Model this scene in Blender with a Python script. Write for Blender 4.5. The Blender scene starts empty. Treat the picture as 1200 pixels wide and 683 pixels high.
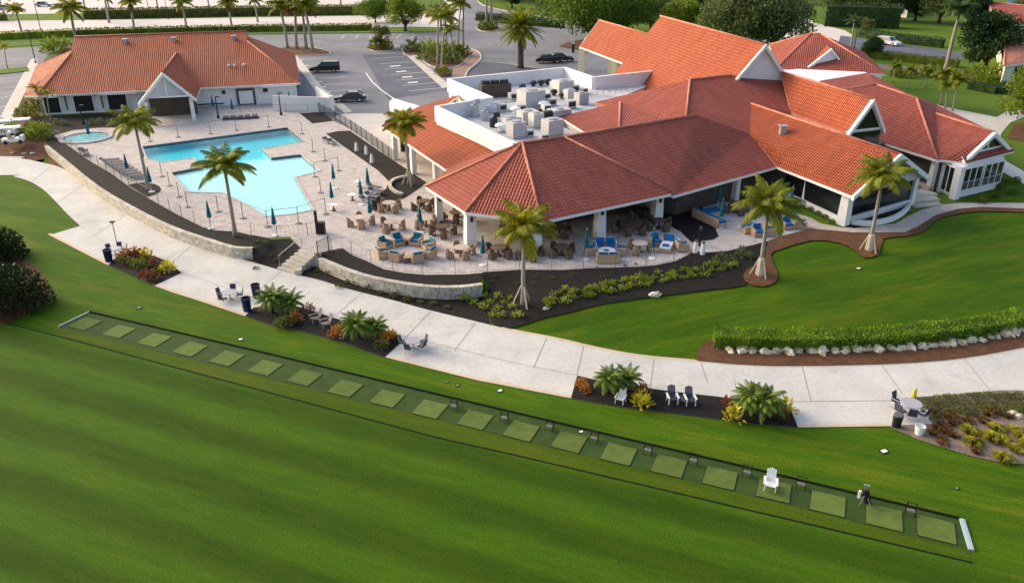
import bpy, math, random
from mathutils import Vector, Matrix
from mathutils.geometry import delaunay_2d_cdt, tessellate_polygon
R = random.Random(11)
SC = bpy.context.scene
COL = SC.collection
# ---------------------------------------------------------------- camera model
F_PX, TILT, CAMH = 933.0, math.radians(25.0), 24.5
CT, ST = math.cos(TILT), math.sin(TILT)
ZD = 0.9            # level of the pool deck / clubhouse plateau above the lawn

def G(px, py, z=0.0):
    """survey point: where the sight line of a photo pixel meets height z"""
    u = (px - 600) / F_PX; v = (py - 341.5) / F_PX
    d = (u, CT - v * ST, -ST - v * CT)
    t = (z - CAMH) / d[2]
    return Vector((d[0] * t, d[1] * t, z))
def GD(px, py): return G(px, py, ZD)
def xy(p): return (p[0], p[1])

# ---------------------------------------------------------------- mesh helper
class MB:
    def __init__(s): s.v, s.f, s.mi, s.uv = [], [], [], []
    def face(s, pts, mi=0, uv=None):
        i = len(s.v); s.v += [tuple(p) for p in pts]
        s.f.append(tuple(range(i, i + len(pts)))); s.mi.append(mi); s.uv.append(uv)
    def mesh(s, verts, faces, mi=0):
        i = len(s.v); s.v += [tuple(p) for p in verts]
        for f in faces: s.f.append(tuple(i + k for k in f)); s.mi.append(mi); s.uv.append(None)
    def box(s, c, size, rot=0.0, mi=0, top=1.0, tilt=None):
        sx, sy, sz = size[0] / 2, size[1] / 2, size[2]
        cs, sn = math.cos(rot), math.sin(rot); V = []
        for z, k in ((0, 1.0), (sz, top)):
            for x, y in ((-sx, -sy), (sx, -sy), (sx, sy), (-sx, sy)):
                V.append((x * k, y * k, z))
        if tilt is not None:
            ct, st = math.cos(tilt), math.sin(tilt)
            V = [(x, y * ct - z * st, y * st + z * ct) for x, y, z in V]
        V = [(c[0] + x * cs - y * sn, c[1] + x * sn + y * cs, c[2] + z) for x, y, z in V]
        s.mesh(V, [(3, 2, 1, 0), (4, 5, 6, 7), (0, 1, 5, 4), (1, 2, 6, 5), (2, 3, 7, 6), (3, 0, 4, 7)], mi)
    def prism(s, poly, z0, z1, mi=0, mi_top=None, bottom=False):
        """vertical prism over a plan polygon; z1 may be a list"""
        n = len(poly)
        a = sum(poly[i][0] * poly[(i + 1) % n][1] - poly[(i + 1) % n][0] * poly[i][1] for i in range(n))
        if a < 0: poly = poly[::-1]
        for i in range(n):
            p, q = poly[i], poly[(i + 1) % n]
            s.face([(p[0], p[1], z0), (q[0], q[1], z0), (q[0], q[1], z1), (p[0], p[1], z1)], mi)
        tris = tessellate_polygon([[Vector((p[0], p[1], 0)) for p in poly]])
        for t in tris:
            P = [poly[k] for k in t]
            ar = (P[1][0] - P[0][0]) * (P[2][1] - P[0][1]) - (P[2][0] - P[0][0]) * (P[1][1] - P[0][1])
            if ar < 0: P = P[::-1]
            s.face([(p[0], p[1], z1) for p in P], mi if mi_top is None else mi_top)
            if bottom: s.face([(p[0], p[1], z0) for p in P[::-1]], mi)
    def tube(s, pts, rad, n=6, mi=0, cap=True):
        pts = [Vector(p) for p in pts]; m = len(pts)
        if not hasattr(rad, '__len__'): rad = [rad] * m
        base = len(s.v)
        for i, p in enumerate(pts):
            d = (pts[min(i + 1, m - 1)] - pts[max(i - 1, 0)]).normalized()
            a = d.cross(Vector((0, 0, 1)) if abs(d.z) < .95 else Vector((1, 0, 0))).normalized(); b = d.cross(a)
            for k in range(n):
                t = 2 * math.pi * k / n
                s.v.append(tuple(p + (a * math.cos(t) + b * math.sin(t)) * rad[i]))
        for i in range(m - 1):
            for k in range(n):
                k2 = (k + 1) % n
                s.f.append((base + i * n + k, base + (i + 1) * n + k, base + (i + 1) * n + k2, base + i * n + k2)); s.mi.append(mi); s.uv.append(None)
        if cap:
            s.f.append(tuple(base + k for k in range(n))); s.mi.append(mi); s.uv.append(None)
            s.f.append(tuple(base + (m - 1) * n + k for k in range(n))[::-1]); s.mi.append(mi); s.uv.append(None)
    def lathe(s, prof, n=12, c=(0, 0, 0), mi=0, sx=1, sy=1):
        base = len(s.v); m = len(prof)
        for r, z in prof:
            for k in range(n):
                t = 2 * math.pi * k / n
                s.v.append((c[0] + r * math.cos(t) * sx, c[1] + r * math.sin(t) * sy, c[2] + z))
        for i in range(m - 1):
            for k in range(n):
                k2 = (k + 1) % n
                s.f.append((base + i * n + k, base + i * n + k2, base + (i + 1) * n + k2, base + (i + 1) * n + k)); s.mi.append(mi); s.uv.append(None)
        s.f.append(tuple(base + (m - 1) * n + k for k in range(n))); s.mi.append(mi); s.uv.append(None)
    def blob(s, c, r, rnd, seg=8, rings=5, jit=.15, mi=0):
        base = len(s.v)
        rx, ry, rz = r
        for i in range(rings + 1):
            ph = math.pi * i / rings
            for k in range(seg):
                t = 2 * math.pi * k / seg; j = 1 + rnd.uniform(-jit, jit)
                if i in (0, rings): j = 1
                s.v.append((c[0] + rx * j * math.sin(ph) * math.cos(t), c[1] + ry * j * math.sin(ph) * math.sin(t), c[2] + rz * j * math.cos(ph)))
        for i in range(rings):
            for k in range(seg):
                k2 = (k + 1) % seg
                s.f.append((base + i * seg + k, base + (i + 1) * seg + k, base + (i + 1) * seg + k2, base + i * seg + k2)); s.mi.append(mi); s.uv.append(None)
    def leaf(s, p, d, w, up, mi=0):
        """one pointed leaf: from p along d, width w"""
        p = Vector(p); d = Vector(d)
        a = d.cross(up)
        if a.length < 1e-5: a = Vector((1, 0, 0))
        a = a.normalized() * w * .5
        s.face([p, p + d * .45 + a, p + d, p + d * .45 - a], mi)
    def build(s, name, mats, parent=None, smooth=False, local=False):
        me = bpy.data.meshes.new(name)
        V = s.v
        if parent is not None and not local:
            o = parent['_o']; V = [(x - o[0], y - o[1], z - o[2]) for x, y, z in V]
        me.from_pydata(V, [], s.f)
        if not isinstance(mats, (list, tuple)): mats = [mats]
        for m in mats: me.materials.append(m)
        me.polygons.foreach_set('material_index', s.mi)
        if any(u is not None for u in s.uv):
            ul = me.uv_layers.new(name='UVMap'); k = 0
            for f, u in zip(s.f, s.uv):
                for j in range(len(f)):
                    if u is not None: ul.data[k].uv = u[j]
                    k += 1
        if smooth: me.polygons.foreach_set('use_smooth', [True] * len(me.polygons))
        me.update()
        ob = bpy.data.objects.new(name, me); COL.objects.link(ob)
        if parent is not None:
            attach(ob, parent); ob['_o'] = tuple(parent['_o'])
        return ob

KIDS = {}
def attach(ob, parent):
    ob.parent = parent; KIDS.setdefault(parent.name, []).append(ob)
def root(name, loc, label, cat, group=None, rot=0.0, sc=1.0):
    o = bpy.data.objects.new(name, None); COL.objects.link(o)
    o.empty_display_size = .3
    o.location = loc; o.rotation_euler = (0, 0, rot); o.scale = (sc, sc, sc)
    o['label'] = label; o['category'] = cat
    if group: o['group'] = group
    o['_o'] = tuple(loc)
    return o
def tag(o, label, cat, group=None):
    o['label'] = label; o['category'] = cat
    if group: o['group'] = group
    return o
def kind(o, k): o['kind'] = k; return o
def copy_tree(o, parent=None):
    c = o.copy(); COL.objects.link(c)
    if parent is not None: attach(c, parent)
    for ch in KIDS.get(o.name, []): copy_tree(ch, c)
    return c
USED = set()
def put(proto, loc, rot=0.0, sc=1.0, label=None, group=None, cat=None):
    """first call places the prototype itself, later calls place copies"""
    if proto.name in USED: o = copy_tree(proto)
    else: o = proto; USED.add(proto.name)
    o.location = loc; o.rotation_euler = (0, 0, rot)
    o.scale = (sc, sc, sc) if not hasattr(sc, '__len__') else sc
    if label: o['label'] = label
    if group: o['group'] = group
    if cat: o['category'] = cat
    return o

# ---------------------------------------------------------------- materials
def _n(nt, t, **kw):
    n = nt.nodes.new(t)
    for k, v in kw.items():
        if k in n.inputs: n.inputs[k].default_value = v
        else: setattr(n, k, v)
    return n
def base_mat(name):
    m = bpy.data.materials.new(name); m.use_nodes = True
    nt = m.node_tree; return m, nt, nt.nodes['Principled BSDF']
def c4(c): return (c[0], c[1], c[2], 1)
def mat(name, c1, c2=None, scale=1.0, rough=.7, bump=0.0, bscale=None, spec=.3, metal=0.0, detail=4, fine=None, stretch=None, rot=0.0, island=0.0, objvar=0.0, stain=None):
    m, nt, b = base_mat(name)
    b.inputs['Roughness'].default_value = rough
    b.inputs['Specular IOR Level'].default_value = spec
    b.inputs['Metallic'].default_value = metal
    b.inputs['Base Color'].default_value = c4(c1)
    L = nt.links.new
    if c2 is None and not bump and not island and not objvar: return m
    geo = _n(nt, 'ShaderNodeNewGeometry')
    vec = geo.outputs['Position']
    if stretch:
        mp = _n(nt, 'ShaderNodeMapping'); mp.inputs['Rotation'].default_value = (0, 0, rot); mp.inputs['Scale'].default_value = stretch
        L(vec, mp.inputs['Vector']); vec = mp.outputs['Vector']
    col = None
    if c2 is not None:
        no = _n(nt, 'ShaderNodeTexNoise', Scale=scale, Detail=detail, Roughness=.6); L(vec, no.inputs['Vector'])
        rp = _n(nt, 'ShaderNodeValToRGB'); rp.color_ramp.elements[0].position = .34; rp.color_ramp.elements[1].position = .66
        rp.color_ramp.elements[0].color = c4(c1); rp.color_ramp.elements[1].color = c4(c2)
        L(no.outputs['Fac'], rp.inputs['Fac']); col = rp.outputs['Color']
        if fine:
            n2 = _n(nt, 'ShaderNodeTexNoise', Scale=fine[0], Detail=3.0, Roughness=.7); L(geo.outputs['Position'], n2.inputs['Vector'])
            mr = _n(nt, 'ShaderNodeMapRange'); mr.inputs['From Min'].default_value = .3; mr.inputs['From Max'].default_value = .7
            mr.inputs['To Min'].default_value = 1 - fine[1]; mr.inputs['To Max'].default_value = 1 + fine[1]
            L(n2.outputs['Fac'], mr.inputs['Value'])
            mx = _n(nt, 'ShaderNodeMix', data_type='RGBA', blend_type='MULTIPLY'); mx.inputs['Factor'].default_value = 1
            L(col, mx.inputs[6]); L(mr.outputs['Result'], mx.inputs[7]); col = mx.outputs[2]
    if stain:
        n4 = _n(nt, 'ShaderNodeTexNoise', Scale=stain[0], Detail=7.0, Roughness=.72, Distortion=1.2); L(geo.outputs['Position'], n4.inputs['Vector'])
        m4 = _n(nt, 'ShaderNodeMapRange'); m4.inputs['From Min'].default_value = .52; m4.inputs['From Max'].default_value = .72
        m4.inputs['To Min'].default_value = 1; m4.inputs['To Max'].default_value = 1 - stain[1]; L(n4.outputs['Fac'], m4.inputs['Value'])
        mx = _n(nt, 'ShaderNodeMix', data_type='RGBA', blend_type='MULTIPLY'); mx.inputs['Factor'].default_value = 1
        L(col, mx.inputs[6]); L(m4.outputs['Result'], mx.inputs[7]); col = mx.outputs[2]
    if island or objvar:
        hv = _n(nt, 'ShaderNodeHueSaturation')
        if col is None: hv.inputs['Color'].default_value = c4(c1)
        else: L(col, hv.inputs['Color'])
        src = geo.outputs['Random Per Island'] if island else _n(nt, 'ShaderNodeObjectInfo').outputs['Random']
        amt = island or objvar
        mr = _n(nt, 'ShaderNodeMapRange'); mr.inputs['To Min'].default_value = 1 - amt; mr.inputs['To Max'].default_value = 1 + amt
        L(src, mr.inputs['Value']); L(mr.outputs['Result'], hv.inputs['Value']); col = hv.outputs['Color']
    if col is not None: L(col, b.inputs['Base Color'])
    if bump:
        n3 = _n(nt, 'ShaderNodeTexNoise', Scale=bscale or scale * 8, Detail=3.0); L(geo.outputs['Position'], n3.inputs['Vector'])
        bp = _n(nt, 'ShaderNodeBump', Strength=min(1, bump), Distance=.1 * bump); L(n3.outputs['Fac'], bp.inputs['Height']); L(bp.outputs['Normal'], b.inputs['Normal'])
    return m
def leafmat(name, c1, c2, trans=.35, rough=.5, isl=.35):
    """foliage: two tones by leaf, a little light passing through each leaf"""
    m, nt, b = base_mat(name); L = nt.links.new
    geo = _n(nt, 'ShaderNodeNewGeometry')
    mx = _n(nt, 'ShaderNodeMix', data_type='RGBA'); mx.inputs[6].default_value = c4(c1); mx.inputs[7].default_value = c4(c2)
    L(geo.outputs['Random Per Island'], mx.inputs[0])
    no = _n(nt, 'ShaderNodeTexNoise', Scale=.9, Detail=2.0); L(geo.outputs['Position'], no.inputs['Vector'])
    mr = _n(nt, 'ShaderNodeMapRange'); mr.inputs['From Min'].default_value = .3; mr.inputs['From Max'].default_value = .7
    mr.inputs['To Min'].default_value = 1 - isl; mr.inputs['To Max'].default_value = 1 + isl; L(no.outputs['Fac'], mr.inputs['Value'])
    hv = _n(nt, 'ShaderNodeHueSaturation'); L(mx.outputs[2], hv.inputs['Color']); L(mr.outputs['Result'], hv.inputs['Value'])
    L(hv.outputs['Color'], b.inputs['Base Color']); b.inputs['Roughness'].default_value = rough; b.inputs['Specular IOR Level'].default_value = .25
    tr = _n(nt, 'ShaderNodeBsdfTranslucent'); L(hv.outputs['Color'], tr.inputs['Color'])
    ms = _n(nt, 'ShaderNodeMixShader'); ms.inputs[0].default_value = trans
    L(b.outputs[0], ms.inputs[1]); L(tr.outputs[0], ms.inputs[2]); L(ms.outputs[0], nt.nodes['Material Output'].inputs['Surface'])
    return m
def tilemat(name, c1, c2, cdark):
    """clay barrel tiles laid in courses; UV in metres: u along the eave, v up the slope"""
    m, nt, b = base_mat(name); L = nt.links.new
    uv = _n(nt, 'ShaderNodeUVMap'); sx = _n(nt, 'ShaderNodeSeparateXYZ'); L(uv.outputs['UV'], sx.inputs[0])
    def M(op, a, bb=None):
        n = _n(nt, 'ShaderNodeMath', operation=op)
        for i, x in enumerate((a, bb)):
            if x is None: continue
            if isinstance(x, (int, float)): n.inputs[i].default_value = x
            else: L(x, n.inputs[i])
        return n.outputs[0]
    u = M('DIVIDE', sx.outputs[0], .27); v = M('DIVIDE', sx.outputs[1], .38)
    bar = M('ABSOLUTE', M('SINE', M('MULTIPLY', u, math.pi)))
    crs = M('FRACT', v)
    h = M('ADD', M('MULTIPLY', bar, .085), M('MULTIPLY', M('SUBTRACT', 1.0, crs), .055))
    bp = _n(nt, 'ShaderNodeBump', Strength=1.0, Distance=1.0); L(h, bp.inputs['Height']); L(bp.outputs['Normal'], b.inputs['Normal'])
    cmb = _n(nt, 'ShaderNodeCombineXYZ'); L(M('FLOOR', u), cmb.inputs[0]); L(M('FLOOR', v), cmb.inputs[1])
    wn = _n(nt, 'ShaderNodeTexWhiteNoise', noise_dimensions='2D'); L(cmb.outputs[0], wn.inputs['Vector'])
    geo = _n(nt, 'ShaderNodeNewGeometry')
    no = _n(nt, 'ShaderNodeTexNoise', Scale=.22, Detail=5.0, Roughness=.65); L(geo.outputs['Position'], no.inputs['Vector'])
    f = M('ADD', M('MULTIPLY', wn.outputs['Value'], .35), M('MULTIPLY', no.outputs['Fac'], .75))
    rp = _n(nt, 'ShaderNodeValToRGB'); e = rp.color_ramp.elements; e[0].position = .25; e[1].position = .9
    e[0].color = c4(c1); e[1].color = c4(c2); L(f, rp.inputs['Fac'])
    # the open pan between two barrels and the lap under each course are bare dark clay and mortar
    gap = M('MAXIMUM', M('MULTIPLY', M('LESS_THAN', bar, .36), .8), M('LESS_THAN', crs, .17))
    mx = _n(nt, 'ShaderNodeMix', data_type='RGBA'); L(M('MULTIPLY', gap, .75), mx.inputs[0]); L(rp.outputs['Color'], mx.inputs[6]); mx.inputs[7].default_value = c4(cdark)
    mpv = _n(nt, 'ShaderNodeMapping'); mpv.inputs['Scale'].default_value = (1.1, .22, 1); L(uv.outputs['UV'], mpv.inputs['Vector'])
    nl = _n(nt, 'ShaderNodeTexNoise', Scale=1.0, Detail=6.0, Roughness=.7); L(mpv.outputs['Vector'], nl.inputs['Vector'])
    ml = _n(nt, 'ShaderNodeMapRange'); ml.inputs['From Min'].default_value = .45; ml.inputs['From Max'].default_value = .75; ml.inputs['To Min'].default_value = 1.03; ml.inputs['To Max'].default_value = .70; L(nl.outputs['Fac'], ml.inputs['Value'])
    mw = _n(nt, 'ShaderNodeMix', data_type='RGBA', blend_type='MULTIPLY'); mw.inputs['Factor'].default_value = 1; L(mx.outputs[2], mw.inputs[6]); L(ml.outputs['Result'], mw.inputs[7])
    L(mw.outputs[2], b.inputs['Base Color']); b.inputs['Roughness'].default_value = .75; b.inputs['Specular IOR Level'].default_value = .25
    return m
def grassmat(name, c1, c2, c3, rot, band=None, bw=2.2):
    m, nt, b = base_mat(name); L = nt.links.new
    geo = _n(nt, 'ShaderNodeNewGeometry')
    m0 = _n(nt, 'ShaderNodeMapping'); m0.inputs['Rotation'].default_value = (0, 0, rot); L(geo.outputs['Position'], m0.inputs['Vector'])
    mp = _n(nt, 'ShaderNodeMapping'); mp.inputs['Scale'].default_value = (.10, .55, 1); L(m0.outputs['Vector'], mp.inputs['Vector'])
    mf = _n(nt, 'ShaderNodeMapping'); mf.inputs['Scale'].default_value = (.35, 2.6, 1); L(m0.outputs['Vector'], mf.inputs['Vector'])
    nf_ = _n(nt, 'ShaderNodeTexNoise', Scale=1.0, Detail=4.0, Roughness=.65); L(mf.outputs['Vector'], nf_.inputs['Vector'])
    n1 = _n(nt, 'ShaderNodeTexNoise', Scale=1.1, Detail=8.0, Roughness=.70); L(mp.outputs['Vector'], n1.inputs['Vector'])
    rp = _n(nt, 'ShaderNodeValToRGB'); e = rp.color_ramp.elements
    e[0].position = .38; e[0].color = c4(c1); e[1].position = .50; e[1].color = c4(c2)
    x = e.new(.63); x.color = c4(c3)
    mxn = _n(nt, 'ShaderNodeMix'); mxn.inputs[0].default_value = .42; L(n1.outputs['Fac'], mxn.inputs[2]); L(nf_.outputs['Fac'], mxn.inputs[3])
    L(mxn.outputs[0], rp.inputs['Fac']); col = rp.outputs['Color']
    if band:
        mp2 = _n(nt, 'ShaderNodeMapping'); mp2.inputs['Rotation'].default_value = (0, 0, rot); L(geo.outputs['Position'], mp2.inputs['Vector'])
        sp = _n(nt, 'ShaderNodeSeparateXYZ'); L(mp2.outputs['Vector'], sp.inputs[0])
        nw = _n(nt, 'ShaderNodeTexNoise', Scale=.25, Detail=2.0); L(geo.outputs['Position'], nw.inputs['Vector'])
        ad = _n(nt, 'ShaderNodeMath', operation='MULTIPLY_ADD'); L(nw.outputs['Fac'], ad.inputs[0]); ad.inputs[1].default_value = .5; L(sp.outputs[1], ad.inputs[2])
        si = _n(nt, 'ShaderNodeMath', operation='SINE'); mu = _n(nt, 'ShaderNodeMath', operation='MULTIPLY'); mu.inputs[1].default_value = math.pi / bw
        L(ad.outputs[0], mu.inputs[0]); L(mu.outputs[0], si.inputs[0])
        mr = _n(nt, 'ShaderNodeMapRange'); mr.inputs['From Min'].default_value = -.6; mr.inputs['From Max'].default_value = .6
        mr.inputs['To Min'].default_value = 1 - band; mr.inputs['To Max'].default_value = 1 + band; L(si.outputs[0], mr.inputs['Value'])
        mx = _n(nt, 'ShaderNodeMix', data_type='RGBA', blend_type='MULTIPLY'); mx.inputs[0].default_value = 1; L(col, mx.inputs[6]); L(mr.outputs['Result'], mx.inputs[7]); col = mx.outputs[2]
    n2 = _n(nt, 'ShaderNodeTexNoise', Scale=9.0, Detail=5.0, Roughness=.8); L(geo.outputs['Position'], n2.inputs['Vector'])
    mr = _n(nt, 'ShaderNodeMapRange'); mr.inputs['From Min'].default_value = .3; mr.inputs['From Max'].default_value = .7
    mr.inputs['To Min'].default_value = .62; mr.inputs['To Max'].default_value = 1.38; L(n2.outputs['Fac'], mr.inputs['Value'])
    mx = _n(nt, 'ShaderNodeMix', data_type='RGBA', blend_type='MULTIPLY'); mx.inputs[0].default_value = 1; L(col, mx.inputs[6]); L(mr.outputs['Result'], mx.inputs[7])
    L(mx.outputs[2], b.inputs['Base Color']); b.inputs['Roughness'].default_value = .9; b.inputs['Specular IOR Level'].default_value = .1
    bp = _n(nt, 'ShaderNodeBump', Strength=.5, Distance=.06); L(n2.outputs['Fac'], bp.inputs['Height']); L(bp.outputs['Normal'], b.inputs['Normal'])
    return m
def pavermat(name, c1, c2, c3, size=.45, rot=0.0):
    m, nt, b = base_mat(name); L = nt.links.new
    geo = _n(nt, 'ShaderNodeNewGeometry')
    mp = _n(nt, 'ShaderNodeMapping'); mp.inputs['Rotation'].default_value = (0, 0, rot); L(geo.outputs['Position'], mp.inputs['Vector'])
    br = _n(nt, 'ShaderNodeTexBrick'); br.inputs['Scale'].default_value = 1.0; br.inputs['Brick Width'].default_value = size * 1.5; br.inputs['Row Height'].default_value = size
    br.inputs['Mortar Size'].default_value = .018; br.inputs['Color1'].default_value = c4(c1); br.inputs['Color2'].default_value = c4(c2); br.inputs['Mortar'].default_value = c4([k * .6 for k in c1])
    L(mp.outputs['Vector'], br.inputs['Vector'])
    no = _n(nt, 'ShaderNodeTexNoise', Scale=1.3, Detail=6.0, Roughness=.75); L(geo.outputs['Position'], no.inputs['Vector'])
    mr = _n(nt, 'ShaderNodeMapRange'); mr.inputs['From Min'].default_value = .42; mr.inputs['From Max'].default_value = .68; L(no.outputs['Fac'], mr.inputs['Value'])
    mx = _n(nt, 'ShaderNodeMix', data_type='RGBA'); L(mr.outputs['Result'], mx.inputs[0]); L(br.outputs['Color'], mx.inputs[6]); mx.inputs[7].default_value = c4(c3)
    L(mx.outputs[2], b.inputs['Base Color']); b.inputs['Roughness'].default_value = .8; b.inputs['Specular IOR Level'].default_value = .2
    return m
def glassmat(name, c, rough=.08):
    m, nt, b = base_mat(name); b.inputs['Base Color'].default_value = c4(c); b.inputs['Roughness'].default_value = rough; b.inputs['Specular IOR Level'].default_value = .6
    return m

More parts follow.
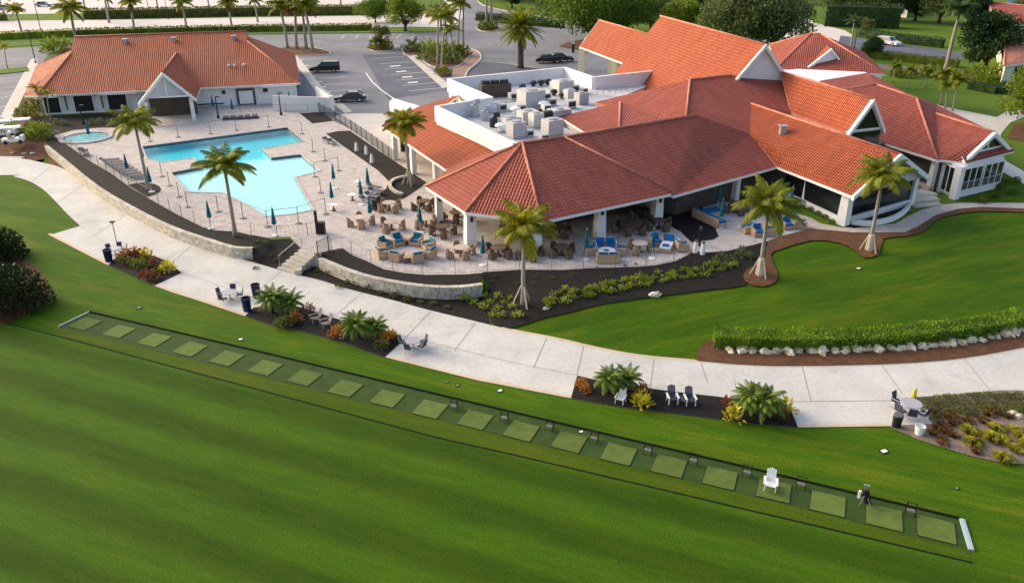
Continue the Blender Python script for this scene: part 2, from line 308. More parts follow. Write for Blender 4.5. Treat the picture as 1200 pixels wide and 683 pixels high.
STRIP_ROT = -math.atan2(26.3 - 47.0, 19.7 + 30.2)
M = dict(
 lawn=grassmat('lawn_grass', (.033, .086, .002), (.049, .112, .002), (.100, .128, .005), STRIP_ROT, .07, 1.6),
 slope=grassmat('bank_grass', (.034, .088, .002), (.052, .116, .002), (.105, .132, .005), -.35, .06, 1.7),
 range=grassmat('range_turf', (.030, .073, .0018), (.038, .088, .002), (.052, .098, .0025), STRIP_ROT, .20, 1.7),
 collar=grassmat('collar_turf', (.040, .078, .002), (.054, .094, .003), (.080, .102, .005), STRIP_ROT),
 farlawn=grassmat('far_grass', (.060, .120, .012), (.090, .160, .015), (.130, .170, .020), .3),
 turf=mat('tee_turf', (.022, .050, .005), (.034, .069, .008), 1.2, .95, fine=(14, .3)),
 mat=mat('hitting_mat', (.080, .122, .020), (.104, .150, .028), 1.8, .95, fine=(18, .16), objvar=.12, stain=(1.1, .25)),
 concrete=mat('path_concrete', (.49, .475, .445), (.58, .565, .53), .30, .85, fine=(3.5, .09), bump=.15, bscale=6, stain=(.22, .22)),
 walk=mat('walk_concrete', (.50, .46, .41), (.58, .54, .49), .5, .85, fine=(4, .08)),
 pale_road=mat('boulevard', (.56, .50, .47), (.62, .56, .53), .08, .9, fine=(.6, .06)),
 stain=mat('stained_edge', (.52, .41, .28), (.60, .50, .38), .6, .85, fine=(4, .1)),
 joint=mat('joint', (.33, .31, .28)),
 paver=pavermat('travertine_paver', (.52, .465, .43), (.59, .535, .495), (.37, .32, .285)),
 paver2=pavermat('walk_paver', (.52, .45, .40), (.58, .51, .46), (.42, .34, .30), .35, .5),
 brick=pavermat('brick_paver', (.36, .22, .18), (.42, .28, .23), (.30, .20, .17), .3, .3),
 asphalt=mat('asphalt', (.165, .170, .190), (.225, .228, .250), .12, .9, fine=(2, .12), stain=(.10, .30)),
 asphalt2=mat('asphalt_fresh', (.090, .098, .130), (.130, .138, .170), .2, .85, fine=(2, .12), stain=(.3, .3)),
 paint=mat('road_paint', (.72, .71, .68)),
 mulch=mat('dark_mulch', (.006, .005, .0045), (.014, .011, .0095), 2.2, .95, fine=(9, .5), bump=.8, bscale=9),
 mulch_br=mat('brown_mulch', (.095, .040, .018), (.150, .068, .032), 1.5, .95, fine=(9, .4), bump=.8, bscale=9),
 soil=mat('sandy_soil', (.15, .115, .085), (.24, .19, .15), 1.2, .95, fine=(7, .3), bump=.6, bscale=8),
 stone=mat('wall_stone', (.42, .375, .30), (.56, .51, .43), 1.5, .85, fine=(5, .16), bump=.5, bscale=5, island=.16),
 white=mat('white_stucco', (.74, .73, .71), (.80, .79, .77), .5, .8, fine=(4, .03), stain=(.5, .10)),
 cream=mat('cream_stucco', (.66, .59, .47), (.72, .65, .53), .5, .8),
 trim=mat('white_trim', (.80, .79, .77)),
 tan=mat('tan_wall', (.42, .32, .21), (.48, .37, .26), .5),
 siding=mat('grey_siding', (.50, .51, .53), (.56, .57, .59), 1.0, .8),
 dark=mat('dark_opening', (.016, .015, .014), None, rough=.6),
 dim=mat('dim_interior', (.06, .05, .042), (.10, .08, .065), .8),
 glass=glassmat('dark_glass', (.012, .014, .016)),
 bglass=glassmat('blue_glass', (.05, .08, .12)),
 tile=tilemat('clay_tile', (.335, .072, .048), (.44, .122, .082), (.095, .021, .014)),
 tile_sunlit=tilemat('sunlit_clay_tile', (.40, .082, .030), (.48, .124, .050), (.12, .024, .013)),  # warmer copy of clay_tile: low sun on left-facing slopes put into the colour
 tile3=tilemat('pool_house_tile', (.39, .098, .040), (.47, .135, .062), (.14, .034, .018)),
 cap=mat('ridge_tile', (.42, .14, .09), (.56, .24, .16), 1.5, .8),
 membrane=mat('roof_membrane', (.42, .43, .45), (.56, .57, .58), .5, .7, fine=(2, .1), stain=(.4, .35)),
 hvac=mat('hvac_casing', (.47, .46, .44), (.55, .54, .52), .8, .6, objvar=.12),
 hvac_d=mat('fan_grille', (.03, .03, .034), None, rough=.5),
 panel=mat('blue_grey_panel', (.44, .50, .53)),
 steel=mat('galvanised_steel', (.45, .46, .47), None, rough=.4, metal=.6),
 black=mat('black_metal', (.014, .014, .015), None, rough=.5),
 grey=mat('grey_post', (.19, .18, .17), None, rough=.6),
 edge=mat('edging_rail', (.012, .018, .010), None, rough=.95, spec=.05),
 paleblue=mat('pale_blue_board', (.34, .43, .47)), lavender=mat('grey_table', (.36, .355, .39), None, rough=.4),
 wicker=mat('wicker', (.30, .20, .125), (.38, .26, .17), 6, .8, objvar=.15),
 wicker_d=mat('dark_wicker', (.10, .068, .046), (.15, .10, .07), 6, .8, objvar=.2),
 wicker_t=mat('tan_wicker', (.42, .28, .17), (.50, .34, .22), 6, .8, objvar=.1),
 stone_top=mat('table_top', (.40, .32, .26), (.48, .40, .33), 4, .6, objvar=.15),
 teal=mat('teal_canvas', (.0, .105, .155), (.0, .145, .20), 3, .8),
 blue=mat('blue_cushion', (.005, .105, .30), (.008, .14, .37), 3, .85),
 tealc=mat('teal_cushion', (.002, .115, .19), (.004, .15, .24), 3, .85),
 piping=mat('white_piping', (.72, .74, .76)),
 sling=mat('grey_sling', (.10, .09, .095), (.15, .14, .145), 3, .8),
 navy=mat('navy_plastic', (.008, .020, .065), None, rough=.4),
 mesh=mat('blue_grey_mesh', (.05, .055, .085), None, rough=.6),
 alu=mat('pale_frame', (.55, .55, .56), None, rough=.4),
 whitep=mat('white_plastic', (.80, .80, .79), None, rough=.45),
 grad=mat('weathered_grey_wood', (.20, .17, .15), (.28, .24, .21), 4, .8),
 yellow=mat('yellow_plastic', (.80, .68, .04), None, rough=.4),
 rock=mat('limestone', (.42, .34, .20), (.74, .67, .52), 3.0, .9, fine=(6, .25), bump=1, bscale=4, objvar=.2),
 trunk=mat('palm_trunk', (.26, .22, .18), (.36, .32, .27), 2.5, .9, stretch=(1, 1, 4)),
 shaft=mat('crownshaft', (.22, .23, .03), (.34, .30, .05), 1.5, .5),
 shaft_g=mat('green_crownshaft', (.12, .19, .04), (.18, .24, .06), 1.5, .5),
 bark=mat('bark', (.075, .055, .042), (.12, .095, .075), 3, .95),
 stake=mat('timber_stake', (.52, .44, .34), (.60, .52, .42), 3, .8),
 lp_gold=leafmat('golden_palm_leaf', (.150, .190, .010), (.400, .340, .018), .5),  # yellow-green fronds; on upper left palms this colour also paints the sun glow
 lp_mid=leafmat('palm_leaf', (.105, .165, .010), (.310, .305, .022), .48),
 lp_dark=leafmat('dark_palm_leaf', (.035, .085, .016), (.095, .150, .028), .38),
 lp_pyg=leafmat('feather_palm_leaf', (.080, .165, .016), (.220, .290, .040), .4),
 lf_oak=leafmat('oak_leaf', (.055, .125, .010), (.150, .225, .018), .4),
 lf_grey=leafmat('grey_green_leaf', (.085, .130, .040), (.165, .205, .062), .38),
 lf_lime=leafmat('lime_leaf', (.100, .180, .010), (.230, .270, .020), .38),
 lf_dark=leafmat('deep_green_leaf', (.014, .042, .010), (.042, .085, .018), .22),
 lf_bush=leafmat('blackgreen_leaf', (.013, .026, .007), (.036, .058, .015), .2),
 lf_hedge=leafmat('hedge_leaf', (.085, .190, .006), (.230, .340, .016), .4),
 lf_hedge2=leafmat('far_hedge_leaf', (.080, .125, .010), (.180, .210, .018), .32),
 lf_yel=leafmat('yellow_leaf', (.42, .38, .015), (.62, .52, .04), .3),
 lf_yg=leafmat('yellowgreen_leaf', (.150, .220, .018), (.360, .390, .045), .38),
 lf_gold=leafmat('gold_grass', (.24, .24, .03), (.50, .46, .07), .4),
 lf_or=leafmat('orange_croton', (.26, .075, .018), (.46, .21, .03), .3),
 lf_red=leafmat('red_croton', (.16, .04, .016), (.30, .09, .04), .3),
 lf_brown=leafmat('bronze_grass', (.14, .075, .025), (.25, .15, .055), .3),
 lf_ol=leafmat('olive_leaf', (.075, .095, .018), (.160, .170, .035), .32),
)
def poolmats():
    m, nt, b = base_mat('pool_plaster'); b.inputs['Base Color'].default_value = (.72, .82, .83, 1); b.inputs['Roughness'].default_value = .6
    w, nt, b = base_mat('pool_water'); L = nt.links.new
    nt.nodes.remove(b); out = nt.nodes['Material Output']
    tr = _n(nt, 'ShaderNodeBsdfTransparent'); gl = _n(nt, 'ShaderNodeBsdfGlossy'); gl.inputs['Roughness'].default_value = .04
    fr = _n(nt, 'ShaderNodeFresnel'); fr.inputs['IOR'].default_value = 1.2
    no = _n(nt, 'ShaderNodeTexNoise', Scale=2.6, Detail=4.0); geo = _n(nt, 'ShaderNodeNewGeometry'); L(geo.outputs['Position'], no.inputs['Vector'])
    bp = _n(nt, 'ShaderNodeBump', Strength=.8, Distance=.08); L(no.outputs['Fac'], bp.inputs['Height']); L(bp.outputs['Normal'], gl.inputs['Normal']); L(bp.outputs['Normal'], fr.inputs['Normal'])
    ms = _n(nt, 'ShaderNodeMixShader'); bf = _n(nt, 'ShaderNodeMath', operation='SUBTRACT'); bf.inputs[0].default_value = 1; L(geo.outputs['Backfacing'], bf.inputs[1]); mf = _n(nt, 'ShaderNodeMath', operation='MULTIPLY'); L(bf.outputs[0], mf.inputs[0]); L(fr.outputs[0], mf.inputs[1]); L(mf.outputs[0], ms.inputs[0]); L(tr.outputs[0], ms.inputs[1]); L(gl.outputs[0], ms.inputs[2]); L(ms.outputs[0], out.inputs['Surface'])
    va = _n(nt, 'ShaderNodeVolumeAbsorption'); va.inputs['Color'].default_value = (.01, .88, .93, 1); va.inputs['Density'].default_value = .78; L(va.outputs[0], out.inputs['Volume'])
    return m, w
M['plaster'], M['water'] = poolmats()
M['spa_tile'] = mat('spa_tile', (.10, .36, .40), (.16, .46, .49), 3)

# ---------------------------------------------------------------- terrain
def pip(p, poly):
    x, y = p[0], p[1]; c = False; n = len(poly); j = n - 1
    for i in range(n):
        xi, yi = poly[i][0], poly[i][1]; xj, yj = poly[j][0], poly[j][1]
        if (yi > y) != (yj > y) and x < (xj - xi) * (y - yi) / (yj - yi) + xi: c = not c
        j = i
    return c
def dline(p, pl):
    best = 1e9; x, y = p[0], p[1]
    for i in range(len(pl) - 1):
        ax, ay = pl[i]; bx, by = pl[i + 1]; dx, dy = bx - ax, by - ay
        t = max(0, min(1, ((x - ax) * dx + (y - ay) * dy) / (dx * dx + dy * dy + 1e-9)))
        best = min(best, (x - ax - t * dx) ** 2 + (y - ay - t * dy) ** 2)
    return math.sqrt(best)
def spline(pts, k=4):
    """Catmull-Rom through survey points"""
    out = []; n = len(pts)
    for i in range(n - 1):
        p0, p1, p2, p3 = pts[max(i - 1, 0)], pts[i], pts[i + 1], pts[min(i + 2, n - 1)]
        for j in range(k):
            t = j / k
            out.append(tuple(.5 * (2 * b + (c - a) * t + (2 * a - 5 * b + 4 * c - d) * t * t + (3 * b - a - 3 * c + d) * t ** 3) for a, b, c, d in zip(p0, p1, p2, p3)))
    out.append(tuple(pts[-1])); return out
L0 = lambda pts: [xy(G(*p)) for p in pts]
LD = lambda pts: [xy(GD(*p)) for p in pts]
wall1_top = spline([(54, 171), (75, 188), (112, 218), (150, 241), (200, 266), (250, 283), (275, 290), (296, 291)])
wall2_top = spline([(375, 303), (412, 318), (450, 328), (500, 335.5), (540, 336), (565, 333)])
U_left = LD([(-900, 120), (-200, 148), (0, 157), (30, 159), (52, 160), (52, 166)])
U_mid = LD([(296, 291), (318, 281), (340, 280), (353, 292)])
U_right = LD([(566, 332), (566, 320), (613, 317), (657, 317.5), (690, 315.5), (740, 314), (768, 312), (792, 307), (806, 300), (813, 295), (828, 297), (853, 295), (879, 289), (900, 283.5), (915, 278), (950, 269), (1000, 273.5), (1060, 273.5), (1078, 265), (1097, 253), (1122, 246), (1150, 243.5), (1200, 245.5), (1500, 250)])
path_top_px = spline([(-700, 200), (-300, 184), (0, 183.5), (25, 186), (50, 191), (75, 198.5), (100, 216), (130, 237), (175, 264), (225, 283.5), (275, 301), (325, 316), (345, 321.5), (378, 329.5), (412, 340), (460, 352), (500, 363), (550, 375), (600, 387), (650, 396.5), (700, 408), (750, 417), (815, 423), (900, 429), (1025, 427.5), (1100, 423), (1150, 416.5), (1200, 407), (1290, 388), (1500, 345)])
L_left = L0([p for p in path_top_px if p[0] <= 51] + [(58, 178)])
L_mid = L0([(296, 298), (300, 309), (325, 316)])
L_right = L0([(566, 346)] + [p for p in path_top_px if p[0] >= 575])
PLATEAU = U_left + LD(wall1_top) + U_mid + LD([(370, 299)]) + LD(wall2_top) + U_right + [(420, 70), (700, 1500), (-700, 1500), (-420, 90)]
SLOPES = []
for U, Lw in ((U_left, L_left), (U_mid, L_mid), (U_right, L_right)):
    SLOPES.append((U, Lw, U + Lw[::-1]))
def hgt(x, y):
    for U, Lw, P in SLOPES:
        if pip((x, y), P):
            a, b = dline((x, y), Lw), dline((x, y), U); t = a / (a + b + 1e-9)
            return ZD * t * t * (3 - 2 * t)
    return ZD if pip((x, y), PLATEAU) else 0.0
def W(px, py):
    """terrain point seen at a photo pixel"""
    p = GD(px, py)
    if pip(p, PLATEAU): return p
    z = .45
    for _ in range(7):
        p = G(px, py, z); z = hgt(p[0], p[1])
    p[2] = z; return p
def on_terrain(x, y): return Vector((x, y, hgt(x, y)))

def flat(name, poly, z, material, holes=(), kindname='structure', parent=None):
    mb = MB(); loops = [[Vector((p[0], p[1], 0)) for p in lp] for lp in [poly] + list(holes)]
    allp = [p for lp in loops for p in lp]
    for t in tessellate_polygon(loops):
        P = [allp[k] for k in t]
        if (P[1] - P[0]).cross(P[2] - P[0]).z < 0: P = P[::-1]
        mb.face([(p.x, p.y, z) for p in P])
    o = mb.build(name, material, parent)
    if kindname: o['kind'] = kindname
    return o
def drape(name, poly, off, material, step=.9):
    """sheet lying on the sloping terrain"""
    pts = []
    n = len(poly)
    for i in range(n):
        a, b = Vector(poly[i]), Vector(poly[(i + 1) % n]); k = max(1, int((b - a).length / step))
        for j in range(k): pts.append(a.lerp(b, j / k))
    nb = len(pts)
    x0, x1 = min(p.x for p in pts), max(p.x for p in pts); y0, y1 = min(p.y for p in pts), max(p.y for p in pts)
    P = [(p.x, p.y) for p in pts]
    st = max(step, math.sqrt((x1 - x0) * (y1 - y0) / 2500))
    y = y0 + st / 2; row = 0
    while y < y1:
        x = x0 + st / 2 + (st / 2 if row % 2 else 0)
        while x < x1:
            if pip((x, y), P) and min((x - q[0]) ** 2 + (y - q[1]) ** 2 for q in P) > (.4 * st) ** 2: pts.append(Vector((x, y)))
            x += st
        y += st; row += 1
    vs, es, fs, *_ = delaunay_2d_cdt(pts, [], [list(range(nb))], 1, 1e-5)
    mb = MB(); V = [(v.x, v.y, hgt(v.x, v.y) + off) for v in vs]; mb.mesh(V, [])
    i0 = 0
    for f in fs:
        a, b, c = vs[f[0]], vs[f[1]], vs[f[2]]
        if (b - a).cross(c - a) < 0: f = f[::-1]
        mb.f.append(tuple(f)); mb.mi.append(0); mb.uv.append(None)
    o = mb.build(name, material, smooth=True); o['kind'] = 'structure'; return o
def ribbon(name, pts, w, z, material, kindname='structure', parent=None):
    mb = MB()
    for i in range(len(pts) - 1):
        a, b = Vector(xy(pts[i])), Vector(xy(pts[i + 1])); d = (b - a).normalized(); nn = Vector((-d.y, d.x)) * w / 2
        mb.face([(*(a - nn), z), (*(b - nn), z), (*(b + nn), z), (*(a + nn), z)])
    o = mb.build(name, material, parent)
    if kindname: o['kind'] = kindname
    return o
# ================================================================ SETTING
def sheet(name, px, z, m, base=0.0, k=0, holes=()):
    P = spline(px, k) if k else px
    return flat(name, [xy(G(*p, base)) for p in P], base + z, M[m], [[xy(G(*q, base)) for q in h] for h in holes])
# base lawn, to the horizon
flat('lawn', [(-2500, -400), (2500, -400), (2500, 3000), (-2500, 3000)], 0.0, M['lawn'])
pool_px = [(167, 172), (336.5, 149.6), (356, 166), (307, 174.5), (318, 185), (352, 181), (375, 200.6), (345, 208), (367, 246), (340, 251), (312, 253.5), (290, 240), (262, 226), (221, 225), (201, 202.5), (236.5, 195.5), (228, 185), (189.6, 190), (173, 186)]
pool_xy = LD(pool_px)
flat('clubhouse_ground', PLATEAU, ZD - .03, M['farlawn'], [pool_xy])
for U, Lw, P in SLOPES[:2]: drape('planted_bank', P, .0, M['mulch_br'] if U is U_left else M['mulch'], 1.5)
drape('lawn_bank', SLOPES[2][2], .0, M['slope'], 1.2)
# ---- driving range turf (ends at the cut line just below the tee)
cut = [(-900, 130), (-300, 300), (75, 396), (300, 456), (512, 513), (600, 532.5), (900, 603), (1140, 659.5), (1180, 669)]
cutw = L0(cut)
flat('driving_range', cutw + [(19.4, 22.0), (17, -12), (-70, -12), (-330, 60)], .012, M['range'])
ribbon('turf_cut_line', cutw[1:-1], .11, .02, M['edge'])
tee = L0([(68, 383), (300, 440.5), (550, 501), (850, 573.5), (1137, 645), (1125, 608), (850, 542), (550, 471.5), (300, 411.5), (105, 366)])
flat('turf_collar', L0([(75, 394.5), (300, 454.5), (512, 511.5), (600, 531), (900, 601.5), (1138, 657.5), (1137, 645), (850, 573.5), (550, 501), (300, 440.5), (68, 383)]), .008, M['collar'])
flat('tee_line', tee, .016, M['turf'])
# ---- path
low_px = [(-700, 222), (-300, 206), (0, 205.5), (15, 207), (35, 213), (50, 222), (62, 233), (80, 252), (94, 265)]
low2 = [(58, 276), (127, 311.3), (181, 335.3), (205, 344), (235, 353), (265, 363), (287, 371), (320, 382), (347, 387), (373, 393.5), (400, 401), (420, 409), (451, 419), (510, 433), (560, 446), (600, 453), (669, 467), (713, 475), (759, 481), (820, 488.5), (867, 495), (900, 499), (935, 501), (1040, 499.5), (1093, 497), (1067, 466), (1090, 464.5), (1130, 461), (1176, 457.5), (1200, 458), (1290, 448), (1500, 400)]
path_poly = L0(spline(low_px) + low2 + path_top_px[::-1])
flat('path', path_poly, .030, M['concrete'])
# pale border kerb along the upper edge and a warm stained strip along the lower one
ribbon('path_border', L0([p for p in path_top_px if 575 < p[0] < 1300]), .28, .036, M['stain'])
for a, b in (((58, 276.6), (127, 312)), ((181, 336), (287, 371.5)), ((451, 419.5), (560, 446.6)), ((560, 446.6), (669, 467.5)), ((936, 501.4), (1040, 500))):
    ribbon('path_edge', [G(a[0], a[1] - 2.2), G(b[0], b[1] - 2.2)], .30, .036, M['stain'])
for a, b in (((94, 265), (140, 296)), ((213, 320), (300, 350)), ((300, 350), (322, 357)), ((468, 393), (600, 425)), ((600, 425), (676, 440)), ((920, 471), (1058, 469.5)), ((820, 421.5), (829, 449)), ((860, 445), (866, 470)), ((1033, 428), (1057, 461)), ((505, 365), (472, 399)), ((557, 379), (532, 412)), ((640, 397), (625, 432)), ((684, 405), (676, 440)), ((766, 422), (762, 455)), ((228, 285), (190, 318)), ((330, 318), (290, 352)), ((425, 343), (390, 372)), ((150, 250), (108, 278)), ((100, 216), (66, 238)), ((60, 195), (38, 213)), ((940, 430), (950, 470)), ((1130, 421), (1160, 458))):
    ribbon('path_joint', [G(*a), G(*b)], .045, .040, M['joint'])
# ---- planting beds
bed1 = [(127, 311.3), (136, 302), (146, 297), (175, 298.5), (195, 306), (213, 320), (181, 335.3)]
bed2 = [(287, 371), (297, 361), (333, 355.5), (360, 362.5), (391, 373), (420, 380), (455, 389), (468, 393), (472, 400), (451, 419), (420, 409), (400, 401), (373, 393.5), (347, 387), (320, 382)]
bed3 = [(669, 467), (676.5, 440.5), (700, 446), (730, 451), (764, 456), (800, 460.5), (848, 466), (912, 470), (924, 475), (928, 484), (935, 501), (900, 499), (867, 495), (820, 488.5), (759, 481), (713, 475)]
bed4 = [(1067, 466), (1093, 497), (1040, 499.5), (1073, 514.5), (1100, 523), (1135, 534), (1175, 543), (1210, 545), (1400, 560), (1400, 440), (1200, 458), (1176, 457.5), (1130, 461), (1090, 464.5)]
for b in (bed1, bed2, bed3): flat('mulch_bed', L0(b), .045, M['mulch'])
flat('garden_bed', L0(bed4), .045, M['soil'])
flat('mulch_bed', L0(spline([(-60, 276), (-25, 274), (2, 280), (18, 290), (26, 300), (44, 314), (55, 332), (56, 350), (40, 364), (12, 377), (-20, 384), (-60, 372), (-90, 340), (-90, 300), (-60, 276)], 3)), .022, M['mulch_br'])
flat('mulch_bed', L0([p for p in path_top_px if 50 < p[0] < 296] + [(300, 308), (296, 297.5), (275, 298.5), (250, 290.5), (200, 272), (150, 248), (112, 225), (75, 194), (56, 178)]), .014, M['mulch_br'])
flat('mulch_bed', L0([p for p in path_top_px if 343 < p[0] < 578] + [(566, 346), (540, 350), (500, 349), (450, 341), (412, 330), (378, 316), (368, 310)]), .014, M['mulch'])
Wl = lambda pts, k=0: [xy(W(*p)) for p in (spline(pts, k) if k else pts)]
black_bed = L0([(566, 346), (576, 380), (598, 386)]) + Wl([(640, 373), (672, 366), (707, 357), (773, 348), (827, 341), (874, 335), (872, 322), (880, 313), (893, 308), (898, 298), (893, 289)], 2) + U_right[14:0:-1]
drape('mulch_bed', black_bed, .09, M['mulch'])
brown = U_right[13:25] + Wl([(1200, 250), (1150, 248.5), (1120, 252.5), (1097, 259), (1082, 272), (1060, 278), (1035, 281), (1030, 299), (1012, 303), (1001, 294), (982, 285.5), (950, 283), (915, 293), (903, 300), (911, 321), (908, 332), (893, 337), (878, 334), (871, 327), (874, 318), (884, 312), (893, 309), (897, 299)], 2)
drape('mulch_bed', brown, .10, M['mulch_br'])
rock_bed = L0([p for p in path_top_px if 812 < p[0] < 1260]) + Wl([(1240, 372), (1200, 381), (1150, 396), (1100, 402), (1050, 405), (1000, 407), (930, 407), (870, 404), (845, 399), (828, 401), (819, 409)], 2)
drape('mulch_bed', rock_bed, .09, M['mulch_br'])
# ---- plateau paving
def dsheet(name, px, z, m, k=0, holes=()): return sheet(name, px, z, m, ZD, k, holes)
deck_px = [(57, 153), (63, 160), (83, 173), (107, 190), (130, 203), (153, 220), (175, 233), (207, 251), (237, 266), (252, 270), (275, 271), (295, 275.5), (315, 279), (340, 278), (353, 291), (370, 298), (388, 293), (402, 291), (413, 299), (430, 306), (450, 315.5), (475, 320), (500, 322), (545, 321.5), (566, 319.5), (613, 316.5), (657, 317), (690, 315), (740, 313.5), (768, 311.5), (792, 306.5), (806, 299.5), (813, 295), (828, 297), (853, 294.5), (879, 288.5), (900, 283), (920, 277), (950, 268), (965, 264), (950, 255), (900, 240), (830, 235), (800, 238), (700, 210), (600, 190), (510, 180), (500, 185), (380, 125), (320, 118), (228, 126), (168, 136), (150, 150), (110, 150), (75, 150)]
dsheet('pool_deck', deck_px, .0, 'paver', 0, [pool_px])
dsheet('walkway', [(950, 268.5), (1000, 273), (1060, 273), (1078, 264.5), (1097, 252.5), (1122, 245.5), (1150, 243), (1200, 245), (1500, 249), (1500, 240), (1200, 238), (1125, 238), (1102, 240), (1080, 246), (1065, 253), (1050, 262), (1012, 267), (987, 267), (962, 262), (945, 258)], .012, 'paver2')
dsheet('mulch_bed', [(382, 157), (395, 154), (410, 153.5), (462, 189), (500, 214), (490, 222), (475, 232), (453, 241), (433, 238), (430, 231), (452, 222), (456, 213), (443, 200), (403, 172)], .016, 'mulch')
dsheet('mulch_bed', [(351, 133), (379, 132), (391, 142), (366, 145)], .016, 'mulch')
dsheet('mulch_bed', spline([(150, 217), (165, 214), (182, 216), (189, 222), (183, 228), (171, 231)], 2), .016, 'mulch')
dsheet('mulch_bed', [(56, 170), (75, 187), (112, 217), (150, 240), (200, 265), (250, 282), (275, 289.5), (294, 290), (318, 280.5), (315, 279.5), (295, 276), (275, 271.5), (252, 270.5), (237, 266.5), (207, 251.5), (175, 233.5), (153, 220.5), (130, 203.5), (107, 190.5), (83, 173.5), (63, 160.5), (58, 158), (54, 162)], .018, 'mulch')
dsheet('mulch_bed', [(374, 301), (412, 317), (450, 327), (500, 335), (540, 335.5), (563, 332.5), (566, 320), (545, 322), (500, 322.7), (475, 320.7), (450, 316), (430, 306.7), (413, 299.5), (402, 291.5), (388, 293.6), (371, 298.5)], .018, 'mulch')
dsheet('planting_bed', [(20, 145), (52, 161), (60, 152), (120, 150), (165, 147), (165, 141), (42, 143), (30, 128)], .010, 'mulch_br')
dsheet('mulch_bed', [(775, 240), (815, 236), (832, 252), (842, 277), (836, 281), (810, 284), (798, 272), (780, 262), (770, 252)], .020, 'mulch')
dsheet('mulch_bed', [(932, 232), (1000, 268), (1066, 250), (1062, 235), (990, 258), (945, 236)], .020, 'mulch')
dsheet('planting_bed', [(1120, 236), (1200, 236), (1300, 236), (1200, 216), (1172, 200), (1150, 225)], .018, 'lawn')
# ---- parking, roads
dsheet('parking_lot', [(-300, 62), (0, 58), (85, 52), (260, 42), (480, 39), (540, 38), (690, 46), (760, 60), (760, 110), (640, 100), (540, 105), (530, 125), (470, 135), (410, 150), (330, 118), (352, 100), (300, 60), (60, 60), (45, 80), (10, 140), (-300, 150)], .004, 'asphalt')
dsheet('asphalt_patch', [(545, 92), (548, 82), (560, 73), (610, 76), (690, 88), (690, 100), (620, 100), (540, 98)], .010, 'asphalt2')
dsheet('parking_bays', [(425, 65), (478, 63), (526, 106), (455, 117)], .010, 'asphalt2')
dsheet('boulevard', [(-700, 44), (0, 41), (100, 39.5), (480, 31.5), (560, 33), (690, 44), (690, 34), (600, 26), (560, 12), (548, 0), (520, 0), (535, 16), (430, 18.5), (300, 20.5), (100, 24), (-700, 30)], .006, 'pale_road')
dsheet('far_lot', [(-700, 22), (0, 17), (100, 16), (300, 12), (430, 10), (470, 9), (470, -14), (300, -24), (-700, -10)], .006, 'pale_road')
dsheet('entrance_drive', [(530, 39), (545, 16), (525, 0), (518, -20), (545, -20), (560, 2), (575, 10), (640, 22), (690, 30), (760, 40), (760, 62), (690, 60), (640, 56), (560, 50)], .010, 'asphalt')
dsheet('sidewalk', [(0, 138), (14, 142), (45, 75), (42, 68), (36, 70)], .030, 'walk')
dsheet('sidewalk', [(338, 63), (346, 63), (378, 103), (413, 131), (404, 133), (369, 106)], .030, 'walk')
dsheet('sidewalk', [(405, 133), (500, 134), (520, 128), (470, 178), (462, 187), (392, 137)], .014, 'walk')
dsheet('sidewalk', [(477, 66), (486, 66), (528, 101), (519, 104)], .030, 'walk')
dsheet('brick_walk', spline([(543, 56), (558, 61), (563, 68), (557, 75), (547, 84), (544, 93), (532, 94), (531, 81), (546, 71), (550, 64)], 3), .034, 'brick')
dsheet('garden_island', spline([(471, 57), (500, 55), (543, 56), (550, 63), (547, 71), (531, 80), (505, 78), (490, 67), (475, 65)], 2), .12, 'mulch_br')
dsheet('garden_island', [(508, 83), (530, 82), (527, 90), (516, 91)], .12, 'mulch_br')
dsheet('tree_island', spline([(325, 57.5), (350, 55), (375, 58), (387, 62.5), (382, 65), (352, 66), (338, 64)], 3), .12, 'mulch_br')
dsheet('tree_island', spline([(431, 56), (440, 52.5), (455, 52.5), (464, 56), (456, 60.5), (438, 60.5)], 3), .12, 'mulch_br')
dsheet('tree_island', spline([(558, 33), (568, 30.5), (580, 31), (586, 34.5), (578, 38), (564, 37)], 3), .12, 'mulch_br')
dsheet('tree_island', spline([(655, 55), (668, 50), (688, 47), (700, 52), (690, 62), (672, 58)], 3), .12, 'mulch_br')
dsheet('median', [(-40, 86), (32, 79), (34, 84), (-40, 92)], .12, 'farlawn')
dsheet('verge', [(-300, 60), (85, 48.5), (85, 40.5), (480, 32.5), (480, 38.5), (300, 40), (90, 52), (-300, 66)], .05, 'farlawn')
# white bay lines, island kerbs
def line(a, b, w=.18, z=.016): ribbon('bay_marking', [GD(*a), GD(*b)], w, ZD + z, M['paint'])
for k in range(8):
    t = k / 7; a = (352 + t * 48, 70 + t * 52); ln = 26 + 8 * t
    line(a, (a[0] + ln + 5, a[1] - 1.6 - t))
for k in range(7):
    t = k / 6; a = (437 + t * 42, 69 + t * 38); line(a, (a[0] + 36 + 8 * t, a[1] - 2.2 - 2 * t))
    if k in (1, 2, 3, 4): ribbon('access_marking', [GD(a[0] + 13, a[1] + 3), GD(a[0] + 25, a[1] + 2)], .9, ZD + .018, M['paint'])
for a, b in (((429, 86), (436, 96)), ((436, 96), (447, 106)), ((447, 106), (463, 117))): line(a, b, .25)
for k in range(7): line((-20, 72 + k * 11 + k * k * .25), (34 - 4.6 * k, 68 + k * 11), .14)
for k in range(6): line((400 + k * 16, 45.5), (404 + k * 16.5, 41), .14)
def kerb(px, z0=.0, w=.18, closed=True, k=3, h=.15):
    P = spline(px + ([px[0]] if closed else []), k); mb = MB()
    for i in range(len(P) - 1):
        a, b = GD(*P[i]), GD(*P[i + 1]); d = (b - a); mb.box(((a.x + b.x) / 2, (a.y + b.y) / 2, ZD + z0), (d.length + .02, w, h), math.atan2(d.y, d.x))
    kind(mb.build('kerb', M['walk']), 'structure')
kerb([(471, 57), (500, 55), (543, 56), (550, 63), (547, 71), (531, 80), (505, 78), (490, 67), (475, 65)])
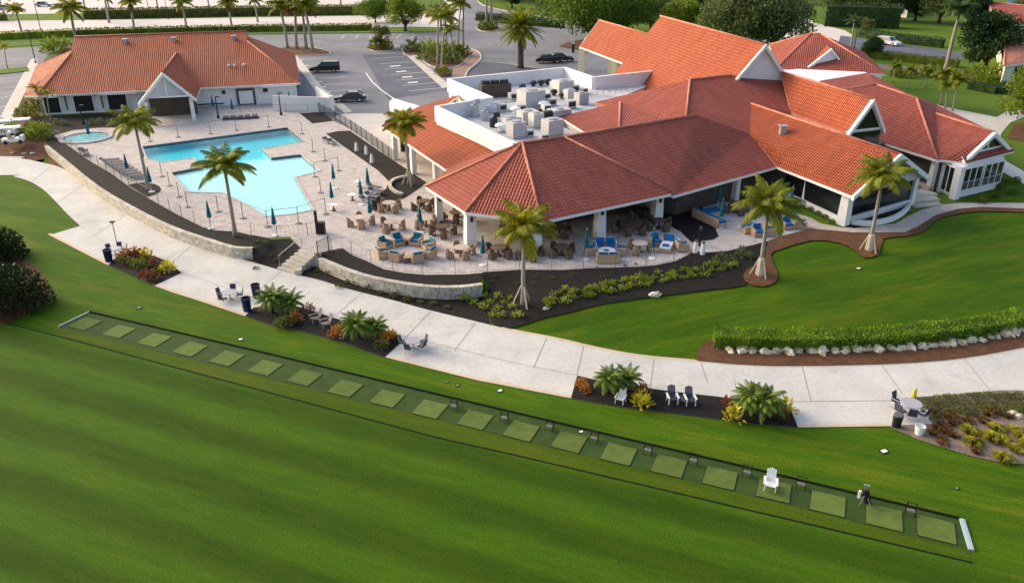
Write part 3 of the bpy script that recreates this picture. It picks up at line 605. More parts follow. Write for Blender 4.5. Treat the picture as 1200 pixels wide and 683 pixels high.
kerb([(325, 57.5), (350, 55), (375, 58), (387, 62.5), (382, 65), (352, 66), (338, 64)])
kerb([(431, 56), (440, 52.5), (455, 52.5), (464, 56), (456, 60.5), (438, 60.5)])
kerb([(558, 33), (568, 30.5), (580, 31), (586, 34.5), (578, 38), (564, 37)])
kerb([(545, 92), (548, 84), (558, 75.5), (564, 68), (559, 60.5), (544, 55.5)], 0, .3, False)
kerb([(560, 73), (600, 76), (690, 90)], 0, .15, False)
kerb([(90, 52), (300, 40), (480, 38.5)], 0, .2, False)
kerb([(560, 2), (575, 9.5), (640, 21), (700, 30)], 0, .3, False)
# right: car court, road, lawns, walk
dsheet('car_court', [(985, 42), (1010, 45), (1040, 50), (1100, 58), (1128, 62), (1128, 72), (1090, 70), (1060, 66), (1000, 62), (980, 60)], .010, 'asphalt2')
dsheet('side_road', [(905, 20), (921, 14), (926, 10), (932, 12), (955, 27), (990, 36), (1000, 42), (1000, 56), (960, 60), (900, 50), (860, 40), (880, 28)], .008, 'pale_road')
dsheet('side_road', [(860, 40), (800, 60), (690, 62), (690, 44), (800, 44), (880, 28)], .007, 'asphalt')
dsheet('sidewalk', [(1006, 38.5), (1056, 44), (1104, 47), (1104, 50), (1056, 47), (1006, 41)], .030, 'walk')
dsheet('sidewalk', [(1097, 122.5), (1117, 127.5), (1168, 137.5), (1183, 129), (1205, 127), (1300, 125), (1300, 133), (1205, 135), (1184, 144), (1173, 157), (1172, 170), (1177, 188), (1200, 201), (1300, 240), (1300, 262), (1205, 236), (1165, 205), (1120, 190), (1090, 150)], .014, 'walk')
dsheet('mulch_bed', [(1188, 146), (1215, 140), (1240, 160), (1200, 166), (1180, 162)], .012, 'mulch_br')
dsheet('gravel_strip', [(1000, 72), (1040, 76), (1090, 81), (1150, 92), (1146, 98), (1120, 92), (1060, 84), (1010, 80)], .010, 'soil')
# ---- pool
def pool_obj():
    A = pool_xy
    me = MB()
    n = len(A)
    ar = sum(A[i][0] * A[(i + 1) % n][1] - A[(i + 1) % n][0] * A[i][1] for i in range(n))
    P = A if ar > 0 else A[::-1]
    for i in range(n):
        p, q = P[i], P[(i + 1) % n]
        me.face([(q[0], q[1], ZD - 2.6), (p[0], p[1], ZD - 2.6), (p[0], p[1], ZD + .02), (q[0], q[1], ZD + .02)])
    # floor: deep lane along the far side, slope, shallow shelf near the clubhouse
    deep = LD([(167, 172), (336.5, 149.6), (356, 166), (307, 174.5), (228, 185), (189.6, 190), (173, 186)])
    x = LD([(160, 170), (150, 195), (380, 165), (340, 145)])
    pts = []
    a0, b0 = Vector(deep[0]), Vector(deep[1]); u = (b0 - a0).normalized(); nn = Vector((-u.y, u.x))
    gx = 26; gy = 26
    c0 = a0 - u * 6
    def fl(i, j):
        p = c0 + u * (i * 1.6) - nn * (j * 1.45 - 2.5)
        d = (p - a0).dot(-nn)
        t = max(0, min(1, (d - 8.5) / 4.0)); t = t * t * (3 - 2 * t)
        return (p.x, p.y, ZD - (.86 * (1 - t) + .30 * t))
    for i in range(gx):
        for j in range(gy):
            q = [fl(i, j), fl(i, j + 1), fl(i + 1, j + 1), fl(i + 1, j)]
            cx, cy = sum(v[0] for v in q) / 4, sum(v[1] for v in q) / 4
            if pip((cx, cy), A) or dline((cx, cy), A + A[:1]) < 1.5: me.face(q)
    r = root('swimming_pool', (*pool_xy[0], ZD), 'large free-form swimming pool with turquoise deep lane and pale shallow shelf', 'swimming pool')
    me.build('basin', M['plaster'], r, smooth=False)
    w = MB(); w.prism(A, ZD - 3.0, ZD - .13, bottom=True); w.build('water', M['water'], r)
    cp = MB()
    for i in range(n):
        p, q = Vector(P[i]), Vector(P[(i + 1) % n]); d = q - p; m_ = (p + q) / 2 + Vector((d.y, -d.x)).normalized() * .10
        cp.box((m_.x, m_.y, ZD - .01), (d.length + .1, .20, .05 + .001 * (i % 3)), math.atan2(d.y, d.x))
    cp.build('coping', M['paver2'], r)
    tl = MB()
    for i in range(n):
        p, q = Vector(P[i]), Vector(P[(i + 1) % n]); d = q - p; m_ = (p + q) / 2 - Vector((d.y, -d.x)).normalized() * .012
        tl.box((m_.x, m_.y, ZD - .32), (d.length, .02, .30), math.atan2(d.y, d.x))
    tl.build('waterline_tile', M['bglass'], r)
pool_obj()
def spa():
    c = GD(101, 162); r = root('hot_tub', c, 'small round spa with turquoise water beside the pool house', 'hot tub')
    mb = MB(); mb.lathe([(2.5, .0), (2.5, .16), (2.95, .16), (2.95, 0)], 24); mb.build('rim', M['paver'], r, local=True)
    mb = MB(); mb.lathe([(2.5, .02), (2.5, .03)], 24); mb.build('basin', M['spa_tile'], r, local=True)
    mb = MB(); mb.lathe([(2.5, .025), (2.5, .12), (.01, .12)], 24); mb.build('water', M['water'], r, local=True)
    mb = MB()
    for s in (-.25, .25): mb.tube([(1.7, s, .3), (1.9, s, 1.1), (2.4, s, 1.1), (2.7, s, .0)], .03, 5)
    mb.build('handrail', M['steel'], r, local=True)
spa()
# ---- retaining walls and stairs
def retwall(name, top_px, label, h0=0.0, th=.34, hh=.06):
    """dry-laid block wall: courses of separate blocks with a capstone row"""
    P = [Vector(xy(GD(*p))) for p in top_px]; mb = MB(); cap = MB(); rnd = random.Random(len(P))
    H_ = ZD - h0 + hh - .09; nc = max(1, round(H_ / .21)); ch = H_ / nc
    S = [0.0]
    for i in range(len(P) - 1): S.append(S[-1] + (P[i + 1] - P[i]).length)
    def at(s):
        s = max(0, min(S[-1] - 1e-4, s)); i = max(k for k in range(len(P) - 1) if S[k] <= s)
        t = (s - S[i]) / (S[i + 1] - S[i]); return P[i].lerp(P[i + 1], t), (P[i + 1] - P[i]).normalized()
    for c in range(nc + 1):
        s = -(c % 2) * .22; bw = .46 if c < nc else .62
        while s < S[-1]:
            w_ = bw * rnd.uniform(.85, 1.15); a0, a1 = max(0, s), min(S[-1], s + w_)
            if a1 - a0 > .08:
                m_, d = at((a0 + a1) / 2); j = rnd.uniform(-.012, .012); rt = math.atan2(d.y, d.x)
                if c < nc: mb.box((m_.x - d.y * j, m_.y + d.x * j, h0 + c * ch), (a1 - a0 - .018, th + rnd.uniform(-.02, .02), ch - .014), rt, 0, .985)
                else: cap.box((m_.x, m_.y, h0 + H_), (a1 - a0 - .012, th + .06, .09 + rnd.uniform(-.006, .006)), rt)
            s += w_
    r = root(name, (*P[0], h0), label, 'wall'); mb.build('wall_face', M['stone'], r); cap.build('coping', M['stone'], r)
retwall('retaining_wall', wall1_top, 'long low cream stone retaining wall curving along the path below the pool')
retwall('retaining_wall', wall2_top, 'curved cream stone retaining wall below the dining patio')
retwall('planter_wall', spline([(478, 208), (467, 210), (459, 214), (457, 220), (463, 226), (472, 229)], 3), 'small hook-shaped white planter wall in the dark mulch beside the pool', ZD - .02, .28, .24)
def stairs():
    a, b = G(325, 315.5), G(345, 321.5); t0, t1 = GD(354, 291), GD(371, 299)
    r = root('garden_steps', a, 'broad stone steps rising from the path to the gate', 'steps'); n = 6
    for k in range(n):
        f0, f1 = k / n, 1.0
        z1 = ZD * (k + 1) / n; P = [a.lerp(t0, f0), b.lerp(t1, f0), b.lerp(t1, f1), a.lerp(t0, f1)]
        mb = MB(); mb.prism([xy(p) for p in P], z1 - ZD / n, z1 + .002 * k); mb.build('step', M['stone'], r)
    for p, q in ((a.lerp(t0, .1), t0),):
        mb = MB(); mb.tube([p + Vector((0, 0, 0)), p + Vector((0, 0, .95)), q + Vector((0, 0, .95)), q], .035, 6); mb.build('handrail', M['steel'], r)
    for k in (.05, .95):
        mb = MB(); q = b.lerp(t1, k) + Vector((.25, 0, 0)); mb.box((q.x, q.y, 0), (.5, .5, ZD * k + .35)); mb.build('pier', M['stone'], r)
stairs()

dsheet('planting_bed', [(15, 142), (46, 76), (54, 80), (44, 142), (34, 146)], .012, 'mulch_br')
dsheet('mulch_bed', [(41, 143), (167, 139.5), (150, 147), (120, 149), (85, 153), (64, 159), (52, 160)], .020, 'mulch')
for k in range(9):
    a = (340 + k * 0, 72); t = k / 8; x0 = 347 + t * 42; y0 = 68 + t * 50
    ribbon('bay_marking', [GD(x0 + 4, y0 + 3), GD(x0 + 9, y0 + 2.7)], .5, ZD + .014, M['paint'])

dsheet('planting_bed', [(46, 76), (70, 60), (86, 52), (90, 60), (60, 80), (54, 82)], .011, 'mulch_br')

dsheet('mulch_bed', [(38, 137), (167, 132), (167, 140), (41, 144)], .019, 'mulch')
# ================================================================ BUILDINGS
def plane_uv(pts):
    P = [Vector(p) for p in pts]; nrm = Vector((0, 0, 0))
    for i in range(len(P)):
        a, b = P[i], P[(i + 1) % len(P)]
        nrm += Vector(((a.y - b.y) * (a.z + b.z), (a.z - b.z) * (a.x + b.x), (a.x - b.x) * (a.y + b.y)))
    if nrm.z < 0: P = P[::-1]; nrm = -nrm
    nrm.normalize()
    up = Vector((0, 0, 1)) - nrm * nrm.z
    if up.length < 1e-4: up = Vector((0, 1, 0))
    up.normalize(); uu = up.cross(nrm)
    return P, [(p.dot(uu), p.dot(up)) for p in P], nrm
def roof(r, facets, caps=(), tile='tile', th=.24, name='roof', edge='trim'):
    mb = MB()
    for f in facets:
        P, uv, nrm = plane_uv(f)
        if len(P) == 3: mb.face(P, 0, uv)
        else:
            # fan from first vertex after projecting, keeps slightly twisted quads tidy
            tr = tessellate_polygon([[Vector((a, b, 0)) for a, b in uv]])
            for t in tr:
                q = list(t)
                A = [Vector(uv[k]) for k in q]
                if (A[1] - A[0]).cross(A[2] - A[0]) < 0: q = q[::-1]
                mb.face([P[k] for k in q], 0, [uv[k] for k in q])
        D = [p - Vector((0, 0, th)) for p in P]
        for i in range(len(P)):
            j = (i + 1) % len(P); mb.face([D[i], D[j], P[j], P[i]], 1)
        tr = tessellate_polygon([[Vector((a, b, 0)) for a, b in uv]])
        for t in tr:
            q = list(t); A = [Vector(uv[k]) for k in q]
            if (A[1] - A[0]).cross(A[2] - A[0]) > 0: q = q[::-1]
            mb.face([D[k] for k in q], 1)
    o = mb.build(name, [M[tile], M[edge]], r)
    if caps:
        cb = MB()
        for c in caps: 
            pts = [Vector(p) + Vector((0, 0, .03)) for p in c]; cb.tube(pts, .115, 8)
        cb.build('ridge_cap', M['cap'], o, smooth=True)
    return o
def rake(r, pts, w=.24, h=.38, name='fascia_board', m='trim', out=0.0):
    mb = MB()
    for a, b in zip(pts[:-1], pts[1:]):
        a, b = Vector(a), Vector(b); d = b - a; L_ = Vector((d.x, d.y)).length; s = Vector((-d.y, d.x, 0)).normalized() * w / 2
        q = [a - s, b - s, b + s, a + s]; up = Vector((0, 0, .06)); dn = Vector((0, 0, h))
        T = [p + up for p in q]; B_ = [p - dn for p in q]
        mb.mesh(T + B_, [(0, 1, 2, 3), (7, 6, 5, 4), (0, 4, 5, 1), (1, 5, 6, 2), (2, 6, 7, 3), (3, 7, 4, 0)])
    return mb.build(name, M[m], r)
def wallp(r, a, b, z0, z1, th=.25, m='white', name='wall'):
    a, b = Vector(xy(a)), Vector(xy(b)); d = b - a; c = (a + b) / 2
    mb = MB(); mb.box((c.x, c.y, z0), (d.length, th, z1 - z0), math.atan2(d.y, d.x)); return mb.build(name, M[m], r)
def wopen(r, a, b, t0, t1, z0, z1, mull=0, bars=0, m='glass', name='window', out=.15, fm='trim', fw=.09):
    """window on the wall a-b between fractions t0..t1; outward is to the right of a->b"""
    a, b = Vector(xy(a)), Vector(xy(b)); d = (b - a); u = d.normalized(); nn = Vector((u.y, -u.x)); rt = math.atan2(u.y, u.x)
    c = a + d * (t0 + t1) / 2 + nn * out; wd = d.length * (t1 - t0)
    mb = MB(); mb.box((c.x, c.y, z0), (wd, .06, z1 - z0), rt); o = mb.build(name, M[m], r)
    fb = MB(); cc = c + nn * .035
    for z in (z0 - fw / 2, z1 - fw / 2): fb.box((cc.x, cc.y, z), (wd + fw, .10, fw), rt)
    for k in range(mull + 2):
        q = cc + u * (-wd / 2 + wd * k / (mull + 1)); fb.box((q.x, q.y, z0 + fw / 2), (fw, .095, z1 - z0 - fw), rt)
    for k in range(bars): fb.box((cc.x, cc.y, z0 + (z1 - z0) * (k + 1) / (bars + 1)), (wd - fw, .085, fw * .7), rt)
    fb.build('frame', M[fm], o); return o
def column(r, p, z1, w=.75, top=.78, m='white', rot=0.0, lamp=True, z0=ZD):
    mb = MB(); mb.box((p[0], p[1], z0), (w, w, z1 - z0), rot, 0, top); o = mb.build('column', M[m], r)
    if lamp:
        lb = MB(); q = Vector((math.sin(rot), -math.cos(rot))) * (w * .44 + .06); lb.box((p[0] + q.x, p[1] + q.y, z0 + (z1 - z0) * .70), (.18, .16, .36), rot); lb.build('wall_lamp', M['black'], o)
    return o
def rp(px, py, p, q, r_):
    """point of a photo pixel on the plane through three points"""
    n = (q - p).cross(r_ - p); o = Vector((0, 0, CAMH)); d = G(px, py, 0) - o
    return o + d * ((p - o).dot(n) / d.dot(n))
def clubhouse():
    r = root('clubhouse', GD(700, 240), 'sprawling white clubhouse with many terracotta hip and gable roofs and a covered patio', 'clubhouse')
    ZE = 3.9
    E1, E2, E3, E4 = G(498.4, 218.6, ZE), G(545.2, 248.6, ZE), G(635.3, 259.6, ZE), G(791.5, 225.9, ZE)
    A0, Ab, A1 = G(612, 167.5, 7.9), G(660.4, 160.8, 7.9), G(817, 135, 7.9)
    E0 = Vector((-5.4, 72.2, ZE)); Em = Vector((-.5, 75.2, 4.6))
    B1, B2 = G(789, 229.5, 3.75), G(910.4, 195.3, 3.85); VB = G(878.7, 157, 5.75)
    C1, C2 = G(808.6, 93.5, 9.45), G(857, 88.5, 9.45)
    bk0, bk1 = A0 + Vector((2.0, 6, -3.0)), A1 + Vector((-2, 6.5, -2.6))
    roof(r, [[E0, E1, A0], [E1, E2, A0], [E2, E3, A0], [E3, E4, Ab, A0], [Em, E0, A0]],
         [[A0, E1], [A0, E2], [A0, E3], [Ab, E4], [A0, Ab]])
    roof(r, [[Ab, E4, B1], [Ab, B1, B2, VB, A1]], [[Ab, A1]])
    roof(r, [[A0, Ab, A1, bk1, bk0]])
    # H : low front gable on the right
    Hr0, Hr1 = rp(880.4, 121.9, C1, C2, VB), G(1056, 181.1, 6.7)
    HL0, HL1, HR1 = G(910.4, 195.3, 3.87), G(999.6, 230.2, ZE), G(1088.7, 207.3, ZE)
    HR0 = HR1 + (Hr0 - Hr1); HR0.z = ZE
    roof(r, [[Hr0, VB, Hr1], [VB, HL1, Hr1], [VB, HL0, HL1], [Hr1, HR1, HR0, Hr0]], [[Hr0, Hr1]], 'tile_sunlit')
    rake(r, [HL1, Hr1, HR1])
    # C : dark red slopes rising to the hall
    C3 = rp(922, 84.5, C1, C2, VB)
    CB = rp(804, 137.5, C1, C2, VB); CL = G(697, 120, 6.3); CLb = G(757, 141, 6.0); GV = rp(927, 131.9, C1, C2, VB)
    CBl = rp(842.5, 146, C1, C2, VB)
    roof(r, [[CL, C1, CB, CLb]], [[C1, CB]], 'tile', edge='cap')
    roof(r, [[C1, C2, CB], [C2, CBl, CB], [C2, VB, CBl], [C2, Hr0, VB], [C2, GV, Hr0], [C2, C3, GV]], [[C1, C2]], 'tile', edge='cap')
    roof(r, [[C1, C2, C3, C3 + Vector((3, 6, -3)), C1 + Vector((0, 6, -3))]], (), 'tile')
    # S : little hip beside the roof well
    S0, S1 = G(726.8, 120.2, 7.0), G(726, 149.5, 6.3); S2, S3 = G(655, 136.5, 5.6), G(686, 155.5, 5.6)
    S4 = G(778, 140.5, 6.6)
    roof(r, [[S2, S0, S1, S3], [S0, S4, S1]], [[S0, S1]])
    wallp(r, G(653, 139, 5.2), G(685.5, 156.5, 5.2), 4.6, 5.42, .3, 'cream', 'eave_wall')
    wallp(r, G(756, 129, 6.2), G(785, 139.5, 6.3), 6.0, 6.9, .25, 'trim', 'eave_wall')
    # G : gabled clerestory
    G0, G1 = G(915, 84.5, 9.7), G(1023.3, 116.8, 9.6); Gl, Gr = G(993.9, 156.9, 6.6), G(1036, 152.2, 6.6)
    Gr0 = Gr + (G0 - G1)
    roof(r, [[G0, GV, Gl, G1], [G1, Gr, Gr0, G0]], [[G0, G1]], 'tile_sunlit', edge='cap')
    rake(r, [Gl, G1, Gr], .4, .42)
    gi = (G0 - G1).normalized(); gi.z = 0
    a, b, c = Gl + gi * .3, Gr + gi * .3, G1 + gi * .3
    mb = MB(); mb.face([a, b, c + Vector((0, 0, -.3))]); mb.build('gable_window', M['glass'], r)
    mb = MB(); mb.tube([a - gi * .1 + Vector((0, 0, .1)), b - gi * .1 + Vector((0, 0, .1))], .14, 4); mb.tube([b - gi * .15, c - gi * .15 - Vector((0, 0, .2))], .22, 4)
    mb.build('gable_frame', M['trim'], r)
    wallp(r, Gl + gi * .5, Gr + gi * .5, 4.5, 6.55, .2, 'glass', 'gable_window')
    # D : big hall
    D0, D1 = G(774.5, 19.3, 12.6), G(897.7, 52.7, 12.6); u = (D1 - D0).normalized(); nl = Vector((u.y, -u.x, 0))
    if nl.x > 0: nl = -nl
    def dp(base, w, drop): return base + nl * w + Vector((0, 0, -drop))
    DL0, DL1 = dp(D0, 7.9, 9.19), dp(D1, 7.9, 9.19); DR0, DR1 = dp(D0, -7.9, 9.19), dp(D1, -7.9, 9.19)
    roof(r, [[D0, D1, DL1, DL0], [D0, D1, DR1, DR0]], [[D0 - u * .2, D1]], 'tile_sunlit')
    w_ = 3.15; gl, gr = dp(D1, w_, w_ / .86), dp(D1, -4.0, 4.0 / .86)
    ui = -u * .35
    mb = MB(); mb.face([dp(D1, 7.2, 8.6) + ui, dp(D1, -7.2, 8.6) + ui, D1 + ui - Vector((0, 0, .25))]); mb.build('gable_wall', M['white'], r)
    rake(r, [gl, D1, gr], .3, .4)
    mb = MB(); mb.face([dp(D0, 7.2, 8.6) - ui, dp(D0, -7.2, 8.6) - ui, D0 - ui]); mb.build('gable_wall', M['white'], r)
    # E : porte cochere
    P0, P1 = G(701.7, 24, 10.3), G(756.8, 39.4, 10.3); Q0, Q1 = G(679.4, 55, 6.3), G(728.4, 73.4, 6.3)
    P1 = P1 + (P1 - P0) * .25; Q1 = Q1 + (Q1 - Q0) * .12
    T0, T1 = P0 * 2 - Q0, P1 * 2 - Q1; T0.z = T1.z = 6.3
    roof(r, [[P0, P1, Q1, Q0], [P0, P1, T1, T0]], [[P0, P1]], 'tile_sunlit')
    rake(r, [Q0, P0], .2, .3, m='trim')
    for px in ((682, 57), (720, 70)):
        p = G(px[0], px[1], 6.0); column(r, p, 6.1, .95, .95, 'cream', -.3, False)
    for q in (T0, T1): column(r, (q.x - .6, q.y - .3), 6.1, .95, .95, 'cream', -.3, False)
    # F : covered entry walk roof
    F0, F1, F2, F3 = G(448, 148.5, 3.7), G(522, 198.5, 3.7), G(592, 174, 5.7), G(514, 128, 5.7)
    F4 = G(541, 110.5, 5.7); F5 = G(470, 131, 4.2)
    roof(r, [[F0, F1, F2, F3], [F0, F3, F4, F5]], [[F0, F5]], 'tile_sunlit')
    for px in ((463.5, 187), (485, 203.5), (511, 209)): column(r, GD(*px), 3.6, .5, 1.0, 'white', .5, False)
    wallp(r, GD(478, 175), GD(520, 196), ZD, 3.7, .2, 'tan'); wallp(r, GD(470, 178), GD(477, 175), ZD, 3.0, .1, 'bglass', 'door')
    # flat roof well with parapet
    Z = 7.0; PA, PB, PC, PD = G(525.4, 92.5, Z), G(576.3, 114, Z), G(511, 124.5, Z), G(603, 168, Z)
    PR, PQ, PL, PG, PF, PE = G(690, 158, Z - 1), G(652, 139, Z - 1), G(697, 120, 6.2), G(767, 82.7, 7.1), G(695.5, 90.3, Z), G(662, 79, Z)
    poly = [xy(p) for p in (PA, PB, PC, PD, PR, PQ, PL, PG, PF, PE)]
    mb = MB(); mb.prism(poly, ZD, 5.5, 0, 1); mb.build('wall', [M['white'], M['membrane']], r)
    def par(a, b, za, zb):
        d = Vector(xy(b)) - Vector(xy(a)); s = Vector((-d.y, d.x)).normalized() * .2; mb = MB()
        q = [Vector(xy(a)) - s, Vector(xy(b)) - s, Vector(xy(b)) + s, Vector(xy(a)) + s]
        V = [(p.x, p.y, 5.45) for p in q] + [(q[0].x, q[0].y, za), (q[1].x, q[1].y, zb), (q[2].x, q[2].y, zb), (q[3].x, q[3].y, za)]
        mb.mesh(V, [(3, 2, 1, 0), (4, 5, 6, 7), (0, 1, 5, 4), (1, 2, 6, 5), (2, 3, 7, 6), (3, 0, 4, 7)]); mb.build('parapet', M['white'], r)
    for a, b, za, zb in ((PA, PB, Z, Z), (PB, PC, Z + .003, Z + .003), (PC, PD, Z, Z), (PA, PE, Z + .004, Z + .004), (PE, PF, Z + .001, Z + .001), (PF, PG, Z + .005, 7.1)): par(a, b, za, zb)
    wopen(r, PA, PB, .10, .22, 4.3, 5.3, 0, 0, 'dark', 'window', .05, 'trim', .08)
    # low white block beside the covered walk
    a, b, c = G(456, 119.5, 4.6), G(493, 131, 4.6), G(497, 126, 4.6)
    mb = MB(); mb.prism([xy(a), xy(b), xy(c), (a.x + (c.x - b.x), a.y + (c.y - b.y))], ZD, 4.6); mb.build('wall', M['white'], r)
    # K : round-ended hall at the back with its little gable, white flat roof between
    K0, K1 = G(951, 39.3, 9.2), G(962, 40.3, 9.2); kl, kr, kll = G(909, 81, 5.5), G(1038, 87, 5.5), G(901.5, 52.5, 5.5)
    kb = kr + (kll - kl) * .8
    roof(r, [[K0, kl, kr, K1], [K0, kll, kl], [K1, kr, kb], [K0, K1, kb, kll]], [[K0, kl], [K1, kr], [K0, K1], [K0, kll]])
    kg, ka, kbb, kr_ = G(974.5, 57.6, 8.1), G(946.5, 79.5, 5.75), G(991, 78, 5.75), G(961.6, 47.0, 8.1)
    roof(r, [[kg, ka, kr_], [kg, kbb, kr_]], (), 'tile_sunlit')
    rake(r, [ka, kg, kbb], .3, .35); kd = (kr_ - kg).normalized() * .3
    mb = MB(); mb.face([ka + kd, kbb + kd, kg + kd]); mb.build('gable_wall', M['white'], r)
    mb = MB(); mb.prism([xy(kl * .98 + kr * .02), xy(kr * .97 + kl * .03), xy(kb), xy(kll)], ZD, 5.3); mb.build('wall', M['white'], r)
    q = [G(910, 84.5, 5.6), G(961.6, 96.5, 5.6), G(1018, 86, 5.6), G(992, 78.5, 5.6), G(940, 80, 5.6)]
    mb = MB(); mb.prism([xy(p) for p in q], 3, 5.6); mb.build('flat_roof', M['whitep'], r)
    # I, J : right wing
    I0, I1, Ie, Ie2, IX = G(1027.6, 99.6, 7.6), G(1074.2, 115.6, 7.6), G(1098.8, 187.6, 4.1), G(1024, 164, 4.1), G(960, 95, 6.2)
    IP = G(997.6, 103.5, 7.3)
    roof(r, [[Ie2, Ie, I1, I0, IP, IX]], [[I0, I1], [I1, Ie], [IP, I0]])
    N1, N2 = G(1017, 85.5, 5.9), G(1066, 110, 6.3); N3 = G(1097, 122.5, 5.6)
    roof(r, [[IX, IP, I0, N1], [I0, I1, N2, N1], [I1, N3, N2]])
    J0, J1, Jl, Jr = G(1097, 133.5, 6.4), G(1165.7, 155.5, 6.4), G(1128.2, 190.6, 4.1), G(1185.2, 176.2, 4.1)
    JV = G(1106, 187.3, 4.15); N4 = G(1143, 145, 5.2)
    roof(r, [[J0, J1, Jl, JV]], [[J0, J1]]); roof(r, [[I1, Ie, JV, J0]])
    roof(r, [[I1, J0, J1, Jr, N4, N3]])
    rake(r, [Jl, J1, Jr], .35, .36)
    jd = (J0 - J1).normalized(); jd.z = 0; ju = (Jr - Jl).normalized(); jo = -jd
    # triangular glass and white bars in the J gable, skirt roof below it
    a, b, c = Jl + jd * .35 + ju * 1.0, Jr + jd * .35 - ju * 1.0, J1 + jd * .35
    a.z = b.z = 4.75; mb = MB(); mb.face([a, b, c - Vector((0, 0, .55))]); mb.build('gable_window', M['glass'], r)
    mb = MB(); mb.face([Jl + jd * .45, Jr + jd * .45, J1 + jd * .45]); mb.build('gable_wall', M['white'], r)
    mb = MB(); mid = (a + b) / 2 + jo * .05; mb.box((mid.x, mid.y, 4.7), (.16, .12, 1.3), math.atan2(ju.y, ju.x)); mb.box((mid.x, mid.y, 4.62), ((b - a).length + .2, .14, .16), math.atan2(ju.y, ju.x)); mb.build('gable_frame', M['trim'], r)
    s0, s1 = Jl + jd * .3, Jr + jd * .3; s0.z = s1.z = 4.65; t0, t1 = Jl + jo * .45, Jr + jo * .45; t0.z = t1.z = 4.12
    roof(r, [[s0, s1, t1, t0]], (), 'tile', .12)
    # walls of the wing
    c0, c1, c2 = GD(1117.5, 233), GD(1168, 221), GD(1101, 224.5)
    back = Vector((46, 92, 0)); i2 = GD(1032, 205)
    mb = MB(); w1 = [xy(c2), xy(c0), xy(c1), (50.5, 90), (42, 96), (37.6, 88), (38.3, 79.5)]
    mb.prism(w1, ZD, 3.95); mb.build('wall', M['white'], r)
    wopen(r, c0, c1, .06, .48, ZD + .75, 3.75, 2, 0); wopen(r, c0, c1, .53, .97, ZD + .75, 3.75, 2, 0)
    for t0_, t1_ in ((.06, .48), (.53, .97)):
        d = (c1 - c0); uu = d.normalized(); nn = Vector((uu.y, -uu.x, 0)); mb = MB()
        p, q = c0 + d * t0_ + nn * .32, c0 + d * t1_ + nn * .32
        for z in (ZD + .85, ZD + 1.6): mb.tube([p + Vector((0, 0, z - ZD)), q + Vector((0, 0, z - ZD))], .03, 4)
        for k in range(13): s = p.lerp(q, k / 12); mb.tube([s + Vector((0, 0, .8)), s + Vector((0, 0, 1.6))], .018, 4)
        mb.build('railing', M['steel'], r)
    wopen(r, c2, c0, .12, .80, ZD + .35, 3.7, 1, 0)
    column(r, c0, 4.0, .62, 1.0, 'white', math.atan2(c1.y - c0.y, c1.x - c0.x), False); column(r, c2, 4.0, .55, 1.0, 'white', .2, False)
    column(r, GD(1089.5, 223), 4.0, .6, .9, 'white', .2, False)
    wallp(r, (38.0, 79.2), (40.6, 73.3), ZD, 3.95, .2, 'dim', 'recess_wall')
    mb = MB(); mb.prism([xy(GD(1066, 215)), xy(GD(1085, 229)), xy(GD(1092, 224)), xy(GD(1088, 205)), xy(GD(1072, 203))], ZD, ZD + .5); mb.build('entry_landing', M['tan'], r)
    for k in range(3):
        f = k * .5; a, b = GD(1070 + 2, 236 + k * 4), GD(1098 + 3 * k, 232 + k * 4.5); d = b - a; n_ = Vector((-d.y, d.x, 0)).normalized() * .55
        mb = MB(); mb.prism([xy(a), xy(b), xy(b + n_ * (3 - k)), xy(a + n_ * (3 - k))], ZD, ZD + .42 - .13 * k); mb.build('step', M['stone'], r)
    # H front: dark screens under the low gable
    h0, h1, h2 = GD(943.5, 240), GD(987.5, 263), GD(1066, 240)
    g0 = GD(910, 226)
    for a, b, m_ in ((g0, h1, 3), (h1, h2, 4)):
        d = (b - a); uu = d.normalized()
        wallp(r, a, b, ZD, ZD + .55, .3, 'white', 'base_wall')
        wallp(r, a + Vector((uu.y, -uu.x, 0)) * -.05, b + Vector((uu.y, -uu.x, 0)) * -.05, ZD + .55, 3.75, .06, 'glass', 'screen_wall')
    for p, w, t in ((h0, .6, .75), (h1, .85, .8), (g0, .5, .8)): column(r, p, 3.85, w, t, 'white', -.95, False)
    column(r, h2, 3.9, .5, 1, 'white', .5, False)
    # gable end infill: pale boarding
    hu = (Hr0 - Hr1).normalized(); hu.z = 0
    mb = MB(); mb.face([HL1 + hu * .5 + Vector((0, 0, -.2)), HR1 + hu * .5 + Vector((0, 0, -.2)), Hr1 + hu * .5 - Vector((0, 0, .2))]); mb.build('gable_wall', M['siding'], r)
    # curved white planter kerb under the H gable
    mb = MB(); pp = spline([GD(998, 263), GD(1020, 264.5), GD(1045, 259), GD(1061, 249), GD(1066, 241)], 4)
    for a, b in zip(pp[:-1], pp[1:]):
        a, b = Vector(a), Vector(b); d = b - a; mb.box(((a.x + b.x) / 2, (a.y + b.y) / 2, ZD), (d.length + .05, .25, .45), math.atan2(d.y, d.x))
    mb.build('planter_kerb', M['trim'], r)
    # B front: tall dark glazed doors behind posts
    b0, b1 = GD(775, 240), GD(918, 212); d = b1 - b0; uu = d.normalized()
    wallp(r, b0, b1, ZD, 3.7, .1, 'glass', 'glazed_wall')
    for px in ((812, 243), (861, 234)): column(r, GD(*px), 3.75, .55, .9, 'white', .6, False)
    for k in range(9):
        q = b0 + d * (k / 8) + Vector((uu.y, -uu.x, 0)) * .1; mb = MB(); mb.box((q.x, q.y, ZD), (.07, .06, 2.75), math.atan2(uu.y, uu.x)); mb.build('mullion', M['black'], r)
    wallp(r, GD(764, 242), GD(816, 245.5) + Vector((-.2, .2, 0)), ZD, ZD + .25, .14, 'trim', 'sill')
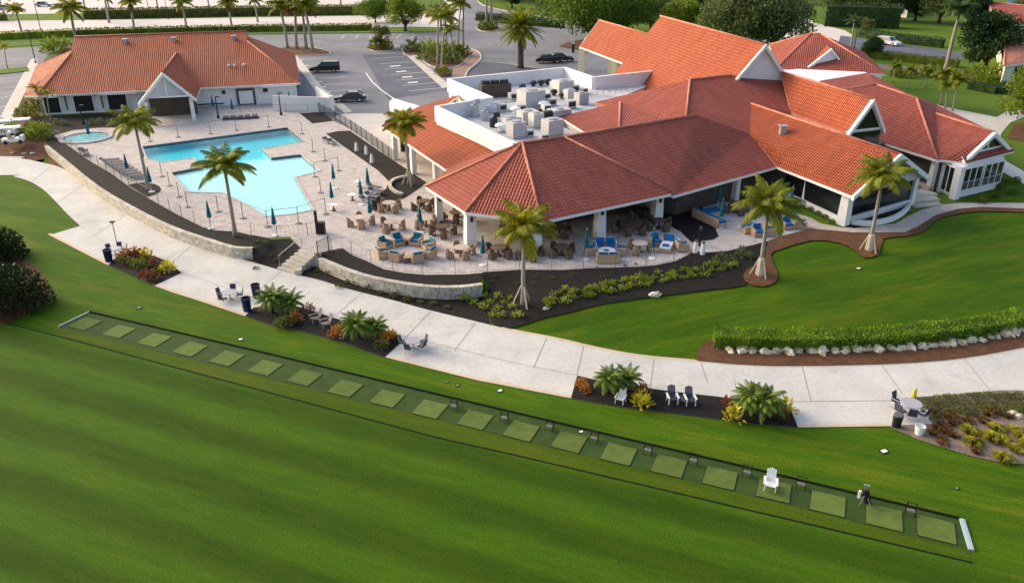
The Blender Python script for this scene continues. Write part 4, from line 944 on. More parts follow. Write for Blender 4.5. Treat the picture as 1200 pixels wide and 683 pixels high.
    # A: patio columns and the dim room behind them
    for px, w in (((515, 261), .62), ((551.5, 285.5), .92), ((627, 294.5), .85), ((702, 277.5), .82), ((769, 262), .80)): column(r, GD(*px), 3.8, w, .82, 'white', .35)
    e = GD(768, 258); f = e + Vector((-.7, 3.6, 0)); wallp(r, e, f, ZD, 3.8, .3, 'white', 'side_wall')
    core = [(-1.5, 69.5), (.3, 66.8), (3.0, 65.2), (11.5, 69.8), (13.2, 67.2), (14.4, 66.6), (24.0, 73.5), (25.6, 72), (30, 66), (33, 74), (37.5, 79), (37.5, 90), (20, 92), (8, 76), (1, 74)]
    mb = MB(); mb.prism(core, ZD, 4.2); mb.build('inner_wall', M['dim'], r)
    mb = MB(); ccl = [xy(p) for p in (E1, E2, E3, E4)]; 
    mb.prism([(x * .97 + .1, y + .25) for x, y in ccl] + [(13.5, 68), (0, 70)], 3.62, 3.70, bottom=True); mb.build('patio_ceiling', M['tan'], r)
    # bar with blue front inside the patio
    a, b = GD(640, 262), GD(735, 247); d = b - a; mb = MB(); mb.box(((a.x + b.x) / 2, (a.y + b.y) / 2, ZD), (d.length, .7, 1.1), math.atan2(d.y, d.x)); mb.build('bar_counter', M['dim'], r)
    mb = MB(); mb.box(((a.x + b.x) / 2, (a.y + b.y) / 2, ZD + 1.1), (d.length + .2, .9, .08), math.atan2(d.y, d.x)); mb.build('bar_top', M['stone_top'], r)
    mb = MB(); nn = Vector((-d.y, d.x, 0)).normalized() * 2.2; mb.box(((a.x + b.x) / 2 + nn.x, (a.y + b.y) / 2 + nn.y, ZD + 1.0), (d.length, .1, 1.2), math.atan2(d.y, d.x)); mb.build('bar_back_panel', M['blue'], r)
    # roof vent on H
    v = rp(917, 155, VB, HL1, Hr1); mb = MB(); mb.box((v.x, v.y, v.z - .3), (.55, .55, .85)); mb.box((v.x, v.y, v.z + .55), (.8, .8, .1)); mb.build('roof_vent', M['steel'], r)
    # rest of the plinth under the hall
    mb = MB(); mb.prism([xy(dp(D0, 6.5, 0)), xy(dp(D1, 6.5, 0)), xy(dp(D1, -6.5, 0)), xy(dp(D0, -6.5, 0))], ZD, 4.6); mb.build('wall', M['white'], r)
    return r
clubhouse()
# ---- rooftop plant
def rooftop():
    ZR = 5.5
    def P(px): return G(px[0], px[1], ZR)
    boxes = [((659, 109), 2.4, 2.0, 1.6, 'largest casing by the back parapet'), ((622, 124), 2.9, 2.4, 1.9, 'biggest casing in the middle of the roof well'), ((681, 122), 1.5, 1.3, 1.3, 'casing near the grey duct by the inner parapet'), ((667, 117), 1.3, 1.2, 1.2, 'small casing beside the largest one'),
             ((618, 144), 2.2, 1.6, 1.3, 'wide casing in front of the biggest one'), ((628, 149), 1.4, 1.3, 1.5, 'tall narrow casing between two wider ones'), ((647, 158), 2.0, 1.7, 1.6, 'casing nearest the little hip roof'), ((598, 150), 2.1, 1.7, 1.1, 'low casing at the front left'), ((605, 161), 1.7, 1.6, 1.6, 'casing nearest the patio roof apex'), ((655, 136), 2.6, 1.7, .7, 'low wide casing beside the little hip roof')]
    for px, w, d, h, wh in boxes:
        p = P(px); r = root('air_conditioner', p, 'grey rooftop air conditioner, ' + wh, 'air conditioner', 'air conditioners in the roof well', .52)
        w, d, h = w * .86, d * .86, h * .86
        mb = MB(); mb.box((0, 0, .15), (w, d, h), 0, 0); mb.build('casing', M['hvac'], r, local=True)
        mb = MB(); mb.box((0, 0, 0), (w * .9, d * .9, .15)); mb.build('skid', M['steel'], r, local=True)
        mb = MB(); mb.lathe([(min(w, d) * .33, 0), (min(w, d) * .33, .1), (min(w, d) * .2, .12)], 12, (0, 0, h + .16)); mb.build('fan', M['steel'], r, local=True)
        mb = MB()
        for k in range(4): mb.box((0, -d / 2 - .015, .3 + k * h * .2), (w * .8, .03, h * .1))
        mb.build('louvre', M['membrane'], r, local=True)
    small = root('rooftop_unit', (0, 0, 0), 'x', 'rooftop unit')
    mb = MB(); mb.box((0, 0, .1), (1.0, .8, .75)); mb.build('casing', M['hvac'], small, local=True); mb = MB(); mb.box((0, 0, 0), (.9, .7, .1)); mb.build('skid', M['steel'], small, local=True)
    mb = MB(); mb.box((0, -.41, .25), (.8, .03, .45)); mb.build('louvre', M['hvac_d'], small, local=True)
    for px, wh in (((588, 130), 'below the condenser bank'), ((601, 117), 'left of the biggest casing'), ((609, 133), 'left of the wide casing'), ((640, 117), 'right of the biggest casing'), ((646, 124), 'between the vents and the little hip roof'), ((673, 108), 'right of the largest casing'), ((684, 110), 'by the right inner parapet'), ((640, 131), 'beside the vent near the low wide casing'), ((612, 112), 'by the black fans'), ((650, 104), 'just behind the largest casing'), ((590, 143), 'behind the low front casing'), ((637, 166), 'nearest the patio roof ridge'), ((620, 160), 'between the front casings'), ((668, 127), 'right of the low wide casing')):
        put(small, P(px), .52, R.uniform(.7, 1.15), 'small pale rooftop unit ' + wh, 'small rooftop units')
    fan = root('exhaust_fan', (0, 0, 0), 'black exhaust fan', 'exhaust fan', 'exhaust fans in the roof well')
    mb = MB(); mb.lathe([(.30, 0), (.30, .35), (.55, .45), (.55, .8), (.35, .95)], 12); mb.build('cowl', M['hvac_d'], fan, local=True)
    mb = MB(); mb.box((0, 0, -.02), (.8, .8, .12)); mb.build('curb', M['membrane'], fan, local=True)
    for px, wh in (((625, 102), 'black exhaust fan, leftmost of the row by the back parapet'), ((634, 101), 'black exhaust fan in the middle of the row by the back parapet'), ((642, 100), 'black exhaust fan, rightmost of the row by the back parapet'), ((649, 112.5), 'black exhaust fan left of the largest casing'), ((659, 116), 'black exhaust fan in front of the largest casing'), ((631, 136), 'black exhaust fan between the front casings'), ((639, 139), 'black exhaust fan left of its twin by the little hip roof'), ((644, 138), 'black exhaust fan right of its twin by the little hip roof'), ((612, 106), 'small black exhaust fan behind the condenser bank')):
        put(fan, P(px), 0, .8, wh)
    vent = root('mushroom_vent', (0, 0, 0), 'white vent', 'roof vent', 'white mushroom vents in the roof well')
    mb = MB(); mb.lathe([(.25, 0), (.25, .5), (.55, .55), (.5, .72), (.1, .82)], 12); mb.build('hood', M['whitep'], vent, local=True)
    mb = MB(); mb.lathe([(.4, 0), (.4, .15)], 12); mb.build('collar', M['steel'], vent, local=True)
    for px, wh in (((633, 123), 'white mushroom vent right of the biggest casing'), ((637, 128), 'white mushroom vent nearest the low wide casing'), ((587, 155), 'white mushroom vent beside the black bucket-like vent'), ((604, 135), 'white mushroom vent left of the wide casing'), ((665, 115), 'white mushroom vent by the small casing')): put(vent, P(px), 0, 1.1, wh)
    p = P((580, 113)); r = root('condenser_bank', p, 'dark brown condenser bank with three round fans behind the left parapet', 'condenser', None, .3)
    mb = MB(); mb.box((0, 0, 0), (3.6, 1.6, 1.5)); mb.build('cabinet', M['bark'], r, local=True)
    for k in (-1.15, 0, 1.15):
        mb = MB(); mb.lathe([(.52, 0), (.52, .4), (.4, .42)], 14, (k, 0, 1.5)); mb.build('fan', M['hvac_d'], r, local=True)
    for px, h, m_, lab in (((556, 137), 1.3, 'steel', 'bent steel duct standing nearest the left parapet'), ((568, 141), 1.0, 'steel', 'low steel duct with flat cap inside the left parapet'), ((578.5, 149), .9, 'hvac_d', 'black bucket-shaped vent inside the left parapet')):
        p = P(px); r = root('roof_duct', p, lab, 'duct', 'ducts by the left parapet')
        mb = MB(); mb.lathe([(.42, 0), (.42, h)], 10) ; mb.tube([(0, 0, h - .1), (.1, 0, h + .3), (.6, .1, h + .35)], .3, 8); mb.build('pipe', M[m_], r, local=True)
    p = P((591, 127)); r = root('roof_hatch', p, 'flat blue grey panel lying in the roof well', 'roof panel', None, .5)
    mb = MB(); mb.box((0, 0, 0), (5.2, 3.6, .14)); mb.build('panel', M['panel'], r, local=True)
    mb = MB(); [mb.box((0, s * 1.85, 0), (5.3, .12, .22)) for s in (-1, 1)]; mb.build('rim', M['steel'], r, local=True)
    p0, p1 = G(700, 112, 5.5), G(742, 107, 6.2); r = root('guard_rail', p0, 'thin steel guard rail along the roof edge by the big hall', 'guard rail'); mb = MB()
    for k in range(7): q = p0.lerp(p1, k / 6); mb.tube([q, q + Vector((0, 0, 1.1))], .04, 5)
    mb.build('post', M['steel'], r); mb = MB(); mb.tube([p0 + Vector((0, 0, 1.1)), p1 + Vector((0, 0, 1.1))], .04, 5); mb.tube([p0 + Vector((0, 0, .6)), p1 + Vector((0, 0, .6))], .03, 5); mb.build('rail', M['steel'], r)
rooftop()
# ---- pool house
def pool_house():
    fl, fr = G(44, 112, 3.7), G(352, 97.3, 3.7); L_ = (fr - fl).length; e = (fr - fl).normalized(); n = Vector((-e.y, e.x, 0))
    r = root('pool_house', (*xy(fl), ZD), 'long white pool house with one big orange tiled hip roof and a front gable porch', 'pool house')
    def q(u, v, z): p = fl + e * u + n * v; return Vector((p.x, p.y, z))
    D_, ze, zr = 28, 3.7, 9.25; ul, ur = 2.8, 26.6
    s = (zr - ze) / 14
    RL, RR = q(ul, 14, zr), q(ur, 14, zr)
    gf, gb = q(ul, 9.6, ze + s * 9.6), q(ul, 18.4, ze + s * 9.6)
    hf, hb = q(ur, 11.2, ze + s * 11.2), q(ur, 16.8, ze + s * 11.2)
    c = [q(0, 0, ze), q(L_, 0, ze), q(L_, D_, ze), q(-6.8, D_, ze - .3)]; c0 = q(-2.2, 2.2, ze - .35)
    roof(r, [[c[0], c[1], hf, RR, RL, gf], [c[0], gf, c0], [c0, gf, gb, c[3]], [c[1], c[2], hb, hf], [c[2], c[3], gb, RL, RR, hb]],
         [[RL, RR], [c[0], gf], [c[1], hf]], 'tile3')
    for a, b, t in ((gf, gb, RL), (hf, hb, RR)):
        mb = MB(); mb.face([a, b, t]); mb.face([b, a, t]); mb.build('gable_wall', M['cream'], r)
    # porch gable
    pl, pr = G(161.6, 122.4, 3.6), G(230, 116.4, 3.6); pa = (pl + pr) / 2; pa.z = 7.2
    nn = n
    t = Vector(pa); k = (7.2 - ze) / s
    # where the porch ridge runs into the main slope
    v0 = (pa - fl).dot(n); back = pa + n * (k - v0)
    vl = (pl - fl).dot(n)
    bl, br = pl + n * (.0 - (pl - fl).dot(n)), pr + n * (.0 - (pr - fl).dot(n))
    bl.z = br.z = 3.72
    roof(r, [[pl, pa, back, bl], [pa, pr, br, back]], [[pa, back]], 'tile3', .2)
    rake(r, [pl, pa, pr], .35, .42)
    a, b = pl + n * .6 + e * .5, pr + n * .6 - e * .5; a.z = b.z = 4.15
    mb = MB(); mb.face([a, b, pa + n * .6 - Vector((0, 0, .35))]); mb.build('gable_wall', M['siding'], r)
    mb = MB(); m_ = (a + b) / 2 + n * -.1; mb.box((m_.x, m_.y, 4.1), (.14, .1, 2.6), math.atan2(e.y, e.x)); mb.box((m_.x, m_.y, 4.02), ((b - a).length, .2, .2), math.atan2(e.y, e.x)); mb.build('gable_frame', M['trim'], r)
    for p in (pl + e * .8 + n * .5, pr - e * .7 + n * .5): column(r, p, 3.7, .45, 1, 'white', .26, False)
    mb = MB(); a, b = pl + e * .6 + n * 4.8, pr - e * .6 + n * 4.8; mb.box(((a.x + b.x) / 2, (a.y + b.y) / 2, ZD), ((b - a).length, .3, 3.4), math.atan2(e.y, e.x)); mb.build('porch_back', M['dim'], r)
    # walls
    A, B = q(.3, .9, 0), q(L_ - .6, .9, 0)
    mb = MB(); mb.prism([xy(q(.3, .9, 0)), xy(q(L_ - .6, .9, 0)), xy(q(L_ - .6, D_ - .8, 0)), xy(q(.3, D_ - .8, 0))], ZD, 3.5); mb.build('wall', M['white'], r)
    def tw(px): p = GD(px, 140); # fraction along the front wall for a photo column
    def frac(px):
        # intersect the sight line's vertical plane with the front wall line
        d = (px - 600) / F_PX / 0.9063
        best = min(range(401), key=lambda i: abs(project_x(A.lerp(B, i / 400)) - px)); return best / 400
    def project_x(p): 
        dep = p.y * CT - (1.8 - CAMH) * ST; return 600 + F_PX * p.x / dep
    for x0, x1 in ((49, 72), (88, 111), (127, 150)):
        wopen(r, A, B, frac(x0), frac(x1), ZD + .2, 3.3, 0, 0, 'dark', 'shutter_opening', .16, 'trim', .14)
    for x0 in (79, 121):
        f = frac(x0); p = A.lerp(B, f) - n * .22; mb = MB(); mb.tube([(p.x, p.y, ZD + .6), (p.x, p.y, 3.4)], .09, 6); mb.build('downpipe', M['bark'], r)
    wopen(r, A, B, frac(279), frac(298), ZD, 3.0, 0, 0, 'white', 'double_door', .16, 'bark', .3)
    wopen(r, A, B, frac(261), frac(266), 2.5, 3.1, 0, 0, 'dark', 'window', .16, 'trim', .06)
    wopen(r, A, B, frac(309), frac(315), 2.5, 3.1, 0, 0, 'dark', 'window', .16, 'trim', .06)
    wopen(r, A, B, frac(228), frac(262), ZD + .25, ZD + .5, 0, 0, 'dark', 'vent_slot', .16, 'trim', .05)
    # eave boxes along the front give the stepped white fascia
    for x0, x1, dz in ((62, 72, .0), (120, 164, .1), (308, 350, .08)):
        a, b = A.lerp(B, frac(x0)) - n * 1.05, A.lerp(B, frac(x1)) - n * 1.05
        mb = MB(); mb.box(((a.x + b.x) / 2, (a.y + b.y) / 2, 3.34), ((b - a).length, .12, .36), math.atan2(e.y, e.x)); mb.build('gutter', M['trim'], r)
    # roof vents
    for px in ((147, 47), (204, 45), (274, 43)):
        p = rp(px[0], px[1] + 3, c[0], c[1], RL); mb = MB(); mb.box((p.x, p.y, p.z - .3), (.55, .55, .7)); mb.box((p.x, p.y, p.z + .4), (.8, .7, .1)); mb.build('roof_vent', M['steel'], r)
    for px in ((268, 77), (274.5, 77), (285.5, 76.5)):
        p = rp(px[0], px[1] + 1, c[0], c[1], RL); mb = MB(); mb.lathe([(.14, -.3), (.14, .15), (.2, .18), (.2, .3)], 8, p); mb.build('roof_pipe', M['whitep'], r)
    p = G(294, 50, 6.5); mb = MB(); mb.box((p.x, p.y, 5.6), (2.0, 1.4, 1.2)); mb.build('roof_hatch', M['whitep'], r)
    return r
pool_house()
def yard_wall():
    a, b, c, d = GD(321, 129.5), GD(390, 132), GD(372, 118), GD(345, 119)
    r = root('yard_wall', a, 'plain white service yard wall at the right end of the pool house', 'wall')
    for p, q in ((a, b), (b, c)): wallp(r, p, q, ZD, ZD + 2.0 + (.004 if p is b else 0), .22, 'white', 'wall_panel')
    mb = MB(); mb.box((b.x, b.y, ZD), (.5, .5, 2.2)); mb.build('pier', M['white'], r)
yard_wall()
def bg_house(name, ridge, eave, zr, ze, tile, label, back=9.0, wall='white'):
    a, b = G(*ridge[0], zr), G(*ridge[1], zr); c, d = G(*eave[0], ze), G(*eave[1], ze)
    r = root(name, (*xy(c), ZD), label, 'house')
    e, f = a * 2 - c, b * 2 - d; e.z = f.z = ze
    roof(r, [[a, b, d, c], [a, b, f, e], [a, c, e], [b, d, f]], [[a, b], [a, c], [b, d]], tile)
    g = lambda p: xy(p.lerp((c + d + e + f) / 4, .06))
    mb = MB(); mb.prism([g(c), g(d), g(f), g(e)], ZD - .9, ze - .1); mb.build('wall', M[wall], r)
    A, B = Vector((*g(c), 0)), Vector((*g(d), 0))
    for t in (.2, .5, .8): wopen(r, A, B, t - .07, t + .07, ZD + .8, ze - .5, 1, 0, 'glass', 'window', .04)
bg_house('red_roof_house', ((1157, 2), (1230, 10)), ((1171, 29), (1262, 30)), 6.5, 4.0, 'tile', 'pale house with pinkish red hip roof at the upper right edge')
bg_house('brown_roof_house', ((1178, 42), (1240, 40)), ((1177, 77), (1262, 66)), 6.5, 3.9, 'cap', 'low house with brown tiled roof beside the dense round tree', wall='cream')
bg_house('red_roof_house', ((1040, -14), (1066, -12)), ((1032, 4), (1066, 7)), 7, 4.0, 'tile', 'far house with pink roof half hidden by trees at the top')
bg_house('blue_roof_house', ((1186, -20), (1230, -20)), ((1180, 3), (1262, 2)), 8, 4.2, 'bglass', 'far pale house with blue roof behind the red roofed house')
# ================================================================ VEGETATION
def V3(*a): return Vector(a)
def frond(mb, o, az, el, L_, nleaf, lw, ll, rnd, droop=1.0, mi=0, vee=.5, hang=.4):
    """one feather frond: arching midrib with two rows of leaflets"""
    p = Vector(o); pts = [p.copy()]; e = el; n = 8; st = L_ / n
    for i in range(n):
        e -= droop * (.06 + .17 * (i / n))
        p = p + V3(math.cos(az) * math.cos(e), math.sin(az) * math.cos(e), math.sin(e)) * st; pts.append(p.copy())
    mb.tube(pts, [.035 * (1 - .8 * i / n) + .006 for i in range(n + 1)], 3, mi, False)
    for k in range(nleaf):
        t = .10 + .90 * (k + .5) / nleaf; f = t * n; i = min(int(f), n - 1); q = pts[i].lerp(pts[i + 1], f - i)
        d = (pts[i + 1] - pts[i]).normalized(); side = d.cross(V3(0, 0, 1))
        side = side.normalized() if side.length > 1e-3 else V3(1, 0, 0); up = side.cross(d)
        prof = math.sin(math.pi * min(1, .18 + .82 * t) ** .8) ** .6 if t < .98 else .3
        for s in (-1, 1):
            dv = (side * s * .85 + d * (.35 + .3 * t) + up * vee * (1 - t) * .6 + V3(0, 0, -hang - rnd.uniform(0, .25))).normalized()
            l = ll * max(.25, prof) * rnd.uniform(.85, 1.1)
            a = dv.cross(up if abs(dv.dot(up)) < .9 else d).normalized() * lw * .5
            mid = q + dv * l * .5; tip = q + dv * l + V3(0, 0, -l * .22 * (1 + hang))
            mb.face([q - a * .5, mid - a, tip, mid + a, q + a * .5][:5], mi)
def palm(h, seed, crown='lp_mid', nf=19, L_=2.6, r0=.17, r1=.12, shaft=1.1, lean=.2, shaft_m='shaft', ll=.80, lw=.062, nleaf=50, dead=0, name='palm_tree', bulge=1.0):
    rnd = random.Random(seed); r = root(name, (0, 0, 0), 'x', 'palm')
    az = rnd.uniform(0, 6.28); pts, rad = [], []; n = 9
    for i in range(n + 1):
        t = i / n; pts.append((math.cos(az) * lean * t * t, math.sin(az) * lean * t * t, h * t)); rad.append((r0 * (1 - t) + r1 * t) * (1 + .35 * max(0, 1 - t * 5)) * (1 + (bulge - 1) * math.sin(math.pi * t)))
    mb = MB(); mb.tube(pts, rad, 9); mb.build('trunk', M['trunk'], r, True, True)
    top = Vector(pts[-1])
    if shaft:
        mb = MB(); mb.tube([top - V3(0, 0, .05), top + V3(0, 0, shaft * .4), top + V3(0, 0, shaft)], [r1 * 1.15, r1 * 1.05, r1 * .5], 8); mb.build('crownshaft', M[shaft_m], r, True, True)
    mb = MB(); o = top + V3(0, 0, shaft * .95)
    for k in range(nf):
        t = k / nf; a = k * 2.39996 + rnd.uniform(-.25, .25); el = 1.25 - 1.25 * t + rnd.uniform(-.28, .28)
        frond(mb, o + V3(0, 0, -.1 * t), a, el, L_ * rnd.uniform(.85, 1.08) * (.8 + .2 * t), nleaf, lw, ll, rnd, 1.0)
    mb.tube([o, o + V3(.03, .02, L_ * .55)], [.05, .01], 4)           # unopened spear leaf
    for k in range(dead): frond(mb, o - V3(0, 0, .25), k * 2.1 + 1, -.5, L_ * .8, nleaf, lw, ll, rnd, .7, 1)
    mb.build('crown', [M[crown], M['lf_brown']], r, False, True)
    return r
def date_palm(seed):
    rnd = random.Random(seed); r = root('date_palm', (0, 0, 0), 'x', 'palm')
    mb = MB(); mb.tube([(0, 0, z) for z in (0, .4, 2, 4, 5)], [.55, .42, .40, .42, .5], 10); mb.build('trunk', M['bark'], r, True, True)
    mb = MB(); mb.blob((0, 0, 5.1), (.8, .8, .7), rnd, 8, 5, .2); mb.build('boot', M['lf_or'], r, False, True)
    mb = MB()
    for k in range(70):
        t = k / 70; frond(mb, V3(0, 0, 5.3), k * 2.39996, 1.35 - 1.9 * t + rnd.uniform(-.1, .1), 3.6 * rnd.uniform(.85, 1.05), 30, .10, .62, rnd, .65, 0, .5, .15)
    mb.build('crown', M['lp_mid'], r, False, True); return r
def pygmy(seed, h=1.1, L_=1.5):
    rnd = random.Random(seed); r = root('feather_palm', (0, 0, 0), 'x', 'small palm')
    mb = MB(); mb.tube([(0, 0, 0), (.08, .03, h * .5), (.12, .05, h)], [.13, .10, .11], 7); mb.build('trunk', M['bark'], r, True, True)
    mb = MB()
    for k in range(34):
        t = k / 34; frond(mb, V3(.12, .05, h), k * 2.39996 + rnd.uniform(-.2, .2), 1.35 - 1.35 * t + rnd.uniform(-.15, .15), L_ * rnd.uniform(.85, 1.1), 34, .042, .34, rnd, 1.05, 0, .4, .3)
    mb.build('crown', M['lp_pyg'], r, False, True); return r
def rdir(rnd):
    z = rnd.uniform(-1, 1); a = rnd.uniform(0, 6.283); s = math.sqrt(1 - z * z); return V3(s * math.cos(a), s * math.sin(a), z)
def tree(seed, h, rad, leaf, name='broadleaf_tree', trunk_h=.17, nclump=26, nleaf=190, ls=.34, flat_=.75, tr=.35):
    """trunk, limbs, and a crown of uneven leaf clumps with gaps between them"""
    rnd = random.Random(seed); r = root(name, (0, 0, 0), 'x', 'tree')
    mb = MB(); th = h * trunk_h; mb.tube([(0, 0, 0), (.05, .02, th * .5), (.1, -.05, th)], [tr * 1.4, tr, tr * .85], 8)
    cl = []
    for i in range(nclump):
        a = i * 2.39996 + rnd.uniform(-.5, .5); q = math.sqrt((i + .5) / nclump) * rnd.uniform(.75, 1.05)
        zz = th + (h - th) * (.30 + .62 * math.sqrt(max(0, 1 - q * q * .95)) * rnd.uniform(.75, 1.05)) - (h * .12 if rnd.random() < .2 else 0)
        c = V3(math.cos(a) * q * rad * .8, math.sin(a) * q * rad * .8, zz); cr = rad * rnd.uniform(.24, .38); cl.append((c, cr))
    for i in range(nclump // 2):                                     # inner and lower clumps
        a = rnd.uniform(0, 6.28); q = rnd.uniform(.2, .85); c = V3(math.cos(a) * q * rad * .8, math.sin(a) * q * rad * .8, th + (h - th) * rnd.uniform(.12, .5)); cl.append((c, rad * rnd.uniform(.22, .32)))
    for c, cr in cl[::3]: mb.tube([(.1, -.05, th * .9), (c.x * .4, c.y * .4, th + (c.z - th) * .45), tuple(c)], [tr * .5, tr * .3, tr * .08], 5)
    mb.build('trunk', M['bark'], r, True, True)
    mb = MB()
    for c, cr in cl:
        for k in range(nleaf):
            d = rdir(rnd); rr = cr * (rnd.random() ** .33) * rnd.uniform(.8, 1.15)
            p = c + V3(d.x, d.y, d.z * flat_) * rr; dd = (d * .7 + rdir(rnd) * .8 + V3(0, 0, .1)).normalized()
            mb.leaf(p, dd * ls * rnd.uniform(.7, 1.3), ls * rnd.uniform(.5, .8), rdir(rnd))
    mb.build('crown', M[leaf], r, False, True); return r
def shrub(seed, leaf, rx=.4, rz=.4, n=110, ls=.16, name='shrub', stem=True, spiky=False, w=.5):
    rnd = random.Random(seed); r = root(name, (0, 0, 0), 'x', 'shrub'); mb = MB()
    for k in range(n):
        d = rdir(rnd); d.z = abs(d.z)
        if spiky:
            o = V3(rnd.uniform(-.1, .1), rnd.uniform(-.1, .1), 0); dd = (d + V3(0, 0, .5)).normalized(); l = rx * rnd.uniform(.8, 1.4)
            mid = o + dd * l * .6; tip = mid + V3(dd.x, dd.y, dd.z * .1 - .15) * l * .6; s = dd.cross(V3(0, 0, 1)); s = (s.normalized() if s.length > 1e-3 else V3(1, 0, 0)) * ls * .14
            mb.face([o - s, o + s, mid + s * .9, tip, mid - s * .9])
        else:
            rr = rnd.random() ** .4; p = V3(d.x * rx * rr, d.y * rx * rr, .06 + d.z * rz * rr * 1.2); dd = (d + rdir(rnd) * .7 + V3(0, 0, .3)).normalized()
            mb.leaf(p, dd * ls * rnd.uniform(.7, 1.3), ls * w * rnd.uniform(.8, 1.3), rdir(rnd))
    mb.build('foliage', M[leaf], r, False, True)
    if stem:
        sb = MB()
        for k in range(4): a = k * 1.6; sb.tube([(0, 0, 0), (math.cos(a) * rx * .4, math.sin(a) * rx * .4, rz * .8)], [.02, .008], 4)
        sb.build('stem', M['bark'], r, False, True)
    return r
def hedge(name, pts, w, h, leaf, label, dens=40, ls=.16, group=None, seed=5, z=None):
    """clipped hedge: leaf-coloured core, deeper green in the near hedge to paint shaded gaps, leaves over every face with a slightly ragged surface"""
    rnd = random.Random(seed); P = [Vector(p) for p in pts]; r = root(name, tuple(P[0]), label, 'hedge', group)
    cb, lb = MB(), MB()
    for a, b in zip(P[:-1], P[1:]):
        d = b - a; L_ = Vector((d.x, d.y)).length; u = Vector((d.x, d.y, 0)).normalized(); nn = V3(-u.y, u.x, 0); m_ = (a + b) / 2
        k_ = rnd.uniform(-.002, .002); cb.box((m_.x, m_.y, min(a.z, b.z)), (L_ + .05, w * .86, h * .93 + k_), math.atan2(d.y, d.x))
        for _ in range(int(L_ * (w + 2 * h) * dens)):
            t = rnd.random(); s = rnd.uniform(0, w + 2 * h); q = a.lerp(b, t); wob = .05 * math.sin(q.x * 2.1 + q.y * 1.3) + rnd.uniform(-.08, .05)
            if s < h: p = q - nn * (w / 2 + wob) + V3(0, 0, s); dn = -nn
            elif s < h + w: p = q + nn * (s - h - w / 2) + V3(0, 0, h + wob); dn = V3(0, 0, 1)
            else: p = q + nn * (w / 2 + wob) + V3(0, 0, s - h - w); dn = nn
            dd = (dn * .7 + rdir(rnd) * .8 + V3(0, 0, .25)).normalized(); lb.leaf(p, dd * ls * rnd.uniform(.7, 1.3), ls * .6, rdir(rnd))
    cb.build('core', M['lf_oak' if dens > 50 else leaf], r); lb.build('foliage', M[leaf], r); return r  # near hedge: deeper green core paints the shade between the leaves
GP = lambda px, py: W(px, py)
# ---- six staked palms on the terrace and the lawn edge
def stakes(r, h=1.5, n=3, sp=.75):
    for k in range(n):
        a = k * 6.283 / n + .9; mb = MB(); mb.tube([(math.cos(a) * sp, math.sin(a) * sp, 0), (math.cos(a) * .15, math.sin(a) * .15, h)], .05, 5); mb.build('stake', M['stake'], r, False, True)
def splint(r, h=1.3):
    mb = MB(); mb.lathe([(.30, 0), (.32, .2), (.27, h), (.2, h + .1)], 9); mb.build('trunk_wrap', M['stake'], r, False, True)
def big(px, py, h, seed, label, st=True, crown='lp_mid', L_=2.6, nf=15, wrap=False, dead=0, **k):
    r = palm(h, seed, crown, nf, L_, dead=dead, **k); put(r, GP(px, py), 0, 1, label, 'staked palms around the terrace')
    if st: stakes(r)
    if wrap: splint(r)
big(613, 358, 4.6, 3, 'golden green palm in the black mulch in front of the patio', True, 'lp_gold', 2.9, 24, shaft=1.2)
big(890, 323, 4.5, 4, 'staked palm in its own brown mulch ring beside the planted bed', True, 'lp_mid', 2.9, 27, True, shaft=1.1)
big(1018, 294, 5.0, 8, 'staked palm on the brown mulch nearest the right screened gable', True, 'lp_mid', 2.9, 26, True, shaft=1.1)
big(276, 277, 5.1, 6, 'palm with drooping fronds at the front edge of the pool', False, 'lp_mid', 3.0, 21, dead=1, shaft=1.0)
big(174, 223, 5.6, 7, 'palm in a round mulch pocket by the row of loungers', False, 'lp_mid', 3.0, 21, shaft=1.0, lean=.9)
big(480, 217, 5.2, 9, 'palm with splayed wrapped base in the dark mulch beside the covered walk', True, 'lp_gold', 2.6, 24, shaft=1.0)
pr = [palm(5.0, 31, 'lp_mid', 13, 2.3, .13, .09, .8, .5, 'shaft_g', .65, .08, 34), palm(4.4, 32, 'lp_mid', 12, 2.2, .12, .08, .8, .6, 'shaft_g', .65, .08, 34)]
RG = {}
def spot(pr_, px, py, sc, label, group, rot=None, z=ZD):
    return put(pr_, GD(px, py) if z == ZD else G(px, py, z), R.uniform(0, 6.28) if rot is None else rot, sc, label, group)
# small clustered palms on the right lawn and in the parking garden
pr2 = [palm(2.9, 33, 'lp_mid', 14, 1.7, .11, .08, .5, .5, 'shaft_g', .6, .07, 34), palm(2.5, 34, 'lp_mid', 13, 1.6, .11, .08, .5, .4, 'shaft_g', .6, .07, 34)]
for i, (px, py, sc, lab) in enumerate(((1064, 104, .8, 'slim lawn palm beside the right wing roof'), (1084, 103, .95, 'slim lawn palm second from the roof'), (1102, 123, 1.25, 'slim pale-trunked palm, left one of the close trio on the right lawn'), (1107.5, 127, 1.2, 'slim pale-trunked palm, middle one of the close trio on the right lawn'), (1116, 130, 1.2, 'slim pale-trunked palm, right one of the close trio on the right lawn'), (1046, 96, .9, 'slim lawn palm half hidden behind the right wing roof'))):
    spot(pr2[i % 2], px, py, sc, lab, 'slim palms on the right lawn')
for i, (px, py, sc, lab) in enumerate(((513, 76, 1.5, 'slim palm leaning left in the parking garden'), (518, 82, 1.7, 'tallest slim palm at the front tip of the parking garden'), (524, 60, 1.3, 'slim palm at the back of the parking garden'), (537, 57, 1.7, 'slim palm left of the pair by the brick walk'), (543, 57, 1.8, 'slim palm right of the pair by the brick walk'), (531, 72, 1.1, 'short slim palm in the middle of the parking garden'))):
    spot(pr[i % 2], px, py, sc, lab, 'slim palms in the parking garden')
